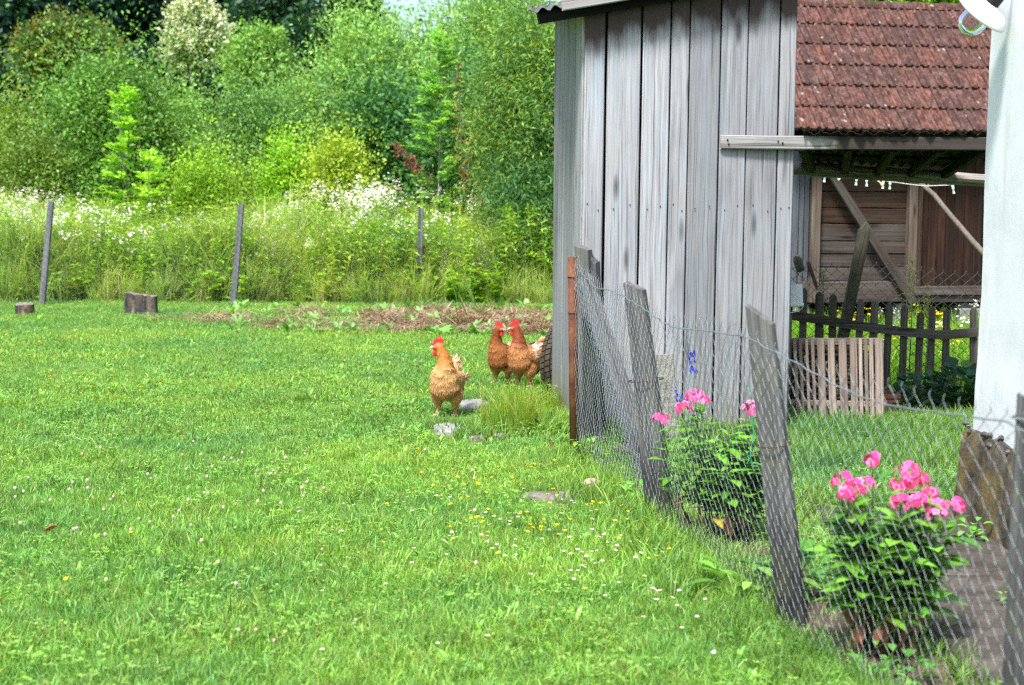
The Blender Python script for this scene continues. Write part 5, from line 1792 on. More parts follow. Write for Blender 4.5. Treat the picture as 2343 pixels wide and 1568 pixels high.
# ---- wild meadow behind the far fence
MG = [(0.30, 0.50, 0.07), (0.37, 0.56, 0.09), (0.23, 0.43, 0.06), (0.46, 0.58, 0.19)]
MGY = [(0.42, 0.54, 0.13), (0.50, 0.56, 0.22), (0.30, 0.48, 0.09)]
tall = [blades(60, 0.22, (0.45, 1.15), (0.008, 0.016), MG if i % 2 else MGY, 760 + i, 0.75, 'meadow', seg=3) for i in range(5)]
def herb(seed, hgt, nst, cols, leafL, wl, flower=None, fr=0.0, spread=0.12, fl_n=10, fl_s=0.013):
    r_ = random.Random(seed); mb = MB()
    for s_ in range(nst):
        b0 = Vector((r_.uniform(-spread, spread), r_.uniform(-spread, spread), 0))
        h = hgt * r_.uniform(0.7, 1.1)
        ln = Vector((r_.uniform(-.18, .18), r_.uniform(-.18, .18), 1)) * h
        c = cols[r_.randrange(len(cols))]; g0 = r_.uniform(0.8, 1.2)
        side = Vector((r_.uniform(-1, 1), r_.uniform(-1, 1), 0)).normalized() * 0.004
        mb.add([b0 - side, b0 + side, b0 + ln + side * .4, b0 + ln - side * .4], [(0, 1, 2, 3)], 0, [x * 0.8 for x in c])
        for k in range(int(16 * hgt) + 5):
            u = r_.uniform(0.12, 0.95)
            az = r_.uniform(0, 6.283)
            d = Vector((math.cos(az), math.sin(az), r_.uniform(-0.1, 0.7)))
            l = leafL * r_.uniform(0.6, 1.2) * (1.15 - 0.6 * u)
            p0 = b0 + ln * u
            sd = d.cross(Vector((0, 0, 1))).normalized() * l * wl * 0.5
            g = g0 * r_.uniform(0.75, 1.25)
            m = p0 + d * l * 0.5 + Vector((0, 0, 0.02 * l))
            t_ = p0 + d * l - Vector((0, 0, 0.25 * l))
            mb.add([p0, m + sd, t_, m - sd], [(0, 1, 2, 3)], 0, [x * g for x in c])
        if flower and r_.random() < fr:
            for k in range(fl_n):
                a_ = r_.uniform(0, 6.283); q_ = r_.uniform(0, 0.085)
                p0 = b0 + ln + Vector((math.cos(a_) * q_, math.sin(a_) * q_, r_.uniform(-.06, .05)))
                s1 = fl_s * r_.uniform(0.7, 1.3)
                az = r_.uniform(0, 6.28)
                nrm = Vector((r_.uniform(-.5, .5), r_.uniform(-.8, .2), 1)).normalized()
                x_ = nrm.cross(Vector((0.3, 1, 0))).normalized(); y_ = nrm.cross(x_)
                mb.add([p0 + (x_ * math.cos(w) + y_ * math.sin(w)) * s1 for w in (az, az + 1.05, az + 2.1, az + 3.14, az + 4.19, az + 5.24)], [(0, 1, 2, 3, 4, 5)], 1, flower)
    return mb.mesh('herb', [M['meadow'], M['flower']], tint=True)
HC = [(0.24, 0.46, 0.05), (0.30, 0.52, 0.06), (0.18, 0.39, 0.055), (0.36, 0.55, 0.10)]
WHT = (0.85, 0.86, 0.80)
herbs = [herb(780 + i, 0.95, 7, HC, 0.12, 0.32) for i in range(4)]
fleab = [herb(790 + i, 1.15, 6, HC, 0.10, 0.26, WHT, 0.9, fl_n=12, fl_s=0.012) for i in range(4)]
tiny = [herb(800 + i, 0.75, 6, HC, 0.07, 0.2, WHT, 0.8, fl_n=7, fl_s=0.006) for i in range(2)]
low = [herb(810 + i, 0.38, 6, [(0.30, 0.52, 0.03), (0.36, 0.56, 0.045), (0.22, 0.46, 0.035)], 0.14, 0.62, spread=0.16) for i in range(4)]
def gz_arr(x, y): return np.where(y < 23.5, 0, 0.035 * (np.minimum(y, 90) - 23.5))
def band(n, x0, x1, y0, y1, seed, powr=1.0):
    r_ = np.random.default_rng(seed)
    y = y0 + (y1 - y0) * r_.random(n) ** powr
    t = r_.uniform(x0, x1, n)
    x = (t - 1171) / FPX * y
    return np.stack([x, y, gz_arr(x, y)], -1)
YB = G(530, 692).y + 0.25
p = band(3700, -120, 1330, YB, 31, 81, 1.2)
hh = 0.95 + 0.55 * np.array([mnoise.noise(Vector((q[0] * 0.6, q[1] * 0.6, 2))) for q in p])
s_, rz_, v_ = sc(p, 0.7, 1.25, 9, 5)
scatter('tall_meadow_grass', 'tall unmown meadow grass behind the far wire fence', p, s_ * hh, rz_, v_, tall, 0.1, 9)
p = band(2900, -120, 1330, YB - 0.1, 30, 82, 1.4)
scatter('meadow_herbs', 'leafy wild herbs crowding behind the far wire fence', p, *sc(p, 0.65, 1.4, 10, 4), herbs, 0.1, 10)
# white flowering herbs in drifts
dr = []
def drift(n, px, py, sx, sy, Y0, Y1, seed):
    r_ = np.random.default_rng(seed)
    for i in range(n):
        Y = r_.uniform(Y0, Y1)
        q = W(px + r_.normal() * sx, py + abs(r_.normal()) * sy, Y)
        gz = float(gz_arr(np.array([q.x]), np.array([Y]))[0])
        h = q.z - gz
        if h < 0.3: continue
        dr.append((q.x, Y, gz, h / 1.15))
drift(60, 60, 440, 70, 50, 24.6, 27.5, 1); drift(40, 20, 480, 45, 70, 24.2, 26, 2); drift(22, 110, 500, 60, 60, 24, 25.5, 3)
drift(38, 850, 422, 36, 24, 24.8, 26.5, 4); drift(20, 800, 460, 70, 50, 24.4, 26, 5); drift(12, 690, 440, 35, 50, 24.5, 26, 6)
drift(14, 1040, 440, 70, 50, 24.3, 26, 7); drift(24, 250, 470, 120, 60, 24, 26, 8); drift(16, 430, 500, 120, 60, 24, 26, 9); drift(6, 1110, 430, 30, 30, 24.3, 25.5, 10)
drift(60, 600, 500, 380, 80, YB, YB + 1.0, 21); drift(60, 80, 480, 110, 90, YB, YB + 0.8, 22); drift(60, 880, 500, 170, 80, YB, YB + 0.8, 23)
D_ = np.array(dr)
rr_ = np.random.default_rng(3)
scatter('white_wildflowers', 'drifts of white daisy like wildflowers in the wild meadow', D_[:, :3], D_[:, 3], rr_.uniform(0, 6.28, len(D_)), rr_.integers(0, 4, len(D_)), fleab, 0.06, 11)
p = band(420, 560, 1330, YB - 0.2, YB + 0.6, 83)
scatter('tiny_wildflowers', 'fine stemmed herbs with tiny white flowers behind the far fence', p, *sc(p, 0.6, 1.1, 12, 2), tiny, 0.1, 12)
p = band(430, -60, 1330, YB - 0.55, YB + 0.1, 85)
scatter('meadow_edge_grass', 'pale loose grass along the foot of the far wire fence', p, *sc(p, 0.25, 0.75, 16, 5), tall, 0.15, 16)
p = band(330, -60, 1330, YB - 0.45, YB + 0.35, 84)
p = p[np.array([mnoise.noise(Vector((q[0] * 0.55, q[1] * 0.6, 6.6))) > -0.08 for q in p])]
scatter('low_brambles', 'low yellow green bramble leaves along the far fence foot', p, *sc(p, 0.45, 1.5, 13, 4), low, 0.1, 13)

# ---- small meadow between picket fence and barn
r = np.random.default_rng(31)
n = 900
p = np.stack([r.uniform(1.9, 6.3, n), r.uniform(11.9, 17.6, n), np.zeros(n)], -1)
small = [blades(50, 0.16, (0.18, 0.5), (0.006, 0.011), [(0.20, 0.42, 0.03), (0.26, 0.46, 0.04), (0.16, 0.36, 0.03)], 830 + i, 0.6, 'meadow', seg=3) for i in range(3)]
scatter('barn_meadow_grass', 'bright green grass between picket fence and barn', p, *sc(p, 0.4, 0.85, 14, 3), small, 0.1, 14)
yfl = [herb(840 + i, 0.5, 5, [(0.18, 0.40, 0.03), (0.14, 0.34, 0.03)], 0.07, 0.3, (0.75, 0.55, 0.01), 0.9, fl_n=5, fl_s=0.014) for i in range(2)] + [herb(845, 0.62, 5, [(0.18, 0.40, 0.03)], 0.07, 0.3, WHT, 0.9, fl_n=6, fl_s=0.014)]
n = 45
p = np.stack([r.uniform(1.9, 6.3, n), r.uniform(11.9, 16.5, n), np.zeros(n)], -1)
scatter('barn_meadow_flowers', 'yellow and white flowers in the grass before the barn', p, *sc(p, 0.45, 0.95, 15, 3), yfl, 0.1, 15)

# ------------------------------------------------------------------ hens
def remeshed(mb, voxel, smooth_it, name):
    me = mb.mesh(name, [], smooth=True)
    o = bpy.data.objects.new('tmp', me)
    COL.objects.link(o)
    m = o.modifiers.new('r', 'REMESH'); m.mode = 'VOXEL'; m.voxel_size = voxel; m.use_smooth_shade = True
    s = o.modifiers.new('s', 'SMOOTH'); s.factor = 0.5; s.iterations = smooth_it
    dg = bpy.context.evaluated_depsgraph_get()
    out = bpy.data.meshes.new_from_object(o.evaluated_get(dg))
    bpy.data.objects.remove(o)
    out.name = name
    return out

M['feather'] = leafmat('hen_feather', 1.0, 0.12, 0.6, 0.2, rndv=0.0)
M['skin_red'] = plain('red_comb_skin', (0.62, 0.022, 0.03), 0.45, 0, 0.4, var=0.15, scale=120)
M['face_skin'] = plain('pink_face_skin', (0.56, 0.11, 0.075), 0.55, 0, 0.3, var=0.2, scale=160)
M['beak'] = plain('horn_beak', (0.62, 0.42, 0.27), 0.4)
M['eye'] = plain('amber_eye', (0.30, 0.10, 0.02), 0.15, 0, 0.6)
M['shank'] = plain('pinkish_shank', (0.60, 0.38, 0.25), 0.6, var=0.2, scale=90)

def hen(label, loc, rz, head_yaw, pal, seed, legs=True, scale=1.0, neck_lean=0.0, tail_up=1.0, breast_up=0.0, side=0.0):
    """local frame: +X forward, +Y the hen's left, +Z up. pal(p, region) -> colour"""
    root = thing('hen', label, 'hen', loc, rz, 'hens on the lawn')
    root.scale = (scale,) * 3
    rr = random.Random(seed); r = np.random.default_rng(seed)
    mb = MB()
    tilt = Matrix.Rotation(R(-16 - breast_up), 3, 'Y')
    mb.ellipsoid((-0.01, 0, 0.245), (0.150, 0.104, 0.110), 24, 16, M=tilt)
    mb.ellipsoid((0.056, 0, 0.265), (0.090, 0.096, 0.105), 24, 16)
    mb.ellipsoid((0.045, 0, 0.212), (0.094, 0.104, 0.092), 24, 16)
    mb.ellipsoid((-0.095, 0, 0.205), (0.090, 0.100, 0.095), 20, 14)
    for s in (-1, 1):
        mb.ellipsoid((-0.010, s * 0.062, 0.150), (0.066, 0.052, 0.070), 16, 12)
        mb.ellipsoid((-0.045, s * 0.083, 0.250), (0.120, 0.024, 0.060), 16, 12, M=Matrix.Rotation(R(-6), 3, 'Y'))
        mb.ellipsoid((-0.004, s * 0.060, 0.095), (0.030, 0.026, 0.040), 12, 10)
    # neck: a cape that narrows upward
    nx = neck_lean
    neck = [((0.066, 0, 0.305), 0.082), ((0.080 + nx * .2, -side * .35, 0.340), 0.069), ((0.092 + nx * .5, -side * .35, 0.380), 0.057), ((0.103 + nx * .8, -side * .05, 0.420), 0.047), ((0.110 + nx, side * .45, 0.455), 0.042), ((0.114 + nx, side * .85, 0.480), 0.037)]
    for (c, q) in neck:
        mb.ellipsoid(c, (q * 1.04, q * 0.96, q * 0.85), 18, 12)
    hc = Vector((0.118 + nx, side, 0.486))
    hr = Matrix.Rotation(head_yaw, 3, 'Z')
    mb.ellipsoid(hc + hr @ Vector((0.002, 0, 0.0)), (0.040, 0.031, 0.033), 16, 12, M=hr)
    mb.ellipsoid(hc + hr @ Vector((0.022, 0, -0.004)), (0.024, 0.021, 0.020), 14, 10, M=hr)
    # tail stub
    for i in range(4):
        u = i / 3
        mb.ellipsoid((-0.135 - 0.075 * u, 0, 0.275 + 0.085 * u * tail_up), (0.06 - 0.02 * u, 0.050 - 0.022 * u, 0.055 - 0.015 * u), 14, 10)
    me = remeshed(mb, 0.0065, 10, 'body')
    V = np.empty(len(me.vertices) * 3, dtype=np.float32); me.vertices.foreach_get('co', V); V = V.reshape(-1, 3)
    colr = np.array([pal(v, rr) for v in V])
    a = me.attributes.new('tint', 'FLOAT_COLOR', 'POINT')
    c4 = np.ones((len(V), 4), dtype=np.float32); c4[:, :3] = colr * 0.85
    a.data.foreach_set('color', c4.ravel())
    me.materials.clear(); me.materials.append(M['feather'])
    obj('body', me, root)
    # feathers: small overlapping vanes lying back along the body
    me.calc_loop_triangles()
    T = np.empty(len(me.loop_triangles) * 3, dtype=np.int32); me.loop_triangles.foreach_get('vertices', T); T = T.reshape(-1, 3)
    A, B, C = V[T[:, 0]], V[T[:, 1]], V[T[:, 2]]
    N = np.cross(B - A, C - A); area = np.linalg.norm(N, axis=1)
    N = unit(N)
    nf = 6000
    idx = r.choice(len(T), nf, p=area / area.sum())
    u = r.random((nf, 1)); w = r.random((nf, 1)); m = (u + w) > 1; u = np.where(m, 1 - u, u); w = np.where(m, 1 - w, w)
    P = A[idx] * (1 - u - w) + B[idx] * u + C[idx] * w
    Nn = N[idx]
    hd = np.linalg.norm(P - np.array(hc), axis=1)
    keep = hd > 0.036
    P, Nn = P[keep], Nn[keep]
    flow = np.tile(np.array([-0.75, 0.0, -0.55]), (len(P), 1))
    nk = P[:, 2] > 0.335
    flow[P[:, 0] > 0.02] = np.array([-0.25, 0, -1.0])
    nk = nk | (P[:, 0] > 0.05)
    tl = P[:, 0] < -0.14
    flow[tl] = np.array([-0.8, 0, 0.45 * tail_up])
    lw = P[:, 2] < 0.17
    flow[lw] = np.array([-0.45, 0, -0.8])
    flow = flow + r.normal(size=flow.shape) * 0.16
    tang = flow - Nn * (flow * Nn).sum(1, keepdims=True)
    D = unit(unit(tang) + Nn * r.uniform(0.01, 0.11, (len(P), 1)))
    S = unit(np.cross(D, Nn))
    L = np.where(nk, 0.034, 0.022) * r.uniform(0.7, 1.25, len(P))
    L = np.where(tl, 0.07, L)
    Wd = np.where(nk, 0.007, 0.012) * r.uniform(0.8, 1.2, len(P))
    L, Wd = L[:, None], Wd[:, None]
    Q = np.empty((len(P), 5, 3))
    P = P - Nn * 0.002
    Q[:, 0] = P - S * Wd * 0.2; Q[:, 1] = P + S * Wd * 0.2
    Q[:, 2] = P + D * L * 0.65 + S * Wd * 0.5; Q[:, 3] = P + D * L + Nn * 0.001; Q[:, 4] = P + D * L * 0.65 - S * Wd * 0.5
    fc = np.array([pal(p_, rr) for p_ in P]) * r.uniform(0.66, 1.28, (len(P), 1))
    fcol = np.repeat(fc[:, None, :], 5, axis=1)
    fcol[:, 3] *= 1.25; fcol[:, 0] *= 0.65; fcol[:, 1] *= 0.65
    o = obj('feathers', np_mesh('feathers', Q.reshape(-1, 3), np.arange(5 * len(P)).reshape(-1, 5), M['feather'], fcol.reshape(-1, 3)), root)
    o['kind'] = 'stuff'
    # comb
    mb = MB()
    prof = [(-0.020, 0.022), (-0.036, 0.046), (-0.025, 0.060), (-0.018, 0.046), (-0.012, 0.076), (-0.003, 0.050), (0.005, 0.080), (0.012, 0.050), (0.022, 0.070), (0.026, 0.044), (0.037, 0.052), (0.039, 0.030), (0.048, 0.020), (0.046, 0.004), (0.025, 0.014)]
    n = len(prof)
    vv = []
    for (x, z) in prof:
        th = 0.0065 if z < 0.03 else 0.0035
        for s in (-1, 1): vv.append(hc + hr @ Vector((x + 0.002, s * th, z)))
    ff = [(2 * i, 2 * ((i + 1) % n), 2 * ((i + 1) % n) + 1, 2 * i + 1) for i in range(n)]
    ff += [tuple(2 * i for i in range(n))[::-1], tuple(2 * i + 1 for i in range(n))]
    mb.add(vv, ff)
    obj('comb', mb.mesh('comb', M['skin_red']), root)
    for s in (-1, 1):
        mb = MB()
        mb.ellipsoid(hc + hr @ Vector((0.030, s * 0.011, -0.040)), (0.015, 0.006, 0.025), 12, 8, M=hr)
        obj('wattle', mb.mesh('wattle', M['skin_red'], smooth=True), root)
        mb = MB()
        mb.ellipsoid(hc + hr @ Vector((0.021, s * 0.0185, 0.0)), (0.021, 0.009, 0.016), 12, 8, M=hr)
        mb.ellipsoid(hc + hr @ Vector((-0.006, s * 0.026, -0.010)), (0.008, 0.005, 0.012), 10, 6, M=hr)
        fo = obj('face', mb.mesh('face', M['face_skin'], smooth=True), root)
        mb = MB()
        mb.ellipsoid(hc + hr @ Vector((0.020, s * 0.0258, 0.005)), (0.0052, 0.003, 0.0052), 10, 6, M=hr)
        obj('eye', mb.mesh('eye', M['eye'], smooth=True), root)
    mb = MB()
    b = [hc + hr @ Vector(q) for q in ((0.034, 0, 0.002), (0.048, 0, 0.000), (0.062, 0, -0.007), (0.067, 0, -0.013))]
    mb.tube(b, [0.012, 0.010, 0.005, 0.001], 8)
    obj('beak', mb.mesh('beak', M['beak'], smooth=True), root)
    # tail feathers
    mb = MB()
    for i in range(9):
        s = (i - 4) / 4
        p0 = Vector((-0.17, s * 0.030, 0.315)); d = Vector((-0.55 - 0.1 * abs(s), s * 0.28, 0.75 * tail_up)).normalized()
        col = pal(np.array([-0.22, 0, 0.36]), rr) * rr.uniform(0.75, 1.2)
        ln = 0.085 - 0.02 * abs(s)
        sd = Vector((0.25, 1, 0.1)).normalized() * 0.014
        bk = Vector((-0.012, 0, -0.012))
        mb.add([p0 - sd * .4, p0 + sd * .4, p0 + d * ln * .6 + sd + bk, p0 + d * ln, p0 + d * ln * .6 - sd + bk], [(0, 1, 2, 3, 4)], 0, [tuple(col * .7), tuple(col * .7), tuple(col), tuple(col * 0.6), tuple(col)])
    t = obj('tail', mb.mesh('tail', M['feather'], tint=True), root)
    # legs
    for s, fx in ((-1, 0.035), (1, -0.030)):
        mb = MB()
        k = Vector((-0.004, s * 0.058, 0.085)); f = Vector((fx, s * 0.060, 0.010))
        mb.tube([k, k.lerp(f, 0.5) + Vector((-0.006, 0, 0)), f], [0.012, 0.0085, 0.009], 8)
        for (ax_, ln) in ((0.0, 0.055), (0.55, 0.046), (-0.55, 0.046), (3.14, 0.026)):
            d = Vector((math.cos(ax_), math.sin(ax_), 0))
            mb.tube([f, f + d * ln * 0.5 + Vector((0, 0, 0.006)), f + d * ln + Vector((0, 0, -0.006))], [0.0075, 0.0055, 0.002], 6)
        lg = obj('leg', mb.mesh('leg', M['shank'], smooth=True), root)
        mb = MB()
        col = pal(np.array([0.0, s * 0.06, 0.10]), rr)
        for q in range(60):
            u_ = rr.uniform(0.0, 0.95); p0 = k.lerp(f, u_)
            az = rr.uniform(0, 6.283)
            d = Vector((math.cos(az) * 0.6 - 0.1, math.sin(az) * 0.6 + s * 0.25, -0.8)).normalized()
            ln = rr.uniform(0.016, 0.032)
            sd = d.cross(Vector((0, 0, 1))).normalized() * 0.005
            g = rr.uniform(0.85, 1.35)
            p0 = p0 + Vector((math.cos(az), math.sin(az), 0)) * 0.007
            mb.add([p0, p0 + d * ln * .6 + sd, p0 + d * ln, p0 + d * ln * .6 - sd], [(0, 1, 2, 3)], 0, tuple(col * g))
        fo = obj('leg_feathers', mb.mesh('leg_feathers', M['feather'], tint=True), lg)
        fo['kind'] = 'stuff'
    return root

def lerp3(a, b, t): return np.array(a) * (1 - t) + np.array(b) * t
def sm(a, b, x): t = min(1.0, max(0.0, (x - a) / (b - a))); return t * t * (3 - 2 * t)
def pal_gold(p, rr):
    x, y, z = p
    n = mnoise.noise(Vector((x * 30, y * 30, z * 14)))
    c = lerp3((0.38, 0.195, 0.08), (0.60, 0.345, 0.145), sm(0.17, 0.29, z + 0.03 * n))
    c = lerp3(c, (0.48, 0.195, 0.042), sm(0.32, 0.40, z + 0.04 * n) * sm(-0.06, 0.02, x))
    c = lerp3(c, (0.62, 0.38, 0.18), sm(0.04, -0.05, x) * sm(0.40, 0.33, z) * (0.6 + 0.4 * n))
    c = lerp3(c, (0.58, 0.40, 0.24), sm(-0.12, -0.17, x))
    if x < -0.16 and rr.random() < 0.15: c = np.array((0.24, 0.17, 0.13))
    c = lerp3(c, (0.46, 0.24, 0.10), sm(0.17, 0.14, z))
    return c
def pal_red(p, rr):
    x, y, z = p
    n = mnoise.noise(Vector((x * 22, y * 22, z * 22)))
    c = lerp3((0.20, 0.068, 0.022), (0.33, 0.125, 0.036), sm(0.15, 0.30, z + 0.03 * n))
    c = lerp3(c, (0.24, 0.068, 0.016), sm(0.33, 0.42, z + 0.03 * n) * sm(-0.02, 0.04, x))
    if x < 0.02 and z > 0.2 and z < 0.36: c = lerp3(c, (0.46, 0.20, 0.07) if n < 0.22 else (0.70, 0.52, 0.38), 0.75)
    c = lerp3(c, (0.50, 0.28, 0.13), sm(-0.12, -0.17, x))
    c = lerp3(c, (0.40, 0.19, 0.08), sm(0.17, 0.14, z))
    return c
def pal_buff(p, rr):
    x, y, z = p
    n = mnoise.noise(Vector((x * 20 + 5, y * 20, z * 20)))
    c = lerp3((0.34, 0.13, 0.045), (0.46, 0.20, 0.075), sm(0.15, 0.28, z + 0.03 * n))
    c = lerp3(c, (0.22, 0.050, 0.014), sm(0.32, 0.41, z + 0.03 * n) * sm(-0.02, 0.04, x))
    if x < 0.02 and z > 0.24 and n > 0.14: c = lerp3(c, (0.70, 0.58, 0.47), 0.8)
    c = lerp3(c, (0.42, 0.21, 0.09), sm(0.17, 0.14, z))
    return c
g = G(1021, 953)
hen('golden buff hen standing alone and looking over the lawn', (g.x, g.y, 0.0), R(-90 - 14), R(-66), pal_gold, 61, scale=1.0, neck_lean=-0.035, tail_up=0.75, side=-0.028)
g = G(1147, 878)
hen('chestnut hen with its head turned to the paler hen beside the tyre', (g.x, g.y, 0.0), R(-90 - 30), R(112), pal_red, 62, scale=0.93, neck_lean=-0.02, tail_up=0.7, side=0.022)
g = G(1197, 886)
hen('white flecked brown hen next to the tyre facing the chestnut hen', (g.x, g.y, 0.0), R(-90 - 42), R(-44), pal_buff, 63, scale=0.98, neck_lean=-0.045, tail_up=0.7, side=-0.024)

# ------------------------------------------------------------------ flat stones, pebble, stakes
def rock(name, label, c, rx, ry, rz_, mat, seed, cat='stone', zc=0.0, n=36, k=18, flat=True, rot=0.0, rough=0.18):
    mb = MB()
    mb.ellipsoid((0, 0, 0), (1, 1, 1), n, k)
    vv = []
    for p in mb.v:
        p = Vector(p)
        d = 1 + rough * mnoise.noise(p * 1.3 + Vector((seed * 3.1, 0, 0))) + rough * 0.4 * mnoise.noise(p * 3.5 + Vector((seed, 2, 1)))
        q = Vector((p.x * d * rx, p.y * d * ry, p.z * rz_))
        if flat and p.z > 0: q.z = rz_ * (0.85 * (1 - math.exp(-4 * p.z)) + 0.07 * mnoise.noise(p * 2 + Vector((seed, 0, 5))))
        vv.append(tuple(q))
    mb.v = vv
    o = obj(name, mb.mesh(name, M[mat], smooth=True), None, (c[0], c[1], zc), (0, 0, rot))
    return tag(o, label, cat)
for i, (nm, lb, px, py, hw, hd, mt) in enumerate(FLAGS):
    p = G(px, py)
    rock(nm, lb, p, hw / FPX * p.y, hd, 0.042, mt, i + 1, zc=0.0)['group'] = 'flat stones set in the grass'
p = G(1353, 1136); rock('round_stone', 'rounded tan stone lying on the narrow stone strip', p, 0.052, 0.04, 0.038, 'pebble', 9, flat=False, zc=0.055, rough=0.25)
p = G(1140, 1003); rock('round_stone', 'small white stone beside the hen path', p, 0.035, 0.03, 0.025, 'flag', 10, flat=False, zc=0.012)

def stake(label, p0, p1, r_):
    mb = MB()
    L = (Vector(p1) - Vector(p0)).length
    mb.lathe([(0.0, -0.05), (r_, -0.05), (r_, L - r_ * 0.4), (r_ * 1.12, L - r_ * 0.3), (r_ * 1.1, L), (0, L)], 12)
    o = obj('iron_stake', mb.mesh('iron_stake', M['rust'], smooth=False), None, mw=frame(p0, p1))
    return tag(o, label, 'stake')
g = G(1262, 1036); stake('short rusty iron peg in the grass left of the pipe post', g, g + Vector((0.0, 0, 0.065)), 0.011)
g = G(1482, 1160) ; stake('rusty iron stake at the foot of the second fence post', g, W(1473, 1062, g.y), 0.014)

# concrete slab standing against the shed front, behind the fence
def slab():
    a, b = G(1524, 1010), W(1516, 810, 9.0)
    a = Vector((a.x, 9.0, 0))
    rt = plank_mesh(b.z + 0.05, 0.125, 0.06, M['concrete'], seed=9, segs=6, wob=0.02, rag=0.006)
    o = obj('concrete_slab', rt, None, mw=frame((a.x, 9.0, -0.05), (b.x, 9.0, b.z), (0, -1, 0)))
    tag(o, 'narrow grey concrete slab standing before the shed planks', 'slab')
slab()

# ------------------------------------------------------------------ stumps
def stump(label, px, py, w_px, h_px, seed):
    c = G(px, py)
    s = c.y / FPX
    rx, hgt = w_px / 2 * s, h_px * s
    root = thing('tree_stump', label, 'stump', (c.x, c.y, 0), group='stumps at the back of the lawn')
    mb = MB()
    n = 28
    vv, ff = [], []
    lv = [-0.03, 0.25, 0.6, 1.0]
    for j, u in enumerate(lv):
        for i in range(n):
            w = 6.2832 * i / n
            q = 1 + 0.15 * mnoise.noise(Vector((math.cos(w) * 1.5, math.sin(w) * 1.5, seed))) + 0.05 * mnoise.noise(Vector((math.cos(w) * 6, math.sin(w) * 6, seed + u)))
            q *= (1.02 - 0.08 * u) if u < 0.9 else 0.96
            vv.append((math.cos(w) * rx * q, math.sin(w) * rx * 0.8 * q, hgt * u * (1 + 0.10 * math.cos(w + seed) + (0.12 * mnoise.noise(Vector((math.cos(w) * 3, math.sin(w) * 3, seed + 9))) if u > 0.9 else 0))))
    for j in range(len(lv) - 1):
        for i in range(n):
            i2 = (i + 1) % n
            ff.append((j * n + i, j * n + i2, (j + 1) * n + i2, (j + 1) * n + i))
    mb.add(vv, ff)
    obj('bark', mb.mesh('bark', M['stump'], smooth=True), root)
    mb = MB()
    top = vv[-n:]
    mb.add([(x * 0.985, y * 0.985, z + 0.002) for (x, y, z) in top] + [(0, 0, hgt * 0.99)], [(i, (i + 1) % n, n) for i in range(n)])
    obj('cut_top', mb.mesh('cut_top', M['stump_top']), root)
stump('large charred stump before the yellow green brambles', 323, 720, 76, 46, 3.0)
stump('small low grey stump near the left fence post', 56, 722, 46, 26, 5.0)

# stick lying behind the hens
mb = MB()
a, b = W(1172, 797, 13.2), W(1300, 769, 13.0)
mb.tube([a, a.lerp(b, 0.4) + Vector((0, 0, 0.012)), b], [0.010, 0.012, 0.014], 7)
tag(obj('stick', mb.mesh('stick', M['stick'], smooth=True)), 'thin pale stick reaching out from behind the shed', 'stick')

# ------------------------------------------------------------------ tyre
def tyre():
    Y = 11.25
    c = W(1299, 838, Y)
    root = thing('tyre', 'old dusty car tyre standing behind the shed corner', 'tyre', (c.x, c.y, 0), R(62))
    Ro, wd = 0.30, 0.19
    cz = Ro - 0.01
    # axis along local Y; tread pattern blocks raised
    mb = MB()
    prof = [(-0.075, 0.185), (-0.090, 0.205), (-0.098, 0.240), (-0.092, 0.272), (-0.080, 0.288), (-0.055, 0.2945), (0, 0.297), (0.055, 0.2945), (0.080, 0.288), (0.092, 0.272), (0.098, 0.240), (0.090, 0.205), (0.075, 0.185), (0.06, 0.20), (0.05, 0.26), (-0.05, 0.26), (-0.06, 0.20)]
    n = 72
    vv, ff, k = [], [], len(prof)
    for i in range(n):
        w = 6.2832 * i / n
        for (y, q) in prof: vv.append((math.cos(w) * q, y, cz + math.sin(w) * q))
    for i in range(n):
        i2 = (i + 1) % n
        for j in range(k):
            j2 = (j + 1) % k
            ff.append((i * k + j, i * k + j2, i2 * k + j2, i2 * k + j))
    mb.add(vv, ff)
    obj('carcass', mb.mesh('carcass', M['rubber_side'], smooth=True), root)
    mb = MB()
    nb = 44
    for i in range(nb):
        for (y0, y1, sh) in ((-0.086, -0.050, 0.0), (-0.044, -0.006, 0.5), (0.006, 0.044, 0.0), (0.050, 0.086, 0.5)):
            w0 = 6.2832 * (i + sh + 0.06) / nb; w1 = 6.2832 * (i + sh + 0.86) / nb
            sk = 0.04
            pts = []
            for (q) in (0.286, 0.303):
                for (w, y) in ((w0, y0), (w0 + sk, y1), (w1 + sk, y1), (w1, y0)):
                    qq = q - (0.010 if abs(y) > 0.07 else 0)
                    pts.append((math.cos(w) * qq, y, cz + math.sin(w) * qq))
            mb.add(pts, [(4, 5, 6, 7), (0, 1, 5, 4), (1, 2, 6, 5), (2, 3, 7, 6), (3, 0, 4, 7)])
    o = obj('tread', mb.mesh('tread', M['rubber']), root)
    o['kind'] = 'stuff'
tyre()

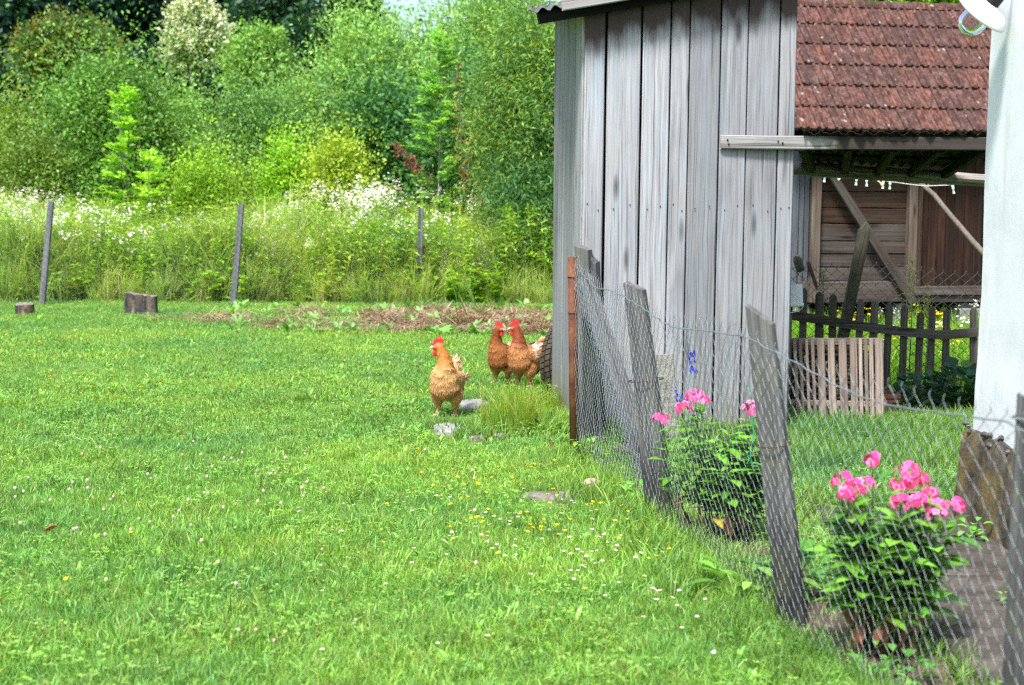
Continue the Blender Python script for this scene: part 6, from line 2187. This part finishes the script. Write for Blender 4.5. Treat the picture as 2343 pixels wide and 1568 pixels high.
# ------------------------------------------------------------------ bucket upside down on a post by the shed corner
def bucket():
    Y = 10.35
    c = W(1803, 700, Y)
    root = thing('bucket', 'white plastic bucket upside down on a stake beside the shed', 'bucket', c)
    H, r0, r1 = 0.150, 0.098, 0.092
    mb = MB()
    mb.lathe([(0, H), (r1 - 0.006, H), (r1, H - 0.006), (r0, 0.022), (r0 + 0.006, 0.020), (r0 + 0.007, 0.0), (r0 - 0.002, 0.0), (r1 - 0.004, H - 0.01), (0, H - 0.01)], 36)
    obj('shell', mb.mesh('shell', M['bucket'], smooth=True), root)
    mb = MB()
    mb.tube([(-r0 * math.cos(t), -0.02 - 0.03 * math.sin(t), -0.055 * math.sin(t) + 0.012) for t in np.linspace(0, math.pi, 16)], 0.004, 6)
    obj('handle', mb.mesh('handle', M['bucket'], smooth=True), root)
    o = obj('wooden_stake', plank_mesh(c.z + 0.135, 0.05, 0.05, M['picket'], seed=3, segs=5), None, (c.x, c.y, 0))
    tag(o, 'dark stake carrying the white bucket beside the shed', 'stake')
bucket()
def jar():
    c = W(1832, 622, 12.2)
    root = thing('hanging_can', 'small dark can hung on the netting near the shed corner', 'can', c)
    rm = Matrix.Rotation(R(-18), 4, 'Y')
    mb = MB(); mb.lathe([(0, 0.0), (0.032, 0.002), (0.036, 0.02), (0.036, 0.10), (0.030, 0.115), (0, 0.115)], 16, M=rm)
    obj('body', mb.mesh('body', M['prop'], smooth=True), root)
    mb = MB(); mb.lathe([(0, 0.115), (0.026, 0.1155), (0.026, 0.135), (0, 0.136)], 14, M=rm)
    obj('lid', mb.mesh('lid', M['slat'], smooth=True), root)
jar()

# ------------------------------------------------------------------ slatted panel, basket and planter behind the fence
def z2(zx, zy): return ((2900 + zx / 2.4105) / 1.6533, (1100 + zy / 2.4105) / 1.6533)
def slat_panel():
    Y = 10.12
    g = G(1935, 968)
    root = thing('slatted_panel', 'pale brown slatted wooden panel leaning before the basket', 'panel', (g.x, Y, 0))
    sl = [(358, 26, 0), (412, 30, 0), (488, 68, 0), (582, 66, 0), (688, 72, 0), (786, 66, 0), (848, 32, 0), (900, 30, 0), (948, 38, 0), (1020, 76, 0)]
    extra = [(300, 30), (250, 34)]
    for i, q in enumerate(sl + [(e[0], e[1], 0) for e in extra]):
        zx, w = q[0], q[1]
        (tx, ty) = z2(zx, 442); (bx, by) = z2(zx + 44 - zx * 0.03, 1215)
        p1, p0 = W(tx, ty, Y), W(bx, by, Y - 0.10)
        p0.z = -0.01
        plank('slat', root, p0, p1, w / 2.4105 / 1.6533 / FPX * Y, 0.014, M['slat'], seed=900 + i, segs=5, wob=0.04, rag=0.006)
    a, b = W(*z2(190, 465), Y + 0.02), W(*z2(1052, 465), Y + 0.02)
    plank('rail', root, a, b, 0.05, 0.018, M['slat'], seed=920, segs=6, wob=0.03)
    a, b = W(*z2(210, 1020), Y - 0.05), W(*z2(1075, 1040), Y - 0.05)
    plank('rail', root, a, b, 0.04, 0.018, M['slat'], seed=921, segs=6, wob=0.03)
slat_panel()
M['wicker'] = plain('brown_wicker', (0.12, 0.083, 0.058), 0.8, var=0.4, scale=40, bump=0.5)
def basket():
    Y = 10.75
    c = W(1868, 965, Y)
    root = thing('wicker_basket', 'brown woven wicker basket behind the slatted panel', 'basket', (c.x, Y, 0))
    prof = lambda u: 0.26 + 0.08 * math.sin(u * 2.6 + 0.2)
    mb = MB()
    rows, n, H = 17, 64, 0.44
    for j in range(rows):
        u = j / (rows - 1)
        pts = []
        for i in range(n + 1):
            w = 6.2832 * i / n
            rr_ = prof(u) + 0.010 * (1 if (i + j) % 2 else -1)
            pts.append((math.cos(w) * rr_, math.sin(w) * rr_ * 0.9, 0.02 + H * u + 0.004 * math.sin(w * 3 + j)))
        mb.tube(pts, 0.0145, 5, flat=1.0, cap=False)
    o = obj('weave', mb.mesh('weave', M['wicker'], smooth=True), root)
    mb = MB()
    mb.tube([(math.cos(w) * prof(1), math.sin(w) * prof(1) * 0.9, H + 0.03) for w in np.linspace(0, 6.2832, 40)], 0.02, 6, cap=False)
    obj('rim', mb.mesh('rim', M['wicker'], smooth=True), root)
    mb = MB()
    mb.lathe([(0, 0.01), (0.25, 0.01), (0.30, 0.2), (0.30, 0.42), (0, 0.44)], 24)
    obj('lining', mb.mesh('lining', M['dark_beam'], smooth=True), root)
basket()
def planter():
    Y = 10.6
    a, b = W(*z2(830, 925), Y), W(*z2(1190, 925), Y)
    root = thing('plastic_planter', 'reddish brown plastic planter trough behind the slatted panel', 'planter', ((a.x + b.x) / 2, Y, 0))
    w = (b.x - a.x) / 2
    H = 0.20; z0 = a.z - H
    z0 = 0.0; H = a.z
    mb = MB()
    def ring(sx, sy, z): return [(x * sx, y * sy, z) for (x, y) in ((-1, -0.85), (-0.96, -1), (0.96, -1), (1, -0.85), (1, 0.85), (0.96, 1), (-0.96, 1), (-1, 0.85))]
    lv = [(w * 0.82, 0.075, z0), (w * 0.93, 0.095, H - 0.065), (w * 0.98, 0.105, H - 0.06), (w * 0.98, 0.105, H - 0.035), (w, 0.112, H - 0.03), (w, 0.112, H), (w * 0.95, 0.10, H), (w * 0.92, 0.09, H - 0.06)]
    vv = []
    for (sx, sy, z) in lv: vv += ring(sx, sy, z)
    ff = []
    for j in range(len(lv) - 1):
        for i in range(8):
            i2 = (i + 1) % 8
            ff.append((j * 8 + i, j * 8 + i2, (j + 1) * 8 + i2, (j + 1) * 8 + i))
    ff.append(tuple(range(7, -1, -1))); ff.append(tuple((len(lv) - 1) * 8 + i for i in range(8)))
    mb.add(vv, ff)
    obj('trough', mb.mesh('trough', M['terracotta']), root)
planter()

# ------------------------------------------------------------------ clothes line with pegs
def z3(zx, zy): return ((2900 + zx / 2.4105) / 1.6533, (600 + zy / 2.4105) / 1.6533)
LY = 14.2
pts = [W(*z3(x, y), LY) for (x, y) in ((430, 110), (530, 138), (700, 154), (900, 182), (1120, 212), (1330, 240), (1450, 252), (1640, 244), (1990, 220), (2150, 210))]
o = obj('clothes_line', tubes_mesh('clothes_line', [[tuple(p) for p in pts]], 0.004, M['string'], 6))
tag(o, 'thin pale clothes line strung across the yard before the barn', 'line')
def peg_mesh(mat, seed):
    mb = MB()
    for s in (-1, 1):
        mm = Matrix.Rotation(s * R(9), 4, 'Y')
        mb.box(-0.0055 + s * 0.007, 0.0055 + s * 0.007, -0.006, 0.006, -0.078, 0.012, M=mm)
    mb.tube([(-0.011, 0, -0.028), (0.011, 0, -0.028)], 0.006, 6)
    return mb.mesh('clothes_peg', mat)
pm1, pm2 = peg_mesh(M['peg'], 1), peg_mesh(M['peg_cream'], 2)
for i, (zx, zy, cream, rot, lab) in enumerate([(530, 140, 0, 6, 'pale green peg at the near end of the clothes line beside the barn post'), (712, 154, 0, 60, 'tilted pale green peg beside the barn brace top'), (818, 168, 0, 5, 'pale green peg left of the cream pegs'), (906, 178, 0, -3, 'pale green peg just before the slanting cream peg'),
        (1000, 184, 1, -42, 'slanting cream peg on the clothes line'), (1060, 200, 1, 4, 'upright cream peg on the clothes line'), (1122, 204, 0, 2, 'pale green peg right of the cream pegs'), (1690, 246, 0, -12, 'lone pale green peg under the split log end')]):
    p = W(*z3(zx, zy), LY)
    o = obj('clothes_peg', pm2 if cream else pm1, None, p + Vector((0, -0.005, 0)), (0, R(rot), 0))
    tag(o, lab, 'clothes peg', 'pegs on the clothes line')
# thin branch prop leaning right of the barn post
mb = MB()
a, b = W(*z3(1390, 215), 14.6), W(*z3(2060, 960), 14.0)
pp = [a, a.lerp(b, 0.18) + Vector((0.02, 0, 0.01)), a.lerp(b, 0.4) + Vector((0, 0, 0.015)), a.lerp(b, 0.7), b, b + (b - a).normalized() * 0.9]
mb.tube(pp, [0.020, 0.024, 0.023, 0.026, 0.027, 0.028], 8)
mb.tube([a.lerp(b, 0.10), a.lerp(b, 0.02) + Vector((0.09, 0, 0.04))], [0.014, 0.009], 6)
tag(obj('branch_prop', mb.mesh('branch_prop', M['stick'], smooth=True)), 'pale forked branch leaning across the dark red boards of the barn', 'branch')

# ------------------------------------------------------------------ phlox and other garden flowers
PL = [(0.105, 0.31, 0.022), (0.14, 0.37, 0.027), (0.08, 0.26, 0.03), (0.18, 0.42, 0.036)]
def leaf_mesh(col, seed):
    mb = MB()
    r_ = random.Random(seed)
    prof = [0.10, 0.55, 0.92, 1.0, 0.80, 0.42, 0.0]
    k = len(prof)
    vv, cc, ff = [], [], []
    for i, q in enumerate(prof):
        u = i / (k - 1)
        m = Vector((u, 0, -0.22 * u * u + 0.10 * u))
        hw = 0.25 * q
        if i == k - 1: vv.append(m); cc.append(col)
        else:
            vv += [m + Vector((0, -hw, 0.05 * q)), m, m + Vector((0, hw, 0.05 * q))]
            cc += [col, [x * 1.25 for x in col], col]
    for i in range(k - 2):
        a, b = i * 3, i * 3 + 3
        ff += [(a, a + 1, b + 1, b), (a + 1, a + 2, b + 2, b + 1)]
    e = (k - 2) * 3
    ff += [(e, e + 1, e + 3), (e + 1, e + 2, e + 3)]
    mb.add(vv, ff, 0, cc)
    return mb.mesh('leaf', M['gloss_leaf'], smooth=True, tint=True)
LEAFM = [leaf_mesh(c, i) for i, c in enumerate(PL)]
LEAF_Y = leaf_mesh((0.42, 0.33, 0.04), 50)
LEAF_B = leaf_mesh((0.20, 0.085, 0.035), 51)
def place_leaf(parent, me, p, d, L, roll=0.0, nm='leaf'):
    o = bpy.data.objects.new(nm, me)
    link(o, parent)
    x = Vector(d).normalized(); z = Vector((0, 0, 1)) - x * x.z
    if z.length < 0.05: z = Vector((0, 1, 0)) - x * x.y
    z.normalize(); y = z.cross(x)
    m = Matrix((x, y, z)).transposed().to_4x4() @ Matrix.Rotation(roll, 4, 'X')
    m = Matrix.Translation(p) @ m @ Matrix.Scale(L, 4)
    o.matrix_basis = m
    return o
def floret(mb, c, nrm, s, col, r_):
    nrm = nrm.normalized()
    x = nrm.cross(Vector((0.2, 0.3, 1))).normalized(); y = nrm.cross(x)
    a0 = r_.uniform(0, 6.28)
    for k in range(5):
        a = a0 + k * 1.2566
        d = x * math.cos(a) + y * math.sin(a); q = x * -math.sin(a) + y * math.cos(a)
        g = r_.uniform(0.85, 1.15)
        cl = [min(1, t * g) for t in col]
        mb.add([c, c + d * s * 0.6 + q * s * 0.42 + nrm * s * 0.10, c + d * s * 1.0 + q * s * 0.22, c + d * s * 1.0 - q * s * 0.22, c + d * s * 0.6 - q * s * 0.42 + nrm * s * 0.10], [(0, 1, 2, 3, 4)], 0, [[t * 0.75 for t in cl], cl, cl, cl, cl])
    mb.add([c + nrm * 0.001 + (x * math.cos(w) + y * math.sin(w)) * s * 0.12 for w in (0, 2.1, 4.2)], [(0, 1, 2)], 0, (0.75, 0.10, 0.28))
PINK = [(0.82, 0.060, 0.30), (0.86, 0.12, 0.40), (0.74, 0.035, 0.20), (0.90, 0.25, 0.52)]
def phlox(label, base, rad, hgt, heads, n_stem, seed, yellow=1, brown=14, nleaf=270):
    r_ = random.Random(seed)
    root = thing('phlox_plant', label, 'flower plant', base, group='phlox along the fence')
    base = Vector(base)
    stems = []
    hd = [Vector(h) - base for h in heads]
    for i in range(n_stem):
        a = r_.uniform(0, 6.283); q = rad * math.sqrt(r_.random())
        s0 = Vector((math.cos(a) * q * 0.5, math.sin(a) * q * 0.4, 0))
        s1 = Vector((math.cos(a) * q, math.sin(a) * q * 0.75, hgt * r_.uniform(0.72, 0.95) * (1 - 0.25 * (q / rad) ** 2)))
        stems.append((s0, s1))
    for h in hd:
        stems.append((Vector((h.x * 0.5, h.y * 0.5, 0)), h - Vector((0, 0, 0.02))))
    for (s0, s1) in stems:
        mb = MB()
        mid = s0.lerp(s1, 0.5) + Vector((r_.uniform(-.015, .015), r_.uniform(-.015, .015), 0))
        mb.tube([s0, mid, s1], [0.004, 0.0032, 0.002], 5, col=(0.05, 0.10, 0.02))
        obj('stem', mb.mesh('stem', M['gloss_leaf'], smooth=True, tint=True), root)
    cnt = 0
    per = max(4, nleaf // (2 * len(stems)))
    for (s0, s1) in stems:
        az = r_.uniform(0, 3.14)
        for k in range(per):
            u = 0.34 + 0.66 * (k + r_.uniform(0, 0.6)) / per
            az += 1.5708 + r_.uniform(-.3, .3)
            p = s0.lerp(s1, u)
            for sg in (0, math.pi):
                d = Vector((math.cos(az + sg), math.sin(az + sg), r_.uniform(0.0, 0.45) + (0.3 if u > 0.9 else 0)))
                L = r_.uniform(0.095, 0.14) * (1.0 - 0.45 * max(0, u - 0.75) / 0.25)
                place_leaf(root, LEAFM[r_.randrange(len(LEAFM))], p, d, L, r_.uniform(-.3, .3))
                cnt += 1
    mb = MB()                      # the leaves behind the outer ones, joined
    for i in range(nleaf):
        s0, s1 = stems[r_.randrange(len(stems))]
        u = r_.uniform(0.30, 0.95)
        p = s0.lerp(s1, u); a = r_.uniform(0, 6.283); l = r_.uniform(0.08, 0.125)
        c = PL[r_.randrange(4)]; g_ = r_.uniform(0.75, 1.1)
        broad_leaf(mb, p + Vector((r_.uniform(-.02, .02), r_.uniform(-.02, .02), 0)), (math.cos(a), math.sin(a), r_.uniform(0, 0.5)), l, l * 0.38, [t * g_ for t in c])
    o = obj('inner_leaves', mb.mesh('inner_leaves', M['gloss_leaf'], smooth=True, tint=True), root); o['kind'] = 'stuff'
    for i in range(yellow):
        s0, s1 = stems[r_.randrange(len(stems))]
        p = s0.lerp(s1, r_.uniform(0.30, 0.42)); place_leaf(root, LEAF_Y, Vector((p.x * 1.1, min(p.y, -0.02) * 1.5, p.z)), (r_.uniform(-.6, .6), -1, -0.2), 0.10, nm='yellow_leaf')
    for i in range(brown):
        s0, s1 = stems[r_.randrange(len(stems))]
        p = s0.lerp(s1, r_.uniform(0.14, 0.42)); place_leaf(root, LEAF_B, p, (r_.uniform(-.5, .5), -r_.random() * 0.6, -1), r_.uniform(0.06, 0.10), r_.uniform(-1, 1), nm='dry_leaf')
    for h in hd:
        mb = MB()
        size = r_.uniform(0.8, 1.1)
        nfl = int(15 * size)
        for i in range(nfl):
            a = r_.uniform(0, 6.283); e = r_.uniform(-0.25, 1.0)
            nrm = Vector((math.cos(a) * math.sqrt(max(0, 1 - e * e)), math.sin(a) * math.sqrt(max(0, 1 - e * e)), e))
            floret(mb, h + Vector((nrm.x * 0.036, nrm.y * 0.036, nrm.z * 0.030)) * size, nrm + Vector((0, -0.3, 0.1)), r_.uniform(0.013, 0.017), PINK[r_.randrange(4)], r_)
        obj('flower_head', mb.mesh('flower_head', M['petal'], tint=True), root)
    return root
fb = G(1650, 1243)
FB = Vector((max(fb.x, 0.92), fb.y, 0))
phlox('pink phlox clump behind the netting between the two middle fence posts', FB, 0.185, 0.56, [W(1590, 908, 6.5), W(1604, 918, 6.45), W(1562, 936, 6.4), W(1718, 935, 6.5), W(1731, 945, 6.45), W(1512, 962, 6.6)], 12, 71)
fb = G(2003, 1505)
FB = Vector((fb.x, fb.y, 0))
phlox('large pink phlox clump behind the netting beside the concrete path', FB, 0.20, 0.555, [W(1925, 1100, 4.75), W(1952, 1118, 4.8), W(1940, 1130, 4.72), W(1978, 1112, 4.85), W(1996, 1056, 4.9), W(2075, 1080, 4.8), W(2062, 1110, 4.72), W(2098, 1105, 4.8), W(2060, 1152, 4.7), W(2092, 1150, 4.75), W(2118, 1128, 4.8), W(2138, 1160, 4.75), W(2145, 1180, 4.72), W(2186, 1158, 4.85)], 13, 72, yellow=1, brown=24, nleaf=296)

# blue larkspur spike
def larkspur(label, base, top, n, seed):
    r_ = random.Random(seed)
    root = thing('larkspur', label, 'flower plant', base)
    b = Vector((0, 0, 0)); t = Vector(top) - Vector(base)
    mb = MB(); mb.tube([b, b.lerp(t, 0.5) + Vector((0.01, 0, 0)), t], [0.003, 0.0025, 0.0012], 5, col=(0.16, 0.30, 0.06))
    obj('stem', mb.mesh('stem', M['gloss_leaf'], tint=True), root)
    mb = MB()
    for i in range(n):
        u = r_.uniform(0.78, 0.99)
        a = r_.uniform(0, 6.28)
        c = b.lerp(t, u) + Vector((math.cos(a), math.sin(a), 0)) * 0.016
        floret(mb, c, Vector((math.cos(a), math.sin(a) - 0.4, 0.1)), 0.013, (0.07, 0.065, 0.62), r_)
    obj('flower_spike', mb.mesh('flower_spike', M['petal'], tint=True), root)
    for i in range(10):
        u = r_.uniform(0.25, 0.75); a = r_.uniform(0, 6.28)
        place_leaf(root, LEAFM[3], b.lerp(t, u), (math.cos(a), math.sin(a), 0.6), 0.05)
larkspur('tall blue larkspur spike before the shed planks', (1.07, 8.2, 0), W(1580, 800, 8.2), 20, 81)
larkspur('short blue larkspur left of the first phlox', (0.95, 8.0, 0), W(1549, 872, 8.0), 7, 82)

# green twine hanging by the phlox
pts = [W(x, y, 6.2) for (x, y) in ((1712, 880), (1718, 905), (1720, 950), (1723, 990), (1716, 1045), (1708, 1062))]
pts2 = [W(x, y, 6.2) for (x, y) in ((1716, 1045), (1722, 1064), (1730, 1068))]
tag(obj('green_twine', tubes_mesh('green_twine', [[tuple(p) for p in pts], [tuple(p) for p in pts2]], 0.0022, M['green_string'], 5)), 'frayed green twine hanging beside the first phlox', 'twine')

# bushy leafy plants: mallow by the house corner, dock stalks by the barn, weeds by shed and posts
def leafy(name, label, base, hgt, rad, n, L, wl, cols, seed, cat='plant', round_leaf=False, rise=(0.0, 0.8)):
    r_ = random.Random(seed)
    root = thing(name, label, cat, base)
    mb = MB(); ms = MB()
    for i in range(n):
        a = r_.uniform(0, 6.283); q = rad * math.sqrt(r_.random()); u = r_.uniform(0.15, 1)
        c = Vector((math.cos(a) * q * (0.5 + 0.5 * u), math.sin(a) * q * (0.5 + 0.5 * u), hgt * u * (1.0 - 0.3 * (q / rad) ** 2)))
        col = cols[r_.randrange(len(cols))]; g_ = r_.uniform(0.75, 1.25)
        d = Vector((math.cos(a) + r_.uniform(-.6, .6), math.sin(a) + r_.uniform(-.6, .6), r_.uniform(*rise)))
        l = r_.uniform(*L)
        if round_leaf:
            x = d.normalized(); nn = (Vector((0, -0.5, 1)) + Vector((r_.uniform(-.5, .5), r_.uniform(-.5, .5), 0))).normalized(); y = nn.cross(x).normalized()
            ring = [c + x * (0.5 * l + 0.5 * l * math.cos(w) * (1 + 0.12 * math.cos(5 * w))) + y * 0.5 * l * math.sin(w) * (1 + 0.12 * math.cos(5 * w)) for w in np.linspace(0, 6.2832, 13)[:-1]]
            mb.add([c + x * l * 0.45 + nn * -0.012] + ring, [(0, 1 + i_, 1 + (i_ + 1) % 12) for i_ in range(12)], 0, [[t * g_ * 0.8 for t in col]] + [[t * g_ for t in col]] * 12)
        else:
            broad_leaf(mb, c, d, l, l * wl, [t * g_ for t in col])
        if i % 3 == 0: ms.tube([(c.x * 0.15, c.y * 0.15, 0), c * 0.6 + Vector((0, 0, -0.02)), c], [0.004, 0.003, 0.002], 4, col=(0.09, 0.17, 0.03))
    obj('stem', ms.mesh('stem', M['weed'], tint=True), root)
    obj('foliage', mb.mesh('foliage', M['weed'], smooth=True, tint=True), root)
    return root
MAL = [(0.025, 0.10, 0.04), (0.035, 0.13, 0.045), (0.05, 0.16, 0.05), (0.10, 0.22, 0.05)]
leafy('mallow_plant', 'dark green round leaved mallow by the white house corner', (3.18, 10.7, 0), 0.36, 0.24, 150, (0.06, 0.10), 1, MAL, 91, round_leaf=True)
leafy('mallow_plant', 'second dark mallow low against the pickets', (2.98, 10.95, 0), 0.28, 0.18, 80, (0.05, 0.09), 1, MAL, 92, round_leaf=True)
leafy('weed_plant', 'lance leaved weed growing at the foot of the shed corner', G(1252, 955), 0.26, 0.06, 26, (0.05, 0.09), 0.3, [(0.17, 0.38, 0.07), (0.22, 0.44, 0.10)], 93)
leafy('weed_plant', 'broad dock leaves beside the shed corner', G(1230, 980), 0.10, 0.22, 34, (0.09, 0.16), 0.42, [(0.15, 0.36, 0.09), (0.20, 0.42, 0.13), (0.11, 0.30, 0.06)], 94)
leafy('weed_plant', 'light green nettles behind the pipe post foot', G(1345, 1060), 0.16, 0.16, 60, (0.03, 0.06), 0.45, [(0.19, 0.42, 0.05), (0.24, 0.47, 0.06)], 95)
leafy('weed_plant', 'leafy weed at the foot of the second fence post', G(1455, 1175), 0.16, 0.10, 40, (0.04, 0.08), 0.45, [(0.13, 0.34, 0.05), (0.17, 0.40, 0.06)], 96)
leafy('weed_plant', 'broad leaved plant between the two middle fence posts', G(1715, 1370), 0.14, 0.16, 46, (0.08, 0.13), 0.42, [(0.17, 0.39, 0.05), (0.22, 0.44, 0.07), (0.12, 0.32, 0.04)], 97)
leafy('weed_plant', 'dark leafy plant left of the large phlox foot', G(1775, 1395) + Vector((0.10, 0.2, 0)), 0.17, 0.15, 50, (0.07, 0.11), 0.5, [(0.07, 0.24, 0.03), (0.10, 0.29, 0.03)], 98)
leafy('weed_plant', 'small weeds at the foot of the house footing', (1.96, 6.35, 0.03), 0.10, 0.07, 18, (0.04, 0.07), 0.6, [(0.14, 0.38, 0.04), (0.18, 0.43, 0.05)], 99)
leafy('weed_plant', 'small weeds in the path joint near the near post', (1.80, 5.25, 0.03), 0.07, 0.08, 16, (0.03, 0.06), 0.6, [(0.14, 0.38, 0.04), (0.18, 0.43, 0.05)], 100)
leafy('weed_plant', 'weeds in the path joint beside the large phlox', (1.50, 5.75, 0.03), 0.09, 0.09, 20, (0.04, 0.07), 0.6, [(0.12, 0.34, 0.04), (0.17, 0.41, 0.05)], 101)
leafy('weed_plant', 'round leaved weeds at the near edge of the path', (1.46, 4.2, 0.01), 0.10, 0.12, 26, (0.04, 0.07), 0.7, [(0.15, 0.40, 0.05), (0.20, 0.45, 0.06)], 102)
leafy('weed_plant', 'low leafy ground cover under the large phlox', (1.14, 4.5, 0), 0.10, 0.16, 44, (0.03, 0.06), 0.6, [(0.08, 0.26, 0.04), (0.12, 0.31, 0.05)], 103)
# tall dock stalks with seed plumes behind the pickets
def dock_stalk(label, px, top, Y, seed):
    r_ = random.Random(seed)
    t = W(px, top, Y)
    root = thing('dock_stalk', label, 'plant', (t.x, Y, 0), group='dock stalks behind the pickets')
    H = t.z
    mb = MB(); mb.tube([(0, 0, 0), (0.01, 0, H * .5), (0, 0, H)], [0.006, 0.005, 0.002], 5, col=(0.13, 0.17, 0.04))
    obj('stem', mb.mesh('stem', M['weed'], tint=True), root)
    mb = MB()
    for i in range(260):
        u = r_.uniform(0.5, 1.0); w = (1.05 - u) * 0.16 + 0.015
        a = r_.uniform(0, 6.28); q = w * r_.random()
        c = Vector((math.cos(a) * q, math.sin(a) * q, H * u + q * 0.8))
        d = Vector((r_.uniform(-1, 1), r_.uniform(-1, 1), 1)).normalized() * 0.016; s = Vector((0.005, 0.003, 0))
        mb.add([c - s, c + s, c + d], [(0, 1, 2)], 0, (0.16 * r_.uniform(.7, 1.2), 0.19 * r_.uniform(.7, 1.2), 0.045))
    o = obj('seed_plume', mb.mesh('seed_plume', M['weed'], tint=True), root); o['kind'] = 'stuff'
    mb = MB()
    for i in range(12):
        u = r_.uniform(0.1, 0.6); a = r_.uniform(0, 6.28)
        broad_leaf(mb, (0, 0, H * u), (math.cos(a), math.sin(a), 0.3), r_.uniform(0.10, 0.18), 0.05, (0.09, 0.26, 0.04), curl=0.5)
    obj('leaves', mb.mesh('leaves', M['weed'], tint=True), root)
dock_stalk('tall dock stalk with seed plume before the barn post', 2086, 592, 11.9, 1)
dock_stalk('shorter dock stalk right of the tall one', 2122, 655, 11.85, 2)
dock_stalk('dock stalk near the hanging can', 1883, 620, 11.9, 3)

# tall thin grass tuft left of the shed corner
tb = G(1175, 985)
scatter_pts = np.array([(tb.x + rng.normal() * 0.07, tb.y + rng.normal() * 0.14, 0) for _ in range(46)])
tuft_m = [blades(34, 0.05, (0.14, 0.36), (0.0025, 0.0045), [(0.20, 0.40, 0.03), (0.26, 0.44, 0.05), (0.38, 0.44, 0.10), (0.15, 0.34, 0.03)], 860 + i, 0.5, seg=4) for i in range(2)]
scatter('grass_tuft', 'tall thin grass tuft left of the shed corner', scatter_pts, rng.uniform(0.7, 1.15, 46), rng.uniform(0, 6.28, 46), rng.integers(0, 2, 46), tuft_m, 0.1, 21)
scatter_pts = np.array([(G(1235, 960).x + rng.normal() * 0.12, G(1235, 960).y + rng.normal() * 0.3, 0) for _ in range(40)])
scatter('grass_tuft', 'dark grass tuft between tyre and shed corner', scatter_pts, rng.uniform(0.5, 0.95, 40), rng.uniform(0, 6.28, 40), rng.integers(0, 2, 40), tuft_m, 0.1, 22)

# ------------------------------------------------------------------ little lawn flowers, each on its own stalk
def daisy_mesh():
    mb = MB()
    mb.tube([(0, 0, 0), (0.003, 0, 0.05), (0, 0, 0.075)], 0.0012, 3, col=(0.13, 0.3, 0.05))
    n = 12
    ring = [(0.0115 * math.cos(6.2832 * i / n) * (1 if i % 2 else 0.72), 0.0115 * math.sin(6.2832 * i / n) * (1 if i % 2 else 0.72), 0.0785) for i in range(n)]
    mb.add([(0, 0, 0.0745)] + ring, [(0, 1 + i, 1 + (i + 1) % n) for i in range(n)], 0, [(0.9, 0.85, 0.85)] * 13)
    mb.ellipsoid((0, 0, 0.077), (0.004, 0.004, 0.003), 6, 4, col=(0.75, 0.5, 0.03))
    return mb.mesh('daisy', M['flower'], tint=True)
def cup_mesh():
    mb = MB()
    mb.tube([(0, 0, 0), (0.006, 0, 0.07), (0, 0, 0.125)], 0.0012, 3, col=(0.14, 0.32, 0.05))
    r_ = random.Random(2)
    for k in range(5):
        a = k * 1.2566
        d = Vector((math.cos(a), math.sin(a), 0)); q = Vector((-math.sin(a), math.cos(a), 0)); c = Vector((0, 0, 0.125))
        mb.add([c, c + d * 0.008 + q * 0.006 + Vector((0, 0, .004)), c + d * 0.012 + Vector((0, 0, .008)), c + d * 0.008 - q * 0.006 + Vector((0, 0, .004))], [(0, 1, 2, 3)], 0, (0.86, 0.60, 0.01))
    return mb.mesh('buttercup', M['flower'], tint=True)
def clover_head():
    mb = MB()
    mb.tube([(0, 0, 0), (0.004, 0, 0.05), (0, 0, 0.085)], 0.0012, 3, col=(0.14, 0.3, 0.06))
    mb.ellipsoid((0, 0, 0.09), (0.0065, 0.0065, 0.0075), 6, 4, col=(0.62, 0.46, 0.40))
    return mb.mesh('clover_blossom', M['flower'], tint=True)
DM, BM_, CM = daisy_mesh(), cup_mesh(), clover_head()
fr = np.random.default_rng(44)
def flowers(name, me, areas, label, cat, group, s0, s1):
    for (n, px, py, sx, sy) in areas:
        for i in range(n):
            x, y = px + fr.normal() * sx, py + fr.normal() * sy
            if y < 745 or y > 1600 or x < -20 or x > 1900: continue
            q = G(x, y)
            if q.x > GF['surf'](0, 0)[0].x: continue
            if q.y < 8.6 and q.x > 0.40 + (8.8 - q.y) * 0.145: continue
            if 0.3 < q.x and q.y > 9.2: continue
            o = bpy.data.objects.new(name, me)
            link(o)
            o.location = (q.x, q.y, 0)
            o.rotation_euler = (fr.normal() * 0.15, fr.normal() * 0.15, fr.uniform(0, 6.28))
            s = fr.uniform(s0, s1)
            o.scale = (s, s, s)
            tag(o, label, cat, group)
flowers('daisy', DM, [(95, 1230, 1240, 170, 60), (40, 1420, 1310, 90, 60), (25, 1050, 1180, 120, 60), (14, 1550, 1400, 60, 60), (16, 900, 1300, 250, 120)], 'small white daisy open in the lawn grass', 'daisy', 'daisies in the lawn', 0.5, 0.85)
flowers('buttercup', BM_, [(70, 1210, 1220, 170, 65), (24, 200, 915, 100, 22), (24, 1020, 830, 90, 30), (14, 350, 770, 220, 20), (10, 120, 800, 90, 30), (10, 900, 880, 250, 60), (10, 100, 1250, 120, 120)], 'yellow buttercup standing above the lawn grass', 'buttercup', 'buttercups in the lawn', 0.6, 0.95)
flowers('clover_blossom', CM, [(60, 330, 1160, 260, 70), (14, 600, 1350, 300, 100), (12, 900, 1120, 200, 60)], 'pale clover blossom in the lawn grass', 'clover', 'clover blossoms in the lawn', 0.8, 1.3)
# curled brown leaf in the lawn
mb = MB(); broad_leaf(mb, (0, 0, 0.055), (1, 0.2, 0.1), 0.06, 0.03, (0.22, 0.07, 0.025), curl=-0.3, fold=0.6)
g = G(100, 1246)
tag(obj('fallen_leaf', mb.mesh('fallen_leaf', M['weed'], tint=True), None, (g.x, g.y, 0.0)), 'curled reddish brown fallen leaf on the lawn', 'leaf')
